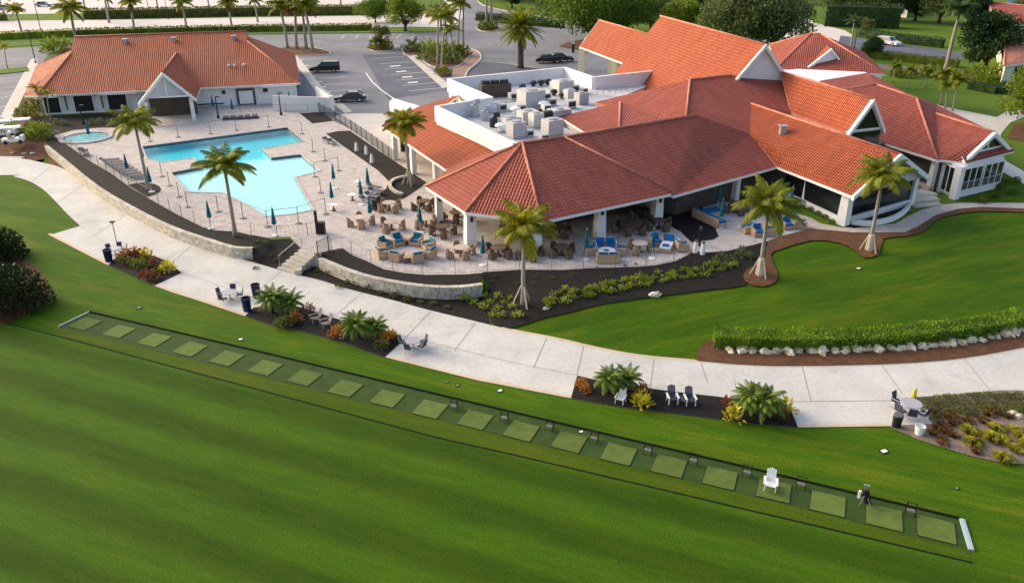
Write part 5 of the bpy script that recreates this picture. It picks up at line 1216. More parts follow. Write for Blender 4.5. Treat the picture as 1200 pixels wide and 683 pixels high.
# tall royal palms
rp = [palm(7.4, 41, 'lp_gold', 18, 3.7, .30, .2, 1.7, .4, 'shaft_g', 1.15, .10, 42, 2, 'royal_palm', 1.15), palm(7.0, 42, 'lp_mid', 18, 3.6, .28, .2, 1.6, .6, 'shaft_g', 1.1, .10, 42, 1, 'royal_palm', 1.15), palm(8.5, 43, 'lp_dark', 18, 3.7, .31, .2, 1.7, .3, 'shaft_g', 1.15, .10, 42, 0, 'royal_palm', 1.15)]
rp += [palm(5.0, 44, 'lp_gold', 22, 4.5, .30, .2, 1.2, .4, 'shaft_g', 1.3, .10, 46, 2, 'royal_palm', 1.15), palm(5.2, 45, 'lp_gold', 20, 3.3, .26, .18, 1.2, .3, 'shaft_g', 1.0, .09, 42, 1, 'royal_palm', 1.15), palm(5.2, 46, 'lp_mid', 20, 3.3, .26, .18, 1.2, .3, 'shaft_g', 1.0, .09, 42, 1, 'royal_palm', 1.15)]
RP = [(337, 57.5, 1, 1.0, 'royal palm with grey trunk, leftmost of the four on the tree island', 1), (348, 58, 1, 1.05, 'royal palm second from left of the four on the tree island', 1), (359, 58, 0, 1.0, 'royal palm third from left of the four on the tree island', 1), (366.5, 61, 1, 1.05, 'royal palm rightmost of the four on the tree island', 1),
      (88, 43, 3, 1.0, 'sunlit-gold royal palm rising just behind the left end of the pool house ridge', 0), (158, 37, 4, 1.05, 'sunlit-gold royal palm behind the pool house, second from the left', 0), (219, 35, 5, 1.0, 'royal palm behind the middle of the pool house', 0), (272, 34, 5, .95, 'dark royal palm behind the right half of the pool house', 0),  # upper left crowns take gold leaves: warm sun glow put into their colour
      (26, 40, 4, .85, 'sunlit-gold palm with slim trunk at the far left of the boulevard', 0), (7, 24, 4, .9, 'sunlit-gold palm cut by the top left corner', 0), (128, 27, 4, 1.05, 'sunlit-gold royal palm by the far hedge above the pool house', 0), (517, 36, 2, .85, 'dark royal palm over the parking lot exit', 0), (570, 33, 2, .9, 'leaning palm on the small drive island, left one', 0), (576, 33, 2, .92, 'palm on the small drive island, right one', 0), (505, 12, 1, .7, 'palm at the far side of the drive by the boulevard', 0), (541, 8, 2, .8, 'palm beyond the drive at the very top', 0), (323, 14, 1, .6, 'palm in the far hedge line above the tree island', 0),
      (1108, 83, 2, 1.0, 'tall dark royal palm with white trunk between car court and right lawn', 0)]
for px, py, k, sc, lab, g in RP: spot(rp[k], px, py, sc, lab, 'royal palms on the tree island' if g else 'royal palms along the roads')
sp = palm(3.6, 51, 'lp_gold', 11, 1.6, .10, .07, .5, .3, 'shaft', .4, .06, 16)
for px, py, lab in ((60, 143, 'small golden palm left of the pool house front'), (52, 136, 'small golden palm at the left corner of the pool house'), (9, 80, 'tiny palm on the median at the left edge')): spot(sp, px, py, .9, lab, 'small palms by the pool house')
spot(palm(4.2, 55, 'lp_dark', 14, 2.0, .18, .13, .4, .2, 'shaft_g', .5, .07, 18), 997, 57, 1.2, 'dark feathery palm left of the car court', None)
spot(date_palm(61), 610, 80, 1.3, 'stout date palm with dense round crown beside the entrance drive', None)
pg = [pygmy(71), pygmy(72, .9, 1.4)]
for i, (px, py, sc, lab) in enumerate(((319, 366, 1.15, 'feathery palm nearest the blue bin in the mulch bed'), (341, 366, 1.0, 'feathery palm right of the bin-side palm, near the pair of grey chairs'), (421, 396, 1.1, 'larger feathery palm left of the round table bed corner'), (442, 393, .9, 'smaller feathery palm nearest the second table pad'), (712, 460, 1.0, 'feathery palm behind the white chair in the long bed'), (732, 456, .95, 'feathery palm right of the white chair in the long bed'), (879, 485, 1.05, 'feathery palm on the left of the thick pair at the bed end'), (897, 487, 1.2, 'feathery palm on the right of the thick pair at the bed end'))):
    put(pg[i % 2], G(px, py, .045), i * 1.3, sc * .80, lab, 'feathery palms in the path beds')
# ---- broadleaf trees
T = [tree(81, 10.5, 9.5, 'lf_oak', nclump=34, nleaf=260, ls=.5), tree(82, 8.5, 6.0, 'lf_grey', nclump=26, nleaf=240, ls=.42), tree(83, 7.0, 4.6, 'lf_lime', nclump=22, nleaf=200, ls=.36), tree(84, 7.5, 4.2, 'lf_dark', nclump=24, nleaf=240, ls=.36, trunk_h=.16), tree(85, 4.6, 2.5, 'lf_ol', nclump=14, nleaf=150, ls=.26)]
TREES = [(0, 690, 49, 1.15, 'huge spreading oak behind the porch roof'), (0, 730, 42, .9, 'dark oak joined to the right of the huge one'), (2, 475, 37, 1.1, 'dense mid green tree over the boulevard hedge'), (0, 440, 27, .55, 'broad tree behind the boulevard at the top centre'), (2, 800, 52, 1.25, 'lime green tree behind the hall ridge'), (1, 762, 36, .9, 'grey green tree between the oak and the lime tree'),
         (1, 860, 62, 1.5, 'large grey green tree right of the lime tree'), (1, 905, 64, 1.25, 'grey green tree beside the side road'), (1, 985, 22, 1.2, 'grey green tree above the tall dark hedge'), (1, 1032, 24, 1.2, 'broad tree right of the tall hedge'), (3, 1072, 25, 1.1, 'dark tree behind the far lawn'), (1, 1100, 27, 1.2, 'grey green tree behind the tall royal palm'), (3, 1135, 31, 1.1, 'dark tree left of the red roofed house'), (3, 1152, 84, 1.3, 'dense dark round tree left of the brown roof'), (1, 1160, 60, .8, 'grey tree between the two right houses'), (2, 1207, 150, 1.0, 'yellow green tree cut by the right edge of the lawn'), (4, 1183, 42, 1.0, 'small tree in front of the red roof'),
         (4, 447, 58, 1.0, 'small round tree on the parking island'), (4, 1014, 42, .8, 'small dark tree left of the far hedge gap'), (3, 1022, 68, .5, 'small dark bushy tree at the left end of the car court'), (1, 640, 18, 1.1, 'far tree at the top behind the date palm'), (3, 600, 10, .9, 'far dark tree at the top of the drive'), (3, 670, 14, 1.2, 'far dark tree behind the huge oak'), (3, 830, 22, 1.3, 'far dark tree behind the hall ridge'), (1, 1195, 30, .7, 'tree beside the red roofed house at the edge'), (3, 925, 0, 1.0, 'dark tree beyond the side road, left'), (3, 975, -2, 1.1, 'dark tree beyond the side road, right')]
for k, px, py, sc, lab in TREES: spot(T[k], px, py, sc, lab, 'trees around the clubhouse')
for i in range(26):
    px = -180 + i * 62 + R.uniform(-14, 14)
    if 470 < px < 560 or px < 430: py = -34
    else: py = -14 + R.uniform(-6, 4)
    spot(T[(1, 3, 0, 2)[i % 4]], px, py, R.uniform(.8, 1.2), 'far tree in the belt beyond the roads', 'far tree belt')
for i in range(22):
    px = (575 + i * 17 + R.uniform(-5, 5)); py = R.uniform(-6, 6) - (0 if px > 640 else 4)
    if not 500 < px < 560: spot(T[(3, 0, 1, 3, 2)[i % 5]], px, py, R.uniform(.6, .95), 'tree in the dense far row behind the hall roofs', 'far tree row behind the hall')
for px, py, lab in ((128, 12, 'sunlit-gold far palm left above the pool house'), (100, 12, 'sunlit-gold far palm at the far lot'), (185, 10, 'far palm between two far lamp posts'), (245, 9, 'far palm in the far hedge above the ridge'), (400, 10, 'far palm right of the tree island'), (302, 26, 'far palm on the boulevard verge')): spot(rp[4 if px < 200 else 5], px, py, .9, lab, 'royal palms along the roads')  # leftmost ones wear the gold leaves with the sun glow painted in
# two huge dark shrubs at the left edge
hb = [shrub(91, 'lf_bush', 2.1, 2.0, 5200, .22, 'dark_shrub'), shrub(92, 'lf_bush', 2.6, 2.3, 6500, .22, 'dark_shrub')]
put(hb[0], G(-6, 304), 0, (1.15, 1.15, 1.1), 'rear one of two blackish round shrubs at the left edge'); put(hb[1], G(5, 360), 0, (1.28, 1.05, 1.1), 'front larger one of two blackish round shrubs at the left edge')
for i in range(3):
    mb = MB()
# ---- hedges
hp = spline([(836, 402), (870, 404), (930, 405), (1000, 404.5), (1050, 401), (1100, 396), (1150, 389.5), (1200, 379), (1260, 366)], 3)
hedge('clipped_hedge', [W(a, b) for a, b in hp], 1.5, .85, 'lf_hedge', 'long clipped bright green hedge behind the row of boulders', 95, .15)
hedge('clipped_hedge', [GD(a, b) for a, b in ((-120, 49), (0, 46), (86, 42))], 1.8, 1.3, 'lf_yg', 'sunlit-gold roadside hedge left of the pool house ridge', 9, .4, 'roadside hedges')  # yellow leaf colour stands in for the warm glow of the sun here
hedge('clipped_hedge', [GD(a, b) for a, b in ((90, 42), (200, 39), (300, 37), (400, 36), (436, 35.5))], 1.8, 1.3, 'lf_hedge2', 'long roadside hedge between parking lot and boulevard', 9, .4, 'roadside hedges')
hedge('clipped_hedge', [GD(a, b) for a, b in ((100, 22), (200, 20), (300, 18), (430, 16.5))], 3.0, 2.2, 'lf_ol', 'far hedge on the other side of the boulevard', 7, .45, 'roadside hedges')
hedge('clipped_hedge', [GD(a, b) for a, b in ((-60, 26), (8, 24))], 2.5, 1.6, 'lf_hedge2', 'short hedge by the top left corner', 7, .4, 'roadside hedges')
hedge('clipped_hedge', [GD(a, b) for a, b in ((965, 30), (1000, 31), (1052, 33))], 5.0, 5.0, 'lf_dark', 'tall dark hedge along the side road', 6, .5, 'hedges by the car court')
hedge('clipped_hedge', [GD(a, b) for a, b in ((1008, 43), (1052, 50), (1104, 56))], 1.6, 1.7, 'lf_dark', 'dark hedge on the far side of the car court', 12, .3, 'hedges by the car court')
hedge('clipped_hedge', [GD(a, b) for a, b in ((1008, 66), (1060, 72), (1122, 79))], 1.5, 1.3, 'lf_hedge2', 'dark hedge on the near side of the car court', 14, .28, 'hedges by the car court')
hedge('clipped_hedge', [GD(a, b) for a, b in ((1136, 104), (1168, 110), (1180, 104))], 1.4, 1.0, 'lf_dark', 'short curved hedge on the lawn near the right edge', 22, .22, 'hedges by the car court')
hedge('clipped_hedge', [GD(a, b) for a, b in ((560, 24), (620, 30), (660, 33))], 2.0, 1.8, 'lf_dark', 'dark hedge beyond the entrance drive', 8, .4, 'roadside hedges')
# ---- shrubs
sh = dict(yg=shrub(101, 'lf_yg', .42, .40, 60, .24), yel=shrub(102, 'lf_yel', .42, .5, 80, .26), orr=shrub(103, 'lf_or', .45, .45, 90, .22), red=shrub(104, 'lf_red', .45, .45, 90, .22), br=shrub(105, 'lf_brown', .40, .4, 90, .3, 'bronze_grass', False, True), gold=shrub(106, 'lf_gold', .75, .6, 240, .42, 'gold_grass', False, True), ol=shrub(107, 'lf_ol', .36, .28, 70, .2), lime=shrub(108, 'lf_lime', .8, .8, 220, .26), mid=shrub(109, 'lf_hedge2', .8, .7, 220, .26), gr=shrub(110, 'lf_grey', .45, .5, 60, .3, 'grey_shrub'))
def sput(k, p, sc, lab, grp, rot=None): return put(sh[k], p, R.uniform(0, 6.28) if rot is None else rot, sc, lab, grp)
# croton rows in the black bed
rows = [[(640, 360), (672, 352), (705, 344), (740, 338), (775, 331), (810, 325), (842, 318), (862, 312)], [(640, 353), (675, 345), (708, 337), (742, 331), (778, 325), (812, 318), (842, 311)], [(690, 339), (720, 332), (752, 325), (800, 318)], [(650, 346), (670, 341)]]
for ri, rw in enumerate(rows):
    P = spline(rw, 6)
    for i, (a, b) in enumerate(P):
        if i % 4 != 3 and (ri in (0, 1) or i % 2 == 0): sput('yg', W(a + R.uniform(-2.5, 2.5), b + R.uniform(-2, 2)), R.uniform(.45, .85), 'young yellow green shrub planted in the black mulch bed before the patio', 'young shrubs in the black mulch bed')
for a, b in ((845, 303), (856, 308), (866, 302), (838, 309), (850, 315), (828, 316), (869, 296), (878, 303)): sput('gr', W(a, b), .8, 'pale grey green tuft at the right end of the black mulch bed', 'grey tufts in the black mulch bed')
for a, b in ((545, 352), (556, 357), (566, 362), (574, 356), (583, 364), (590, 357), (598, 352), (583, 350), (570, 349), (600, 361), (588, 372), (606, 372), (578, 371)): sput('yg', W(a, b), R.uniform(.6, .95), 'small leggy shrub in the mulch left of the golden palm', 'leggy shrubs left of the golden palm')
for a, b in ((386, 321), (396, 324), (408, 331), (418, 333), (432, 338), (446, 344), (462, 348), (478, 352), (492, 355), (508, 357), (524, 361), (372, 318), (362, 315)): sput('ol', W(a, b), R.uniform(.5, .9), 'tiny olive plant in the mulch below the curved patio wall', 'tiny plants below the patio wall')
for a, b in ((302, 296), (316, 300), (330, 296), (312, 288), (322, 306), (298, 303)): sput('ol', W(a, b), .6, 'tiny plant on the mulch slope left of the steps', 'tiny plants left of the steps')
# bed 1
for k, a, b, sc, lab in (('orr', 147, 302, 1.2, 'orange croton nearest the pole table'), ('orr', 157, 300, 1.1, 'orange croton second from the pole table'), ('red', 163, 302, 1.1, 'dark red croton at the back of the small bed'), ('yel', 172, 303, 1.2, 'golden croton at the back right of the small bed'), ('yel', 197, 318, 1.3, 'bright yellow croton at the right tip of the small bed'), ('lime', 158, 311, .6, 'green shrub in the middle of the small bed'), ('ol', 166, 314, 1.5, 'olive shrub in the middle of the small bed'), ('mid', 185, 320, .5, 'green shrub before the yellow croton'), ('red', 172, 327, 1.2, 'reddish croton at the front of the small bed'), ('red', 181, 327, 1.0, 'reddish croton right of its front neighbour in the small bed'), ('ol', 146, 309, 1.4, 'olive shrub at the front left of the small bed'), ('red', 180, 311, .9, 'bronze croton beside the golden one')): sput(k, G(a, b, .045), sc, lab, 'crotons in the small bed')
for k, a, b, sc, lab in (('ol', 330, 382, 1.4, 'dark olive shrub at the front edge of the second bed'), ('orr', 347, 377, 1.1, 'bronze croton left of the grey chairs'), ('ol', 338, 380, 1.5, 'dark olive shrub beside the bronze croton'), ('red', 362, 366, 1.0, 'dark red croton behind the grey chairs'), ('orr', 394, 394, 1.2, 'bright orange croton right of the grey chairs'), ('orr', 454, 399, 1.1, 'golden orange croton under the second pair of palms'), ('yel', 459, 394, .7, 'small golden croton by the second table pad'), ('ol', 447, 407, 1.2, 'olive shrub in the front corner of the second bed')): sput(k, G(a, b, .045), sc, lab, 'crotons in the second bed')
for k, a, b, sc, lab in (('orr', 681, 452, .8, 'small orange croton at the left end of the long bed'), ('orr', 686, 459, .7, 'tiny orange croton at the left end of the long bed'), ('yel', 752, 476, 1.2, 'vivid yellow shrub under the red croton in the long bed'), ('yel', 750, 468, .9, 'vivid yellow shrub touching the red croton in the long bed'), ('red', 753, 463, 1.1, 'red croton above the vivid yellow shrubs'), ('yel', 859, 492, 1.2, 'yellow shrub left of the thick palm pair'), ('red', 855, 476, 1.0, 'dark red croton left of the thick palm pair'), ('yel', 921, 483, 1.15, 'yellow shrub right of the thick palm pair'), ('red', 916, 492, .8, 'dark red croton at the right tip of the long bed')): sput(k, G(a, b, .045), sc, lab, 'crotons in the long bed')
# garden bed at the right
for ri in range(5):
    for ci in range(17):
        a = 1076 + ri * 4.2 + ci * 7.3 + (ri % 2) * 3; b = 469 + ri * 5.2 - ci * .55 + (max(0, ci - 12) * 1.0)
        if a < 1215: sput('ol', G(a + R.uniform(-1, 1), b + R.uniform(-.8, .8), .045), R.uniform(.38, .6), 'small olive plant in the close rows along the top of the sandy garden bed', 'rows of small plants in the sandy garden')
for a, b in ((1098, 502), (1103, 499), (1108, 501), (1113, 490), (1117, 497), (1109, 508), (1093, 508), (1103, 515), (1118, 511), (1134, 494), (1152, 494), (1163, 482), (1180, 488), (1170, 483), (1122, 498), (1113, 484), (1096, 484), (1104, 520), (1144, 530), (1160, 486)): sput('br', G(a, b, .045), R.uniform(.6, .9), 'brown bronze grass tuft in the sandy garden bed', 'bronze grasses in the sandy garden')
for a, b, sc in ((1136, 506, 1.0), (1140, 520, 1.0), (1167, 503, .9), (1162, 514, 1.1), (1172, 516, 1.0), (1190, 505, .8), (1196, 512, .9), (1190, 527, .9), (1175, 538, 1.0), (1203, 522, .9)): sput('gold', G(a, b, .045), sc * .62, 'golden spiky grass clump in the sandy garden bed', 'golden grasses in the sandy garden')
# parking garden, islands, planting by the pool house
for k, a, b, sc, lab in (('gr', 478, 61, 2.4, 'grey green bush at the left tip of the parking garden'), ('gr', 489, 60, 2.6, 'grey green bush second from the left tip of the parking garden'), ('lime', 503, 62, 2.0, 'lime bush at the left middle of the parking garden'), ('lime', 511, 66, 2.2, 'largest lime bush of the parking garden'), ('gr', 500, 72, 2.6, 'grey bush at the front of the parking garden'), ('lime', 529, 66, 2.2, 'lime bush behind the front palm trunks'), ('mid', 541, 66, 1.8, 'green bush near the brick walk'), ('gr', 531, 75, 2.4, 'grey bush at the brick walk corner'), ('mid', 518, 74, 1.4, 'green bush between the front palm trunks'), ('mid', 518, 88, 1.3, 'green bush on the tiny triangle island'), ('mid', 442, 57.5, 1.7, 'round green bush, left on the parking island'), ('lime', 453, 57.5, 1.4, 'round lime bush, right on the parking island'), ('mid', 567, 35, 1.6, 'low green bush, left on the small drive island'), ('mid', 577, 35, 1.6, 'low green bush, right on the small drive island'), ('lime', 63, 61, 2.2, 'golden bush behind the left hip of the pool house'), ('lime', 72, 58, 2.0, 'golden bush right behind the left hip of the pool house'), ('lime', 48, 162, 1.5, 'yellow green bush by the white cart roofs'), ('mid', 36, 160, 1.3, 'green bush in the bed by the white cart roofs'), ('mid', 30, 138, 1.3, 'olive bush left of the pool house wall'), ('mid', 38, 128, 1.2, 'olive bush beside the sidewalk of the pool house')): sput(k, GD(a, b), sc * 1.25, lab, 'bushes in the parking islands')
for a, b in ((1050, 90), (1058, 91), (1073, 90), (1090, 90), (1096, 91), (1110, 92), (1120, 93)): sput('mid', GD(a, b), 1.5, 'low green bush in the line along the right lawn', 'bushes along the right lawn')
for a, b, sc in ((1142, 92, 2.2), (1156, 98, 2.2), (1150, 100, 2.0), (1163, 92, 2.4)): sput('lime', GD(a, b), sc, 'bright green bush below the dense dark tree', 'bushes below the dark tree')
for a, b in ((55, 150), (66, 146), (75, 147), (108, 146), (118, 145), (130, 147), (142, 144)): sput('gr', GD(a, b), 1.0, 'grey plant in the dark bed along the pool house', 'plants along the pool house')
for a, b in ((1178, 214), (1172, 222), (1190, 214), (1150, 238), (1165, 232), (1186, 228)): sput('mid', GD(a, b), .6, 'low plant around the right wing corner', 'plants around the right wing')
for a, b in ((950, 247), (958, 252), (966, 256), (975, 262), (1010, 263), (1025, 262), (1045, 256), (940, 244)): sput('mid', GD(a, b), .4, 'low dark plant below the screened gable', 'plants below the screened gable')
# ---- boulders
rk = []
for i in range(5):
    rnd = random.Random(200 + i); r = root('boulder', (0, 0, 0), 'x', 'boulder'); mb = MB(); mb.blob((0, 0, .17), (.50 + .08 * (i % 3), .34, .25), rnd, 9, 6, .30)
    mb.build('stone', M['rock'], r, False, True); rk.append(r)
bp_ = spline([(842, 411), (870, 412.5), (905, 413), (972, 411.5), (1015, 410), (1055, 409), (1080, 406.5), (1112, 403.5), (1150, 397.5), (1182, 391.5), (1225, 383)], 8)
d0 = 0; last = None; nb_ = 0
pts3 = [W(*p) for p in bp_]
acc = 0
for a, b in zip(pts3[:-1], pts3[1:]):
    L_ = (b - a).length; t = -acc
    while t + .72 < L_ + 1e-6:
        t += .72; p = a.lerp(b, max(0, min(1, t / L_))); nb_ += 1
        big_ = R.uniform(.75, 1.2)
        put(rk[nb_ % 5], (p.x + R.uniform(-.1, .1), p.y + R.uniform(-.12, .12), hgt(p.x, p.y) - .05), R.uniform(0, 6.28), big_, 'pale limestone boulder in the row along the foot of the clipped hedge', 'boulders along the hedge')
    acc = L_ - t
for a, b, sc, lab in ((768, 347, .8, 'lone pale boulder at the front edge of the black mulch bed'), (1186, 486, .6, 'pale stone in the sandy garden, left'), (1194, 489, .55, 'pale stone in the sandy garden, right'), (640, 363, .5, 'small pale stone beside the golden palm'), (15, 180, .5, 'small stone in the mulch by the left path, first'), (28, 179, .5, 'small stone in the mulch by the left path, second'), (38, 180, .5, 'small stone in the mulch by the left path, third')):
    put(rk[nb_ % 5], W(a, b), .3, sc, lab, 'loose stones'); nb_ += 1
# low weeds and runners scattered through the black mulch
for i in range(46):
    t = R.random(); a = 570 + 250 * t; b = 336 - 22 * t + R.uniform(-11, 9)
    sput('ol', W(a, b), R.uniform(.25, .5), 'tiny weed-like plant in the black mulch below the patio edge', 'tiny plants below the patio edge')

for i in range(16):
    sput('gold' if i % 2 else 'br', G(1212 + i * 11.5 + R.uniform(-4, 4), 478 + (i * 37 % 60), .045), .6, 'grass clump in the far right part of the sandy garden bed', 'clumps in the outer sandy garden')
# ================================================================ FURNITURE, VEHICLES, FENCES
def pr_root(name, cat): return root(name, (0, 0, 0), 'x', cat)
# ---- patio dining sets
def dining_table(m_top, rad=.62, name='dining_table'):
    r = pr_root(name, 'table'); mb = MB(); mb.lathe([(rad * .97, .70), (rad, .72), (rad, .76), (.01, .765)], 16); mb.build('tabletop', M[m_top], r, False, True)
    mb = MB(); mb.lathe([(.30, 0), (.26, .06), (.10, .12), (.09, .70)], 10); mb.build('pedestal', M['wicker_d'], r, False, True); return r
def tub_chair(m, w=.58, name='wicker_chair'):
    """rounded wicker armchair: curved back and arms round a seat; open side towards -y"""
    r = pr_root(name, 'chair'); mb = MB(); n = 9; ri, ro = w * .42, w * .5
    prof = []
    for k in range(n):
        a = math.pi * (-.08 + 1.16 * k / (n - 1)); hgt_ = .62 + .26 * math.sin(max(0, min(math.pi, a)))
        prof.append((math.cos(a), math.sin(a), hgt_))
    for (c0, s0, h0), (c1, s1, h1) in zip(prof[:-1], prof[1:]):
        o0, o1, i0, i1 = (c0 * ro, s0 * ro), (c1 * ro, s1 * ro), (c0 * ri, s0 * ri), (c1 * ri, s1 * ri)
        mb.face([(*o0, .08), (*o1, .08), (*o1, h1), (*o0, h0)]); mb.face([(*i1, .3), (*i0, .3), (*i0, h0), (*i1, h1)]); mb.face([(*o0, h0), (*o1, h1), (*i1, h1), (*i0, h0)])
    mb.build('backrest', M[m], r, False, True)
    mb = MB(); mb.box((0, -.02, .32), (w * .86, w * .84, .12)); mb.box((0, -w * .42, .1), (w * .84, .04, .24)); mb.build('seat', M[m], r, False, True)
    for x, y in ((-1, -1), (1, -1), (1, 1), (-1, 1)):
        mb = MB(); mb.box((x * w * .36, y * w * .36, 0), (.05, .05, .33)); mb.build('leg', M['wicker_d'], r, False, True)
    return r
def lounge_chair(mc, mw='wicker_t', back=True, name='lounge_chair'):
    """deep wicker club chair with seat and back cushions; faces -y"""
    r = pr_root(name, 'armchair'); mb = MB()
    mb.box((0, 0, .05), (.92, .86, .28), 0, 0, .98); mb.box((-.40, -.02, .05), (.13, .86, .56), 0, 0, .96); mb.box((.40, -.02, .05), (.13, .86, .56), 0, 0, .96); mb.box((0, .38, .05), (.9, .12, .68)); mb.build('frame', M[mw], r, False, True)
    mb = MB(); mb.box((0, -.06, .34), (.66, .68, .15), 0, 0, .96); mb.build('seat_cushion', M[mc], r, False, True)
    if back:
        mb = MB(); mb.box((0, .27, .46), (.66, .16, .44), 0, 0, .95, -.2); o = mb.build('back_cushion', M[mc], r, False, True)
        mb = MB(); mb.tube([(-.34, .20, .48), (-.34, .34, .90), (.34, .34, .90), (.34, .20, .48)], .022, 5); mb.build('piping', M['piping'], r, False, True)
    return r
tabs = {'l': dining_table('stone_top'), 'd': dining_table('wicker_d', .62), 'D': dining_table('wicker_d', .95, 'round_table')}
chairs = {'l': tub_chair('wicker'), 'd': tub_chair('wicker_d')}
DINE = [('l', 422.5, 264, 'round stone topped dining table nearest the gate on the patio', 'the table nearest the gate', 4, .3), ('l', 456.5, 246.5, 'stone topped dining table below the tip of the dark mulch', 'the table below the mulch tip', 4, .6), ('l', 459, 269.5, 'stone topped dining table right behind the sofa ring', 'the table behind the sofa ring', 3, .2), ('d', 497, 244.5, 'dark dining table at the left corner of the patio roof', 'the table at the left roof corner', 4, .5),
        ('l', 499.5, 265.5, 'pale dining table with a closed umbrella before the left roof corner', 'the table left of the white column', 4, .8), ('d', 519, 275, 'dark square-set dining table beside the thick white column', 'the table beside the thick column', 4, .2), ('l', 541, 300, 'round dining table by the front railing left of the umbrella', 'the railing table left of the umbrella', 4, .4), ('d', 584, 300, 'dark dining table by the front railing right of the umbrella', 'the railing table right of the umbrella', 4, .9),
        ('d', 620, 301.5, 'dining table by the railing half hidden by the golden palm', 'the table behind the golden palm', 4, .3), ('d', 658, 299, 'dining table by the railing right of the golden palm', 'the railing table right of the golden palm', 4, .6), ('D', 738.5, 271, 'big round dark table under the patio roof edge', 'the big round table', 6, .3), ('d', 772, 267.5, 'dark table beside the right side wall of the patio', 'the table by the side wall', 4, .5), ('l', 749, 295, 'pale round table at the front right of the patio', 'the pale front right table', 3, .1),
        ('d', 535, 258, 'dim dining table inside the roofed patio near the left columns', 'the dim table by the left columns', 4, .1), ('d', 655, 276, 'dim dining table under the roof behind the golden palm', 'the dim table behind the palm', 4, .5), ('d', 600, 272, 'dim dining table under the middle of the patio roof', 'the dim table under the roof middle', 4, .9), ('d', 752, 254, 'dim dining table deep under the right end of the roof', 'the dim table under the right roof end', 4, .4), ('d', 862, 249, 'dining table behind the palm on the right terrace', 'the table on the right terrace', 4, .2)]
for k, px, py, lab, where, nc, a0 in DINE:
    c = GD(px, py); put(tabs[k], c, a0, 1.0, lab, 'dining tables on the patio'); rr = .88 if k != 'D' else 1.2
    ck = 'l' if k == 'l' else 'd'
    for i in range(nc):
        a = a0 + i * 2 * math.pi / nc + R.uniform(-.1, .1); d = rr + R.uniform(-.05, .12)
        put(chairs[ck], (c.x + math.cos(a) * d, c.y + math.sin(a) * d, ZD), a - math.pi / 2 + R.uniform(-.15, .15), R.uniform(.97, 1.03), 'curved %s wicker chair at %s' % ('light brown' if ck == 'l' else 'dark brown', where), 'wicker chairs at ' + where)
# bar stools
bs = pr_root('bar_stool', 'stool'); mb = MB(); mb.box((0, 0, .70), (.42, .42, .08)); mb.build('seat', M['wicker'], bs, False, True); mb = MB(); mb.box((0, .2, .78), (.42, .05, .38)); mb.build('backrest', M['wicker'], bs, False, True)
for x in (-1, 1):
    for y in (-1, 1): mb = MB(); mb.box((x * .17, y * .17, 0), (.04, .04, .7)); mb.build('leg', M['wicker_d'], bs, False, True)
for k in range(8):
    p = GD(642 + k * 12.5, 265.5 - k * 2.0); put(bs, (p.x, p.y, ZD), 3.6, 1, 'wicker bar stool in the row along the dim patio bar', 'bar stools at the patio bar')
# ---- sofa ring
lc = {'t': lounge_chair('tealc'), 'b': lounge_chair('blue')}
RING = [(451.5, 290.5, 'left of the two back left chairs'), (466.7, 286.5, 'right of the two back left chairs'), (488, 286.5, 'left of the two back right chairs'), (502.5, 291.5, 'right of the two back right chairs'), (448.5, 301.5, 'at the far left front'), (465, 305, 'second from left at the front'), (488, 306.5, 'third from left at the front'), (503, 301.5, 'at the far right front')]
cc = GD(477, 296.5)
for px, py, w_ in RING:
    p = GD(px, py); a = math.atan2(cc.y - p.y, cc.x - p.x); put(lc['t'], p, a + math.pi / 2, 1.02, 'tan wicker armchair with teal cushions in the ring, ' + w_, 'armchairs in the sofa ring')
st = pr_root('side_table', 'side table'); mb = MB(); mb.box((0, 0, .42), (.5, .5, .05)); mb.build('tabletop', M['wicker_t'], st, False, True); mb = MB(); mb.box((0, 0, 0), (.42, .42, .42), 0, 0, .9); mb.build('base', M['wicker_d'], st, False, True)
for px, py, lab in ((477.5, 286.5, 'small wicker side table between the back chairs of the ring'), (476.7, 307.5, 'small wicker side table between the front chairs of the ring')): put(st, GD(px, py), .2, 1, lab, 'side tables')
for px, py, a, lab in ((692, 297.5, -1.4, 'tan armchair with blue cushion at the left of the front lounge group'), (703, 293, 0, 'tan armchair with tall blue back, left one behind the white fire table'), (715, 293, 0, 'tan armchair with tall blue back, right one behind the white fire table'), (727, 297.5, 1.4, 'tan armchair with blue cushion at the right of the front lounge group'), (706, 306.5, 3.14, 'tan armchair seen from behind, left one by the front railing'), (718, 306.5, 3.14, 'tan armchair seen from behind, right one by the front railing'), (768, 287, .3, 'blue cushioned armchair behind the pale front right table'), (799, 293, 1.7, 'blue cushioned armchair at the curved right tip of the patio'),
                        (876, 272, -1.4, 'blue seated armchair, left one on the right terrace'), (887.5, 276, .2, 'armchair with blue back, left front on the right terrace'), (901, 275, 1.4, 'blue seated armchair right beside the palm trunk'), (905, 264, -1.2, 'blue seated armchair left of the far blue back chair'), (922, 267.5, .2, 'armchair with blue back, farther right on the right terrace'), (937.5, 266.5, 1.4, 'blue seated armchair at the far right of the terrace')):
    put(lc['b'], GD(px, py), a, 1.05, lab, 'blue cushioned armchairs')
ft = pr_root('fire_table', 'fire table'); mb = MB(); mb.lathe([(.5, 0), (.42, .4), (.62, .42), (.62, .5), (.25, .5), (.2, .44)], 16); mb.build('bowl', M['whitep'], ft, False, True); mb = MB(); mb.lathe([(.22, .40), (.20, .47)], 10); mb.build('burner', M['hvac_d'], ft, False, True)
put(ft, GD(710.5, 300.5), 0, 1.1, 'white round fire table in the middle of the blue armchairs', None)
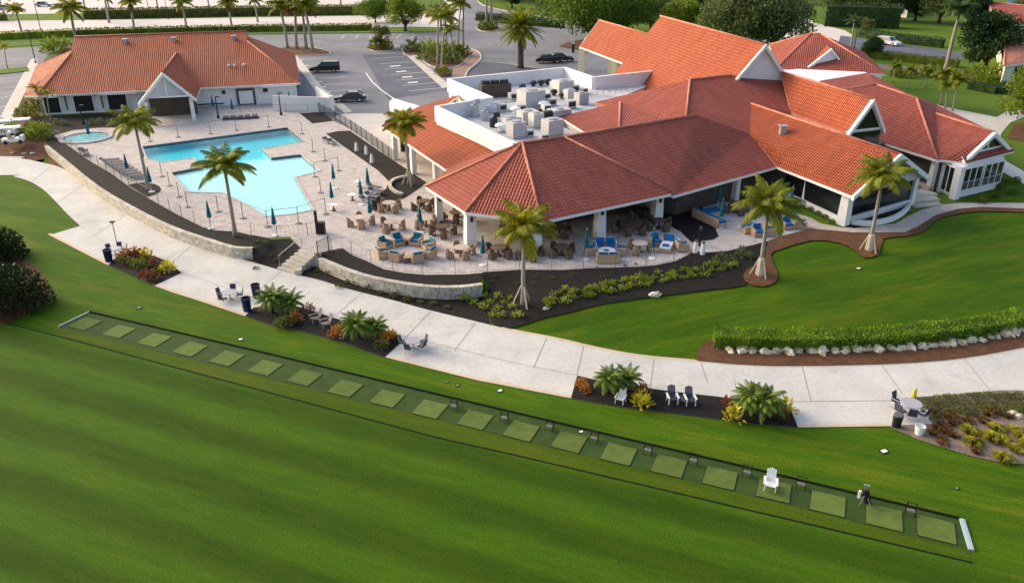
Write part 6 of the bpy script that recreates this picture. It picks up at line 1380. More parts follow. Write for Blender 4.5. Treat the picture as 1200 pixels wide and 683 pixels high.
# chaise and long corner sofa
def chaise(p, rot, lab):
    r = root('chaise_longue', p, lab, 'chaise', None, rot); mb = MB(); mb.box((0, 0, .05), (1.0, 1.9, .3)); mb.box((0, .85, .05), (1.0, .2, .6)); mb.build('frame', M['wicker_t'], r, False, True)
    mb = MB(); mb.box((0, -.15, .35), (.86, 1.5, .13)); mb.build('seat_cushion', M['piping'], r, False, True); mb = MB(); mb.box((0, .66, .44), (.86, .18, .55), 0, 0, .95, -.3); mb.build('back_cushion', M['blue'], r, False, True)
    mb = MB(); mb.box((0, -.55, .48), (.5, .35, .12)); mb.build('pillow', M['blue'], r, False, True)
chaise(GD(781, 292), -.35, 'white cushioned chaise with blue back at the right tip of the patio')
def corner_sofa():
    p, q = GD(811, 254), GD(841, 268); c = (p + q) / 2; d = q - p; a = math.atan2(d.y, d.x); L_ = d.length
    r = root('corner_sofa', (*xy(c), ZD), 'long L-shaped wicker sofa with bright blue seat pads on the right terrace', 'sofa', None, a)
    mb = MB(); mb.box((0, .45, .04), (L_, .95, .36)); mb.box((0, 0, .04), (L_, .16, .74)); mb.box((-L_ / 2 + .5, 1.75, .04), (1.0, 1.7, .36)); mb.build('frame', M['wicker_t'], r, False, True)
    for k in range(4): mb = MB(); mb.box((-L_ / 2 + L_ * (k + .5) / 4, .52, .40), (L_ / 4 - .04, .80, .15)); mb.build('seat_cushion', M['blue'], r, False, True)
    mb = MB(); mb.box((-L_ / 2 + .5, 1.75, .40), (.9, 1.6, .15)); mb.build('seat_cushion', M['blue'], r, False, True)
    for k in range(4): mb = MB(); mb.box((-L_ / 2 + L_ * (k + .5) / 4, .16, .54), (L_ / 4 - .06, .16, .36), 0, 0, .94); mb.build('back_cushion', M['blue'], r, False, True)
corner_sofa()
# ---- closed umbrellas
um = pr_root('patio_umbrella', 'umbrella'); mb = MB(); mb.lathe([(.02, .95), (.17, 1.0), (.20, 1.15), (.15, 1.5), (.10, 2.0), (.06, 2.35), (.015, 2.48)], 10)
mb.build('canopy', M['teal'], um, True, True)
mb = MB(); mb.lathe([(.155, 1.46), (.165, 1.49), (.165, 1.54), (.15, 1.57)], 10); mb.build('strap', M['navy'], um, False, True)
mb = MB(); mb.tube([(0, 0, .05), (0, 0, 2.55)], .025, 6); mb.build('pole', M['alu'], um, False, True)
mb = MB(); mb.lathe([(.28, 0), (.28, .06), (.06, .09)], 12); mb.build('base', M['whitep'], um, False, True)
for px, py, lab in ((151, 208, 'closed teal umbrella among the row of grey loungers'), (178, 225, 'closed teal umbrella right of the palm by the loungers'), (169, 195, 'closed teal umbrella just behind the palm by the loungers'), (247.5, 268, 'closed teal umbrella at the front pool corner left of the drooping palm'), (323, 276, 'closed teal umbrella at the front deck edge above the steps'), (392, 221, 'closed teal umbrella on the deck right of the pool, farther one'), (390, 244, 'closed teal umbrella on the deck right of the pool, nearer one'), (424, 240, 'closed teal umbrella beside the sling loungers, nearer one'), (432, 226, 'closed teal umbrella beside the sling loungers, farther one'), (434.5, 262, 'closed teal umbrella near the black metal chair at the mulch tip'), (493, 273, 'closed teal umbrella at the pale table before the left roof corner'), (566, 311, 'closed teal umbrella at the front railing left of the golden palm'), (686.5, 304, 'closed teal umbrella left of the blue front lounge'), (764, 303, 'closed teal umbrella by the chaise at the right tip of the patio'), (840.5, 247, 'closed blue umbrella against the dark glazing of the right terrace'), (844, 266.5, 'closed teal umbrella beside the long blue sofa'), (925, 250, 'closed teal umbrella behind the palm on the right terrace'), (251, 133, 'closed blue umbrella at the white wall right of the porch'), (273.5, 137, 'closed blue umbrella before the double door of the pool house'), (340.5, 128, 'closed teal umbrella before the service yard wall'), (106, 167, 'dark closed umbrella in the round hot tub corner')):
    put(um, GD(px, py), R.uniform(0, 6), 1.0, lab, 'closed umbrellas')
# ---- pool loungers
lo = pr_root('sun_lounger', 'sun lounger'); mb = MB()
for s in (-1, 1): mb.tube([(s * .32, -.95, .30), (s * .32, .45, .30)], .025, 5)
for y in (-.8, .3):
    for s in (-1, 1): mb.tube([(s * .32, y, .3), (s * .32, y, 0)], .025, 5)
mb.build('frame', M['alu'], lo, False, True); mb = MB(); mb.box((0, -.25, .30), (.62, 1.4, .06)); mb.build('seat', M['sling'], lo, False, True)
mb = MB(); mb.box((0, .45, .32), (.62, .75, .06), 0, 0, 1, .55); mb.build('backrest', M['sling'], lo, False, True)
a0, a1 = GD(128, 191), GD(157, 210)
d = (GD(139, 186) - GD(114, 188)); ang = math.atan2(d.y, d.x) + math.pi / 2
for k in range(8):
    p = a0.lerp(a1, k / 7); put(lo, p, ang, 1.15, 'dark grey sun lounger, %s from the hot tub in the tight row' % ('first', 'second', 'third', 'fourth', 'fifth', 'sixth', 'seventh', 'last')[k], 'grey loungers by the planter')
for px, py, a, lab in ((383, 167, .6, 'grey lounger at the right pool corner, left one'), (389, 169, .6, 'grey lounger at the right pool corner, right one'), (438, 222, 1.0, 'sling lounger farthest along the curved deck edge'), (440, 227, 1.0, 'sling lounger second along the curved deck edge'), (436, 232, 1.0, 'sling lounger third along the curved deck edge'), (430, 237, 1.0, 'sling lounger nearest the low white table'), (96, 180, .5, 'dark lounger near the hot tub, left one'), (101, 182, .5, 'dark lounger near the hot tub, right one')):
    put(lo, GD(px, py), a, .95, lab, 'scattered pool loungers')
lt = dining_table('whitep', .5, 'low_table')
for px, py, lab in ((413, 235, 'low pale table with pale stools on the pool deck'), (391, 247, 'small white table near the nearer deck umbrella'), (421, 219, 'tiny pale table by the sling loungers')): put(lt, GD(px, py), 0, .8, lab, 'low tables on the pool deck')
bc = tub_chair('black', .6, 'metal_chair'); put(bc, GD(440.5, 246), 2.4, 1.2, 'black metal chair at the tip of the dark mulch', None)
# ---- grey and purple loungers before the pool house
p = GD(282, 139); r = root('cabana_platform', p, 'row of dark violet pool loungers on a rug before the double door', 'lounger row', None, .26)
mb = MB(); mb.box((0, 0, 0), (4.6, 1.5, .06)); mb.build('rug', M['sling'], r, False, True)
for k in range(5): mb = MB(); mb.box((-1.8 + k * .9, 0, .15), (.7, 1.3, .2)); mb.build('cushion', M['mesh'], r, False, True)
# ---- pool safety fence: slender posts on feet joined by wires and a fine net
post = pr_root('fence_post', 'fence post'); mb = MB(); mb.tube([(0, 0, 0), (0, 0, 1.5)], .035, 6); mb.build('post', M['grey'], post, False, True); mb = MB(); mb.lathe([(.30, 0), (.28, .05), (.08, .07)], 10); mb.build('foot', M['grey'], post, False, True)
FP = [(381, 189, 0), (354, 157, 0), (315, 149, 0), (277, 153, 0), (247, 157, 0), (209, 161, 0), (176, 166, 0)]
FL = [(190, 207), (199, 218), (210, 231), (220, 243), (256, 248.5), (285, 256), (314, 266), (350, 262), (382, 251), (376, 226), (369, 207.5), (397, 200), (381, 189), (367, 178), (354, 157), (315, 149), (277, 153), (247, 157), (209, 161), (176, 166)]
for i, (a, b) in enumerate(FL): put(post, GD(a, b), 0, 1.0, 'slender grey post of the light safety fence around the pool', 'posts of the pool safety fence')
def wire(name, px, label, zs, m='grey', rad=.012, cat='fence'):
    P = [GD(a, b) for a, b in px]; r = root(name, tuple(P[0]), label, cat); mb = MB()
    for z in zs: mb.tube([p + Vector((0, 0, z)) for p in P], rad, 4)
    mb.build('wire', M[m], r); return r
wire('fence_wire', FL, 'thin grey top wire of the safety fence around the pool', (1.46,), rad=.022)
def picket(name, px, label, h=1.25, gap=.16, z0=ZD, m='black', every=2.0, t=.02):
    P = [G(a, b, z0) for a, b in px]; r = root(name, tuple(P[0]), label, 'fence'); pb = MB()
    for z in (.12, h): rb = MB(); rb.tube([p + Vector((0, 0, z)) for p in P], t * 1.2, 4); rb.build('rail', M[m], r)
    carry = 0.0
    for a, b in zip(P[:-1], P[1:]):
        d = (b - a); L_ = d.length
        for k in range(int(L_ / gap) + 1): q = a + d * min(1, k * gap / L_); pb.tube([q + Vector((0, 0, .1)), q + Vector((0, 0, h))], t * .6, 3, 0, False)
        s = carry
        while s < L_: q = a + d * (s / L_); qb = MB(); qb.tube([q, q + Vector((0, 0, h + .08))], t * 2.0, 5); qb.build('post', M[m], r); s += every
        carry = s - L_
    o = pb.build('pickets', M[m], r); o['kind'] = 'stuff'
picket('metal_fence', [(374, 132), (390, 140), (413, 154), (437, 171), (462, 190)], 'black picket fence between the mulch and the entry walk', 1.3, .14)
picket('metal_fence', [(228, 134), (262, 133), (300, 132), (374, 131)], 'low thin fence before the white walls of the pool house', 1.0, .3, ZD, 'grey', 3, .012)
picket('metal_fence', [(64, 161), (83, 173.5), (107, 190.5), (130, 203.5), (153, 220.5), (175, 233.5), (207, 251.5), (237, 266.5), (252, 270.5), (272, 263)], 'thin black fence along the planter on the left side of the pool deck', 1.1, .3, ZD, 'grey', 2.4, .012)
picket('metal_fence', [(295, 277), (315, 280), (340, 279), (373, 275)], 'low thin fence at the front edge of the pool deck', 1.1, .35, ZD, 'grey', 2.4, .012)
picket('metal_fence', [(389, 295), (402, 292), (413, 299), (430, 306), (450, 315), (475, 320), (500, 321.7), (545, 321), (566, 319), (613, 316), (657, 316.7), (690, 314.7), (740, 313), (768, 311), (792, 306), (808, 299)], 'thin railing along the curved front edge of the dining patio', 1.05, 1.2, ZD, 'grey', 2.4, .011)
picket('garden_gate', [(373, 302), (388, 295)], 'black barred gate at the top of the garden steps', 1.3, .1, ZD, 'black', 1.2)
p = GD(372, 274); r = root('gate_post', p, 'tall dark post at the pool gate', 'post'); mb = MB(); mb.box((0, 0, 0), (.2, .2, 2.0)); mb.build('post', M['black'], r, False, True); mb = MB(); mb.box((.3, .1, 0), (.7, .5, 1.0)); mb.build('keypad_box', M['black'], r, False, True)
# wrapped bollards in the mulch and at the patio exit
wb = pr_root('wrapped_bollard', 'bollard'); mb = MB(); mb.lathe([(.26, 0), (.22, .5), (.17, 1.0), (.15, 1.15)], 9); mb.build('cover', M['whitep'], wb, False, True); mb = MB(); mb.lathe([(.16, 1.15), (.16, 1.3), (.02, 1.36)], 8); mb.build('cap', M['sling'], wb, False, True)
for px, py, lab in ((418, 177, 'white wrapped bollard, farthest of three in the dark mulch'), (429.5, 181, 'white wrapped bollard, middle one of three in the dark mulch'), (436, 191, 'white wrapped bollard, nearest of three in the dark mulch'), (814.5, 297, 'white wrapped bollard left of the gate gap at the patio tip'), (823, 299, 'white wrapped bollard right of the gate gap at the patio tip')): put(wb, W(px, py), 0, .85, lab, 'wrapped bollards')
p = GD(819.5, 288); r = root('gate_sign', p, 'small dark gate post with blue cap at the patio tip', 'post'); mb = MB(); mb.box((0, 0, 0), (.16, .16, 1.3)); mb.build('post', M['black'], r, False, True); mb = MB(); mb.box((0, 0, 1.3), (.22, .22, .3)); mb.build('cap', M['mesh'], r, False, True)
# ---- lamp posts
def lamp(px, py, h, lab, grp, twin=False, m='black', z=ZD):
    r = root('street_lamp', G(px, py, z), lab, 'lamp post', grp); mb = MB(); mb.tube([(0, 0, 0), (0, 0, h)], [.09, .06], 6); mb.build('pole', M[m], r, False, True)
    mb = MB(); mb.lathe([(.18, 0), (.18, .3), (.1, .4)], 8); mb.build('base', M[m], r, False, True)
    mb = MB()
    for s in ((-1, 1) if twin else (1,)): mb.box((s * .25, 0, h - .05), (.5, .24, .12))
    mb.build('lamp_head', M[m], r, False, True)
for px, py, h, lab in ((49, 41, 8.5, 'lamp post left of the sunlit-gold royal palm on the boulevard'), (42, 74, 5.6, 'lamp post at the corner of the left sidewalk'), (175, 17, 7, 'far lamp post above the pool house, left one'), (197, 23, 7.5, 'far lamp post above the pool house, right one'), (454, 30, 0.1, None)):
    if lab: lamp(px, py, h, lab, 'lamp posts along the boulevard', True)
for px, py, h, lab in ((329.5, 135, 2.9, 'dark lamp post before the service yard wall'), (256, 139, 2.8, 'slim lamp post right of the porch'), (98, 146, 2.4, 'black lamp post before the second shuttered opening'), (1001, 57, 5.0, 'lamp post by the car court hedge')): lamp(px, py, h, lab, 'small lamp posts')
p = GD(671.5, 62); r = root('sign_post', p, 'small dark sign post on the mulched island by the porch', 'sign'); mb = MB(); mb.box((0, 0, 0), (.5, .3, 1.6)); mb.build('post', M['black'], r, False, True); mb = MB(); mb.box((0, 0, 1.6), (.6, .35, .9)); mb.build('sign_panel', M['stake'], r, False, True)
# ---- vehicles
def car(name, cat, px, py, rot, body, lab, L_=4.6, W_=1.82, H_=1.45, suv=False, grp='parked cars', z=ZD):
    r = root(name, (*xy(G(px, py, z)), z + .008), lab, cat, grp, rot); hl, hw = L_ / 2, W_ / 2
    # side profile (x forward)
    belt = H_ * .60
    low = [(-hl, .35), (-hl, belt * .92), (-hl * .96, belt), (hl * .42, belt), (hl * .93, belt * .80), (hl, belt * .62), (hl, .30)]
    mb = MB(); ws = [.94, .97, 1, 1, .96, .90, .92]
    V = [(x, -hw * w_, zz) for (x, zz), w_ in zip(low, ws)] + [(x, hw * w_, zz) for (x, zz), w_ in zip(low, ws)]; n = len(low)
    fs = [tuple(range(n))[::-1], tuple(range(n, 2 * n))] + [(i, (i + 1) % n, n + (i + 1) % n, n + i) for i in range(n)]
    mb.mesh(V, fs)
    roofx = (-hl * (.93 if suv else .50), hl * (.10 if suv else .05)); bx = (-hl * (.96 if suv else .84), hl * .44); tw = hw * .80
    T = [(roofx[0], -tw, H_), (roofx[1], -tw, H_), (roofx[1], tw, H_), (roofx[0], tw, H_)]; B_ = [(bx[0], -hw * .97, belt), (bx[1], -hw * .97, belt), (bx[1], hw * .97, belt), (bx[0], hw * .97, belt)]
    mb.mesh(T + [(a, b, c - .05) for a, b, c in T], [(0, 1, 2, 3), (0, 4, 5, 1), (1, 5, 6, 2), (2, 6, 7, 3), (3, 7, 4, 0)])
    for i in range(4): a, b = Vector(T[i]), Vector(B_[i]); mb.tube([a, b], .05, 4)
    for s in (0, 2): a, b = (Vector(T[s]) + Vector(T[s + 1])) / 2, (Vector(B_[s]) + Vector(B_[s + 1])) / 2; mb.tube([a, b], .045, 4)
    mb.build('body', body, r, False, True)
    gb = MB(); k = .985
    TT = [Vector(p) * 1 for p in T]; BB = [Vector(p) for p in B_]
    for i in range(4): j = (i + 1) % 4; gb.face([BB[i] * k, BB[j] * k, TT[j] * k, TT[i] * k])
    gb.build('window', M['glass'], r, False, True)
    for x in (-hl * .60, hl * .62):
        for s in (-1, 1):
            wb_ = MB(); y0 = s * hw * .80
            for q, (ra, ya, yb) in enumerate(((.33, y0, s * hw * 1.0),)): wb_.tube([(x, ya, .33), (x, yb, .33)], ra, 14)
            o = wb_.build('wheel', M['black'], r, False, True); rb_ = MB(); rb_.tube([(x, s * hw * .99, .33), (x, s * hw * 1.01, .33)], .2, 10); rb_.build('rim', M['steel'], o, False, True)
    for s in (-1, 1):
        mb = MB(); mb.box((hl * .985, s * hw * .66, belt * .60), (.08, .36, .13)); mb.build('headlight', M['whitep'], r, False, True)
        mb = MB(); mb.box((-hl * .985, s * hw * .70, belt * .70), (.08, .25, .16)); mb.build('tail_light', M['red_lens'], r, False, True)
    return r
M['red_lens'] = mat('red_lens', (.25, .01, .01), None, rough=.3)
paint = lambda n, c: mat(n, c, None, rough=.25, spec=.6)
cb_, cg_, cw_, cs_ = paint('black_paint', (.012, .011, .011)), paint('charcoal_paint', (.045, .047, .055)), paint('white_paint', (.75, .76, .78)), paint('silver_paint', (.35, .36, .38))
car('parked_car', 'car', 381, 84.5, math.pi + .15, cb_, 'black van-like car in the left parking row', 5.1, 1.95, 1.80, True)
car('parked_car', 'car', 410, 119, math.pi + .15, cg_, 'charcoal sedan nearest the white yard wall', 4.7, 1.82, 1.42)
car('parked_car', 'car', 643, 74, .05, cb_, 'black car left of the white pole behind the roof well', 4.8, 1.85, 1.5)
car('parked_car', 'car', 657, 72.5, .05, cb_, 'black car right of the white pole behind the roof well', 4.8, 1.85, 1.5)
car('parked_car', 'car', 735, 84, .5, cs_, 'silver car in the shade of the porch', 4.7, 1.85, 1.45)
car('parked_car', 'car', 1041, 53, -1.05, cw_, 'white car in the car court', 4.9, 1.9, 1.6, True)
car('parked_car', 'car', 52, 8, .25, cs_, 'silver car on the far lot at the top left', 4.7, 1.85, 1.5)
car('parked_car', 'car', 7, 12, .2, cs_, 'silver car at the very top left corner', 4.7, 1.85, 1.5)
def cart(px, py, rot, lab):
    r = root('golf_cart', GD(px, py), lab, 'golf cart', 'golf carts by the pool house', rot); mb = MB(); mb.box((0, 0, 1.82), (2.2, 1.3, .12), 0, 0, .92); mb.build('roof', M['whitep'], r, False, True)
    mb = MB(); mb.box((0, 0, .28), (2.3, 1.15, .35)); mb.box((.95, 0, .6), (.45, 1.1, .3), 0, 0, .8); mb.build('body', M['whitep'], r, False, True)
    mb = MB(); mb.box((-.15, 0, .62), (.55, 1.05, .16)); mb.box((-.42, 0, .7), (.12, 1.05, .5)); mb.build('seat', M['stake'], r, False, True)
    for x, y in ((-.9, -.55), (.75, -.55), (.75, .55), (-.9, .55)): mb = MB(); mb.tube([(x, y, .6), (x * .95, y, 1.84)], .025, 5); mb.build('roof_post', M['black'], r, False, True)
    for x in (-.75, .8):
        for y in (-.55, .55): mb = MB(); mb.tube([(x, y - .08, .23), (x, y + .08, .23)], .23, 10); mb.build('wheel', M['black'], r, False, True)
cart(8, 160, .3, 'white roofed golf cart at the left edge below the pool house'); cart(17, 168, .3, 'smaller looking white roofed golf cart in front of the first'); cart(28, 158, .3, 'white roofed golf cart nearest the pool house'); cart(-6, 156, .3, 'white roofed golf cart cut by the left edge')
# ---- tables on the path pads
def mesh_chair(name='patio_chair'):
    r = pr_root(name, 'chair'); mb = MB()
    for s in (-1, 1): mb.tube([(s * .27, -.25, 0), (s * .27, -.22, .62), (s * .27, .2, .62), (s * .25, .32, .95)], .022, 5); mb.tube([(s * .25, .28, 0), (s * .26, .12, .42)], .022, 5)
    mb.build('frame', M['alu'], r, False, True)
    mb = MB(); mb.box((0, -.02, .42), (.50, .48, .05)); mb.build('seat', M['mesh'], r, False, True); mb = MB(); mb.box((0, .22, .45), (.50, .05, .55), 0, 0, 1, -.2); mb.build('backrest', M['mesh'], r, False, True); return r
mc = mesh_chair(); dt = pr_root('round_table', 'table'); mb = MB(); mb.lathe([(.62, .70), (.64, .72), (.62, .75), (.01, .75)], 18); mb.build('tabletop', M['lavender'], dt, False, True)
mb = MB(); mb.lathe([(.3, 0), (.06, .1), (.05, .7)], 8)
for k in range(4): a = k * 1.57; mb.tube([(0, 0, .1), (math.cos(a) * .42, math.sin(a) * .42, .02)], .03, 4)
mb.build('pedestal', M['alu'], dt, False, True)
for px, py, sc, where, angs in ((484.5, 408, .80, 'the middle path pad', (2.9, .4, -.5, -1.9)), (270, 351, .82, 'the pad by the blue bin', (2.9, .2, -2.0, 1.6)), (136, 299, .8, 'the pole table by the small bed', (2.6, .5, 1.6)), (1065, 484, .9, 'the pad by the sandy garden', (2.2, 3.6, -1.9, -1.0))):
    c = G(px, py, .03); put(dt, c, 0, sc, 'round pale grey table on ' + where, 'round tables on the path pads')
    for i, a in enumerate(angs): put(mc, (c.x + math.cos(a) * .84 * sc, c.y + math.sin(a) * .84 * sc, .03), a - math.pi / 2, sc, 'dark mesh chair with pale frame at ' + where, 'mesh chairs at ' + where)
bn = pr_root('litter_bin', 'bin'); mb = MB(); mb.lathe([(.26, 0), (.30, .85), (.32, .88), (.32, .95), (.27, .95), (.25, .8)], 12); mb.build('barrel', M['navy'], bn, False, True); mb = MB(); mb.lathe([(.27, .80), (.0, .82)], 10); mb.build('liner', M['black'], bn, False, True)
for px, py, lab in ((290, 364, 'navy blue bin at the left end of the second bed'), (128, 306, 'navy blue bin at the left end of the small bed'), (301, 348, 'dark blue bin behind the bin-side palm')): put(bn, G(px, py, .03), 0, 1.05, lab, 'blue bins')
p = G(1050, 499.5, .03); r = root('litter_bin', p, 'small black bin on the grass edge by the sandy garden table', 'bin', 'blue bins'); mb = MB(); mb.lathe([(.22, 0), (.26, .7), (.2, .72)], 12); mb.build('barrel', M['black'], r, False, True); mb = MB(); mb.lathe([(.27, .7), (.25, .78), (.02, .8)], 12); mb.build('lid', M['sling'], r, False, True)
p = G(1076.5, 508, .045); r = root('bucket', p, 'white bucket below the table by the sandy garden', 'bucket'); mb = MB(); mb.lathe([(.2, 0), (.26, .5), (.24, .5), (.19, .1)], 12); mb.build('pail', M['whitep'], r, False, True); mb = MB(); mb.tube([(-.25, 0, .48), (-.1, .2, .5), (.1, .2, .5), (.25, 0, .48)], .015, 4); mb.build('handle', M['steel'], r, False, True)
p = G(1071, 465, .03); r = root('floor_sign', p, 'small yellow folding sign on the path by the sandy garden', 'sign')
for s in (-1, 1): mb = MB(); mb.box((0, s * .08, 0), (.22, .03, .55), 0, 0, .75, s * .13); mb.build('panel', M['yellow'], r, False, True)
p = G(139, 294, .03); r = root('umbrella_pole', p, 'bare dark pole with small closed top beside the small bed', 'pole'); mb = MB(); mb.tube([(0, 0, 0), (0, 0, 2.5)], .03, 6); mb.build('pole', M['mesh'], r, False, True); mb = MB(); mb.box((0, 0, 2.45), (.35, .2, .12)); mb.build('top', M['mesh'], r, False, True)
# ---- slatted garden chairs
def adirondack(m, seatm=None):
    r = pr_root('garden_chair', 'chair'); mb = MB()
    for k in range(5): x = -.22 + k * .11; mb.box((x, .28, .30), (.095, .03, .85 - .04 * abs(k - 2)), 0, 0, 1, -.42)
    mb.build('backrest', M[seatm or m], r, False, True)
    mb = MB()
    for k in range(5): mb.box((0, -.30 + k * .125, .38 - k * .025), (.56, .11, .03))
    mb.build('seat', M[seatm or m], r, False, True)
    for s in (-1, 1):
        mb = MB(); mb.box((s * .34, -.02, .55), (.14, .78, .03)); mb.build('armrest', M[m], r, False, True)
        mb = MB(); mb.box((s * .31, -.34, 0), (.05, .10, .55)); mb.build('leg', M[m], r, False, True); mb = MB(); mb.box((s * .31, .30, 0), (.05, .10, .55)); mb.build('leg', M[m], r, False, True)
    return r
wc, gc, bc2 = adirondack('whitep'), adirondack('grad'), adirondack('whitep', 'mesh')
put(wc, G(902, 572, .02), -.32, .80, 'white slatted garden chair standing on the golf tee line', 'white garden chairs')
put(wc, G(727, 471, .045), -.45, .72, 'white garden chair in the long mulch bed under the feathery palms', 'white garden chairs')
put(gc, G(370, 377, .045), -.95, .82, 'weathered grey garden chair, left one of the pair in the second bed', 'grey garden chairs'); put(gc, G(382, 383, .045), -.95, .82, 'weathered grey garden chair, right one of the pair in the second bed', 'grey garden chairs')
put(bc2, G(787.5, 471, .045), .05, .80, 'dark seated garden chair, left one of the pair in the long bed', 'dark garden chairs'); put(bc2, G(808, 472.5, .045), .05, .80, 'dark seated garden chair, right one of the pair in the long bed', 'dark garden chairs')
p = G(798, 473, .045); r = root('side_table', p, 'small blue table between the two dark garden chairs', 'side table', None, .1, .8); mb = MB(); mb.box((0, 0, .42), (.5, .5, .05)); mb.build('tabletop', M['mesh'], r, False, True)
for x in (-.2, .2):
    for y in (-.2, .2): mb = MB(); mb.box((x, y, 0), (.05, .05, .42)); mb.build('leg', M['mesh'], r, False, True)
# ---- the tee line: mats, stands, edging
tl0, tl1 = G(86, 374.5), G(1131, 626.5); tu = (tl1 - tl0).normalized(); ta = math.atan2(tu.y, tu.x)
mt = pr_root('hitting_mat', 'golf mat'); mb = MB(); mb.box((0, 0, 0), (1.5, 1.45, .035)); mb.build('turf_top', M['mat'], mt, False, True); mb = MB(); mb.box((0, 0, -.004), (1.56, 1.51, .02)); mb.build('rubber_base', M['black'], mt, False, True)
ORD = 'first second third fourth fifth sixth seventh eighth ninth tenth eleventh twelfth thirteenth fourteenth fifteenth sixteenth seventeenth eighteenth nineteenth twentieth'.split()
MATS = [(100, 379.5), (139.5, 388.5), (181, 398.5), (223, 409), (266, 420), (311, 431), (357, 442.5), (405, 455), (454, 467), (504, 479.5), (557, 492), (611, 505), (667, 518), (725, 532), (784, 546), (844, 560), (907, 574.5), (970, 590), (1036, 606), (1097, 620)]
for k, (px, py) in enumerate(MATS): put(mt, G(px, py, .016), ta + R.uniform(-.015, .015), R.uniform(.98, 1.02), '%s pale green hitting mat from the left end of the tee line' % ORD[k], 'hitting mats on the tee line')
bsd = pr_root('bag_stand', 'bag stand')
mb = MB()
for s in (-1, 1): mb.tube([(s * .28, -.22, 0), (s * .26, .05, .85), (s * .26, .22, 0)], .03, 5)
mb.build('frame', M['black'], bsd, False, True); mb = MB()
for z, y in ((.30, -.1), (.62, .0), (.82, .04)): mb.tube([(-.28, y, z), (.28, y, z)], .028, 5)
mb.build('crossbar', M['black'], bsd, False, True); mb = MB(); mb.box((0, -.02, .28), (.5, .3, .03)); mb.build('shelf', M['grey'], bsd, False, True)
for k, (px, py) in enumerate(((532, 479), (591, 493), (644, 503), (696, 517), (759, 531), (812, 543), (875, 557), (938, 571), (1066, 602))): put(bsd, G(px, py, .02), ta, .74, '%s black bag stand from the left along the tee line' % ORD[k], 'bag stands on the tee line')
p = G(1012, 590, .02); r = root('golf_bag', p, 'black and white golf bag leaning on the tee line near the right end', 'golf bag', None, ta); mb = MB(); mb.tube([(.15, .1, .1), (-.05, -.05, .85)], [.15, .14], 9); mb.build('bag', M['black'], r, False, True)
for s in (-.2, .3): mb = MB(); mb.tube([(s, -.2, 0), (0, -.02, .7)], .02, 4); mb.build('stand_leg', M['steel'], r, False, True)
mb = MB()
for k in range(5): mb.tube([(-.05 + .03 * k - .06, -.05, .8), (-.14 + .05 * k, -.1, 1.1)], .012, 4); mb.blob((-.14 + .05 * k, -.1, 1.12), (.04, .05, .04), R, 6, 4, .1)
mb.build('club', M['steel'], r, False, True); mb = MB(); mb.box((-.25, .1, .2), (.12, .1, .4)); mb.build('towel', M['whitep'], r, False, True)
te = L0([(105, 366), (300, 411.5), (550, 471.5), (850, 542), (1125, 608)])
r = root('edging_rail', (*te[0], 0), 'thin dark edging rail along the upper side of the tee line', 'edging'); mb = MB()
for a, b in zip(te[:-1], te[1:]): mb.tube([(*a, .06), (*b, .06)], .055, 5)
mb.build('rail', M['edge'], r)
for a, b, wd, m_, lab in (((1127, 609), (1138, 645), .22, 'paleblue', 'pale blue end board closing the right end of the tee line'), ((69, 383), (105, 366), .08, 'alu', 'pale grey end strip at the left end of the tee line')):
    A, B = G(*a), G(*b); d = B - A; r = root('end_board', (*xy(A), 0), lab, 'edging'); mb = MB(); mb.box(((A.x + B.x) / 2, (A.y + B.y) / 2, 0), (d.length, wd, .09), math.atan2(d.y, d.x)); mb.build('board', M[m_], r); mb = MB(); mb.box(((A.x + B.x) / 2, (A.y + B.y) / 2, .09), (d.length, wd * .3, .01), math.atan2(d.y, d.x)); mb.build('joint_strip', M[m_], r)
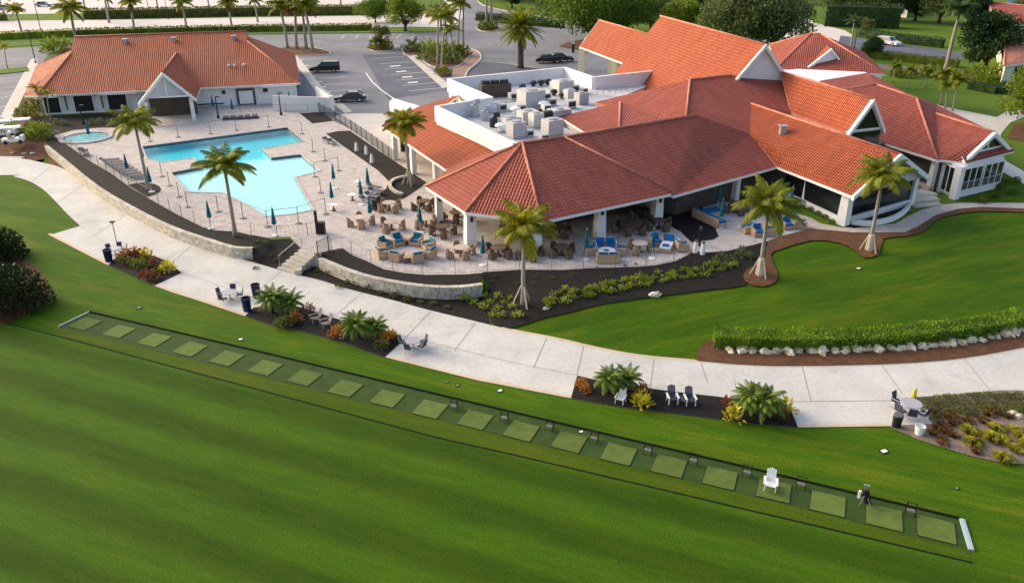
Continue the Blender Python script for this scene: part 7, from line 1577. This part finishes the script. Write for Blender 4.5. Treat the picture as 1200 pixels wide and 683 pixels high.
# small lids and markers in the grass
lid = pr_root('valve_box', 'valve box'); mb = MB(); mb.box((0, 0, 0), (.28, .2, .03)); mb.build('lid', M['whitep'], lid, False, True); mb = MB(); mb.box((0, 0, -.01), (.36, .28, .03)); mb.build('frame', M['edge'], lid, False, True)
lid2 = pr_root('valve_box', 'valve box'); mb = MB(); mb.box((0, 0, 0), (.28, .2, .03)); mb.build('lid', M['grey'], lid2, False, True); mb = MB(); mb.box((0, 0, -.01), (.36, .28, .03)); mb.build('frame', M['edge'], lid2, False, True)
for px, py, sc, lab in ((163, 361, 1.0, 'dull grey valve lid in the grass above the third hitting mat'), (282, 398, .9, 'white valve lid in the grass below the blue bin'), (586, 458, .9, 'white valve lid in the grass below the path pad'), (681, 506, .7, 'white marker at the edge of the tee line rail'), (1036, 529, 1.1, 'white valve lid in the grass left of the sandy garden'), (1006, 315, 1.1, 'pale valve lid on the upper lawn below the screened gable'), (536, 452, .7, 'small dark valve lid above the ninth mats'), (523, 448, .6, 'tiny valve lid above the ninth mats'), (1121, 572, .6, 'tiny dark marker in the grass above the right end of the tee')): 
    p = W(px, py); put(lid2 if px in (163, 536, 523, 1121) else lid, (p.x, p.y, p.z + .02), .4, sc, lab, 'lids in the grass')
# ================================================================ light, sky, camera
w = bpy.data.worlds.new('World'); SC.world = w; w.use_nodes = True
nt = w.node_tree; bgn = nt.nodes['Background']; sky = nt.nodes.new('ShaderNodeTexSky'); sky.sky_type = 'NISHITA'; sky.sun_disc = False
SUN_EL, SUN_AZ = 24.0, -62.0          # azimuth from +Y, towards -X : behind-left
sky.sun_elevation = math.radians(SUN_EL); sky.sun_rotation = math.radians(SUN_AZ); sky.air_density = 1.0; sky.dust_density = 5.0; sky.ozone_density = .6
nt.links.new(sky.outputs[0], bgn.inputs[0]); bgn.inputs[1].default_value = .15
sd = bpy.data.lights.new('sun', 'SUN'); sd.energy = 0.7; sd.angle = math.radians(55); sd.color = (1.0, .80, .54)
so = bpy.data.objects.new('sun', sd); COL.objects.link(so)
el, az = math.radians(SUN_EL), math.radians(SUN_AZ)
tosun = Vector((math.sin(az) * math.cos(el), math.cos(az) * math.cos(el), math.sin(el)))
so.rotation_euler = tosun.to_track_quat('Z', 'Y').to_euler()
cd = bpy.data.cameras.new('camera'); co = bpy.data.objects.new('camera', cd); COL.objects.link(co)
co.location = (0, 0, CAMH); co.rotation_euler = (math.pi / 2 - TILT, 0, 0)
cd.sensor_fit = 'HORIZONTAL'; cd.sensor_width = 36; cd.lens = 36 * F_PX / 1200; cd.clip_end = 6000; cd.clip_start = .5
SC.camera = co
vs = SC.view_settings; vs.view_transform = 'Standard'; vs.look = 'None'; vs.exposure = 1.1; vs.gamma = 1
SC.cycles.max_bounces = 6; SC.cycles.transparent_max_bounces = 12; SC.cycles.volume_bounces = 0
SC.cycles.use_denoising = True
for o in list(bpy.data.objects):
    if '_o' in o: del o['_o']
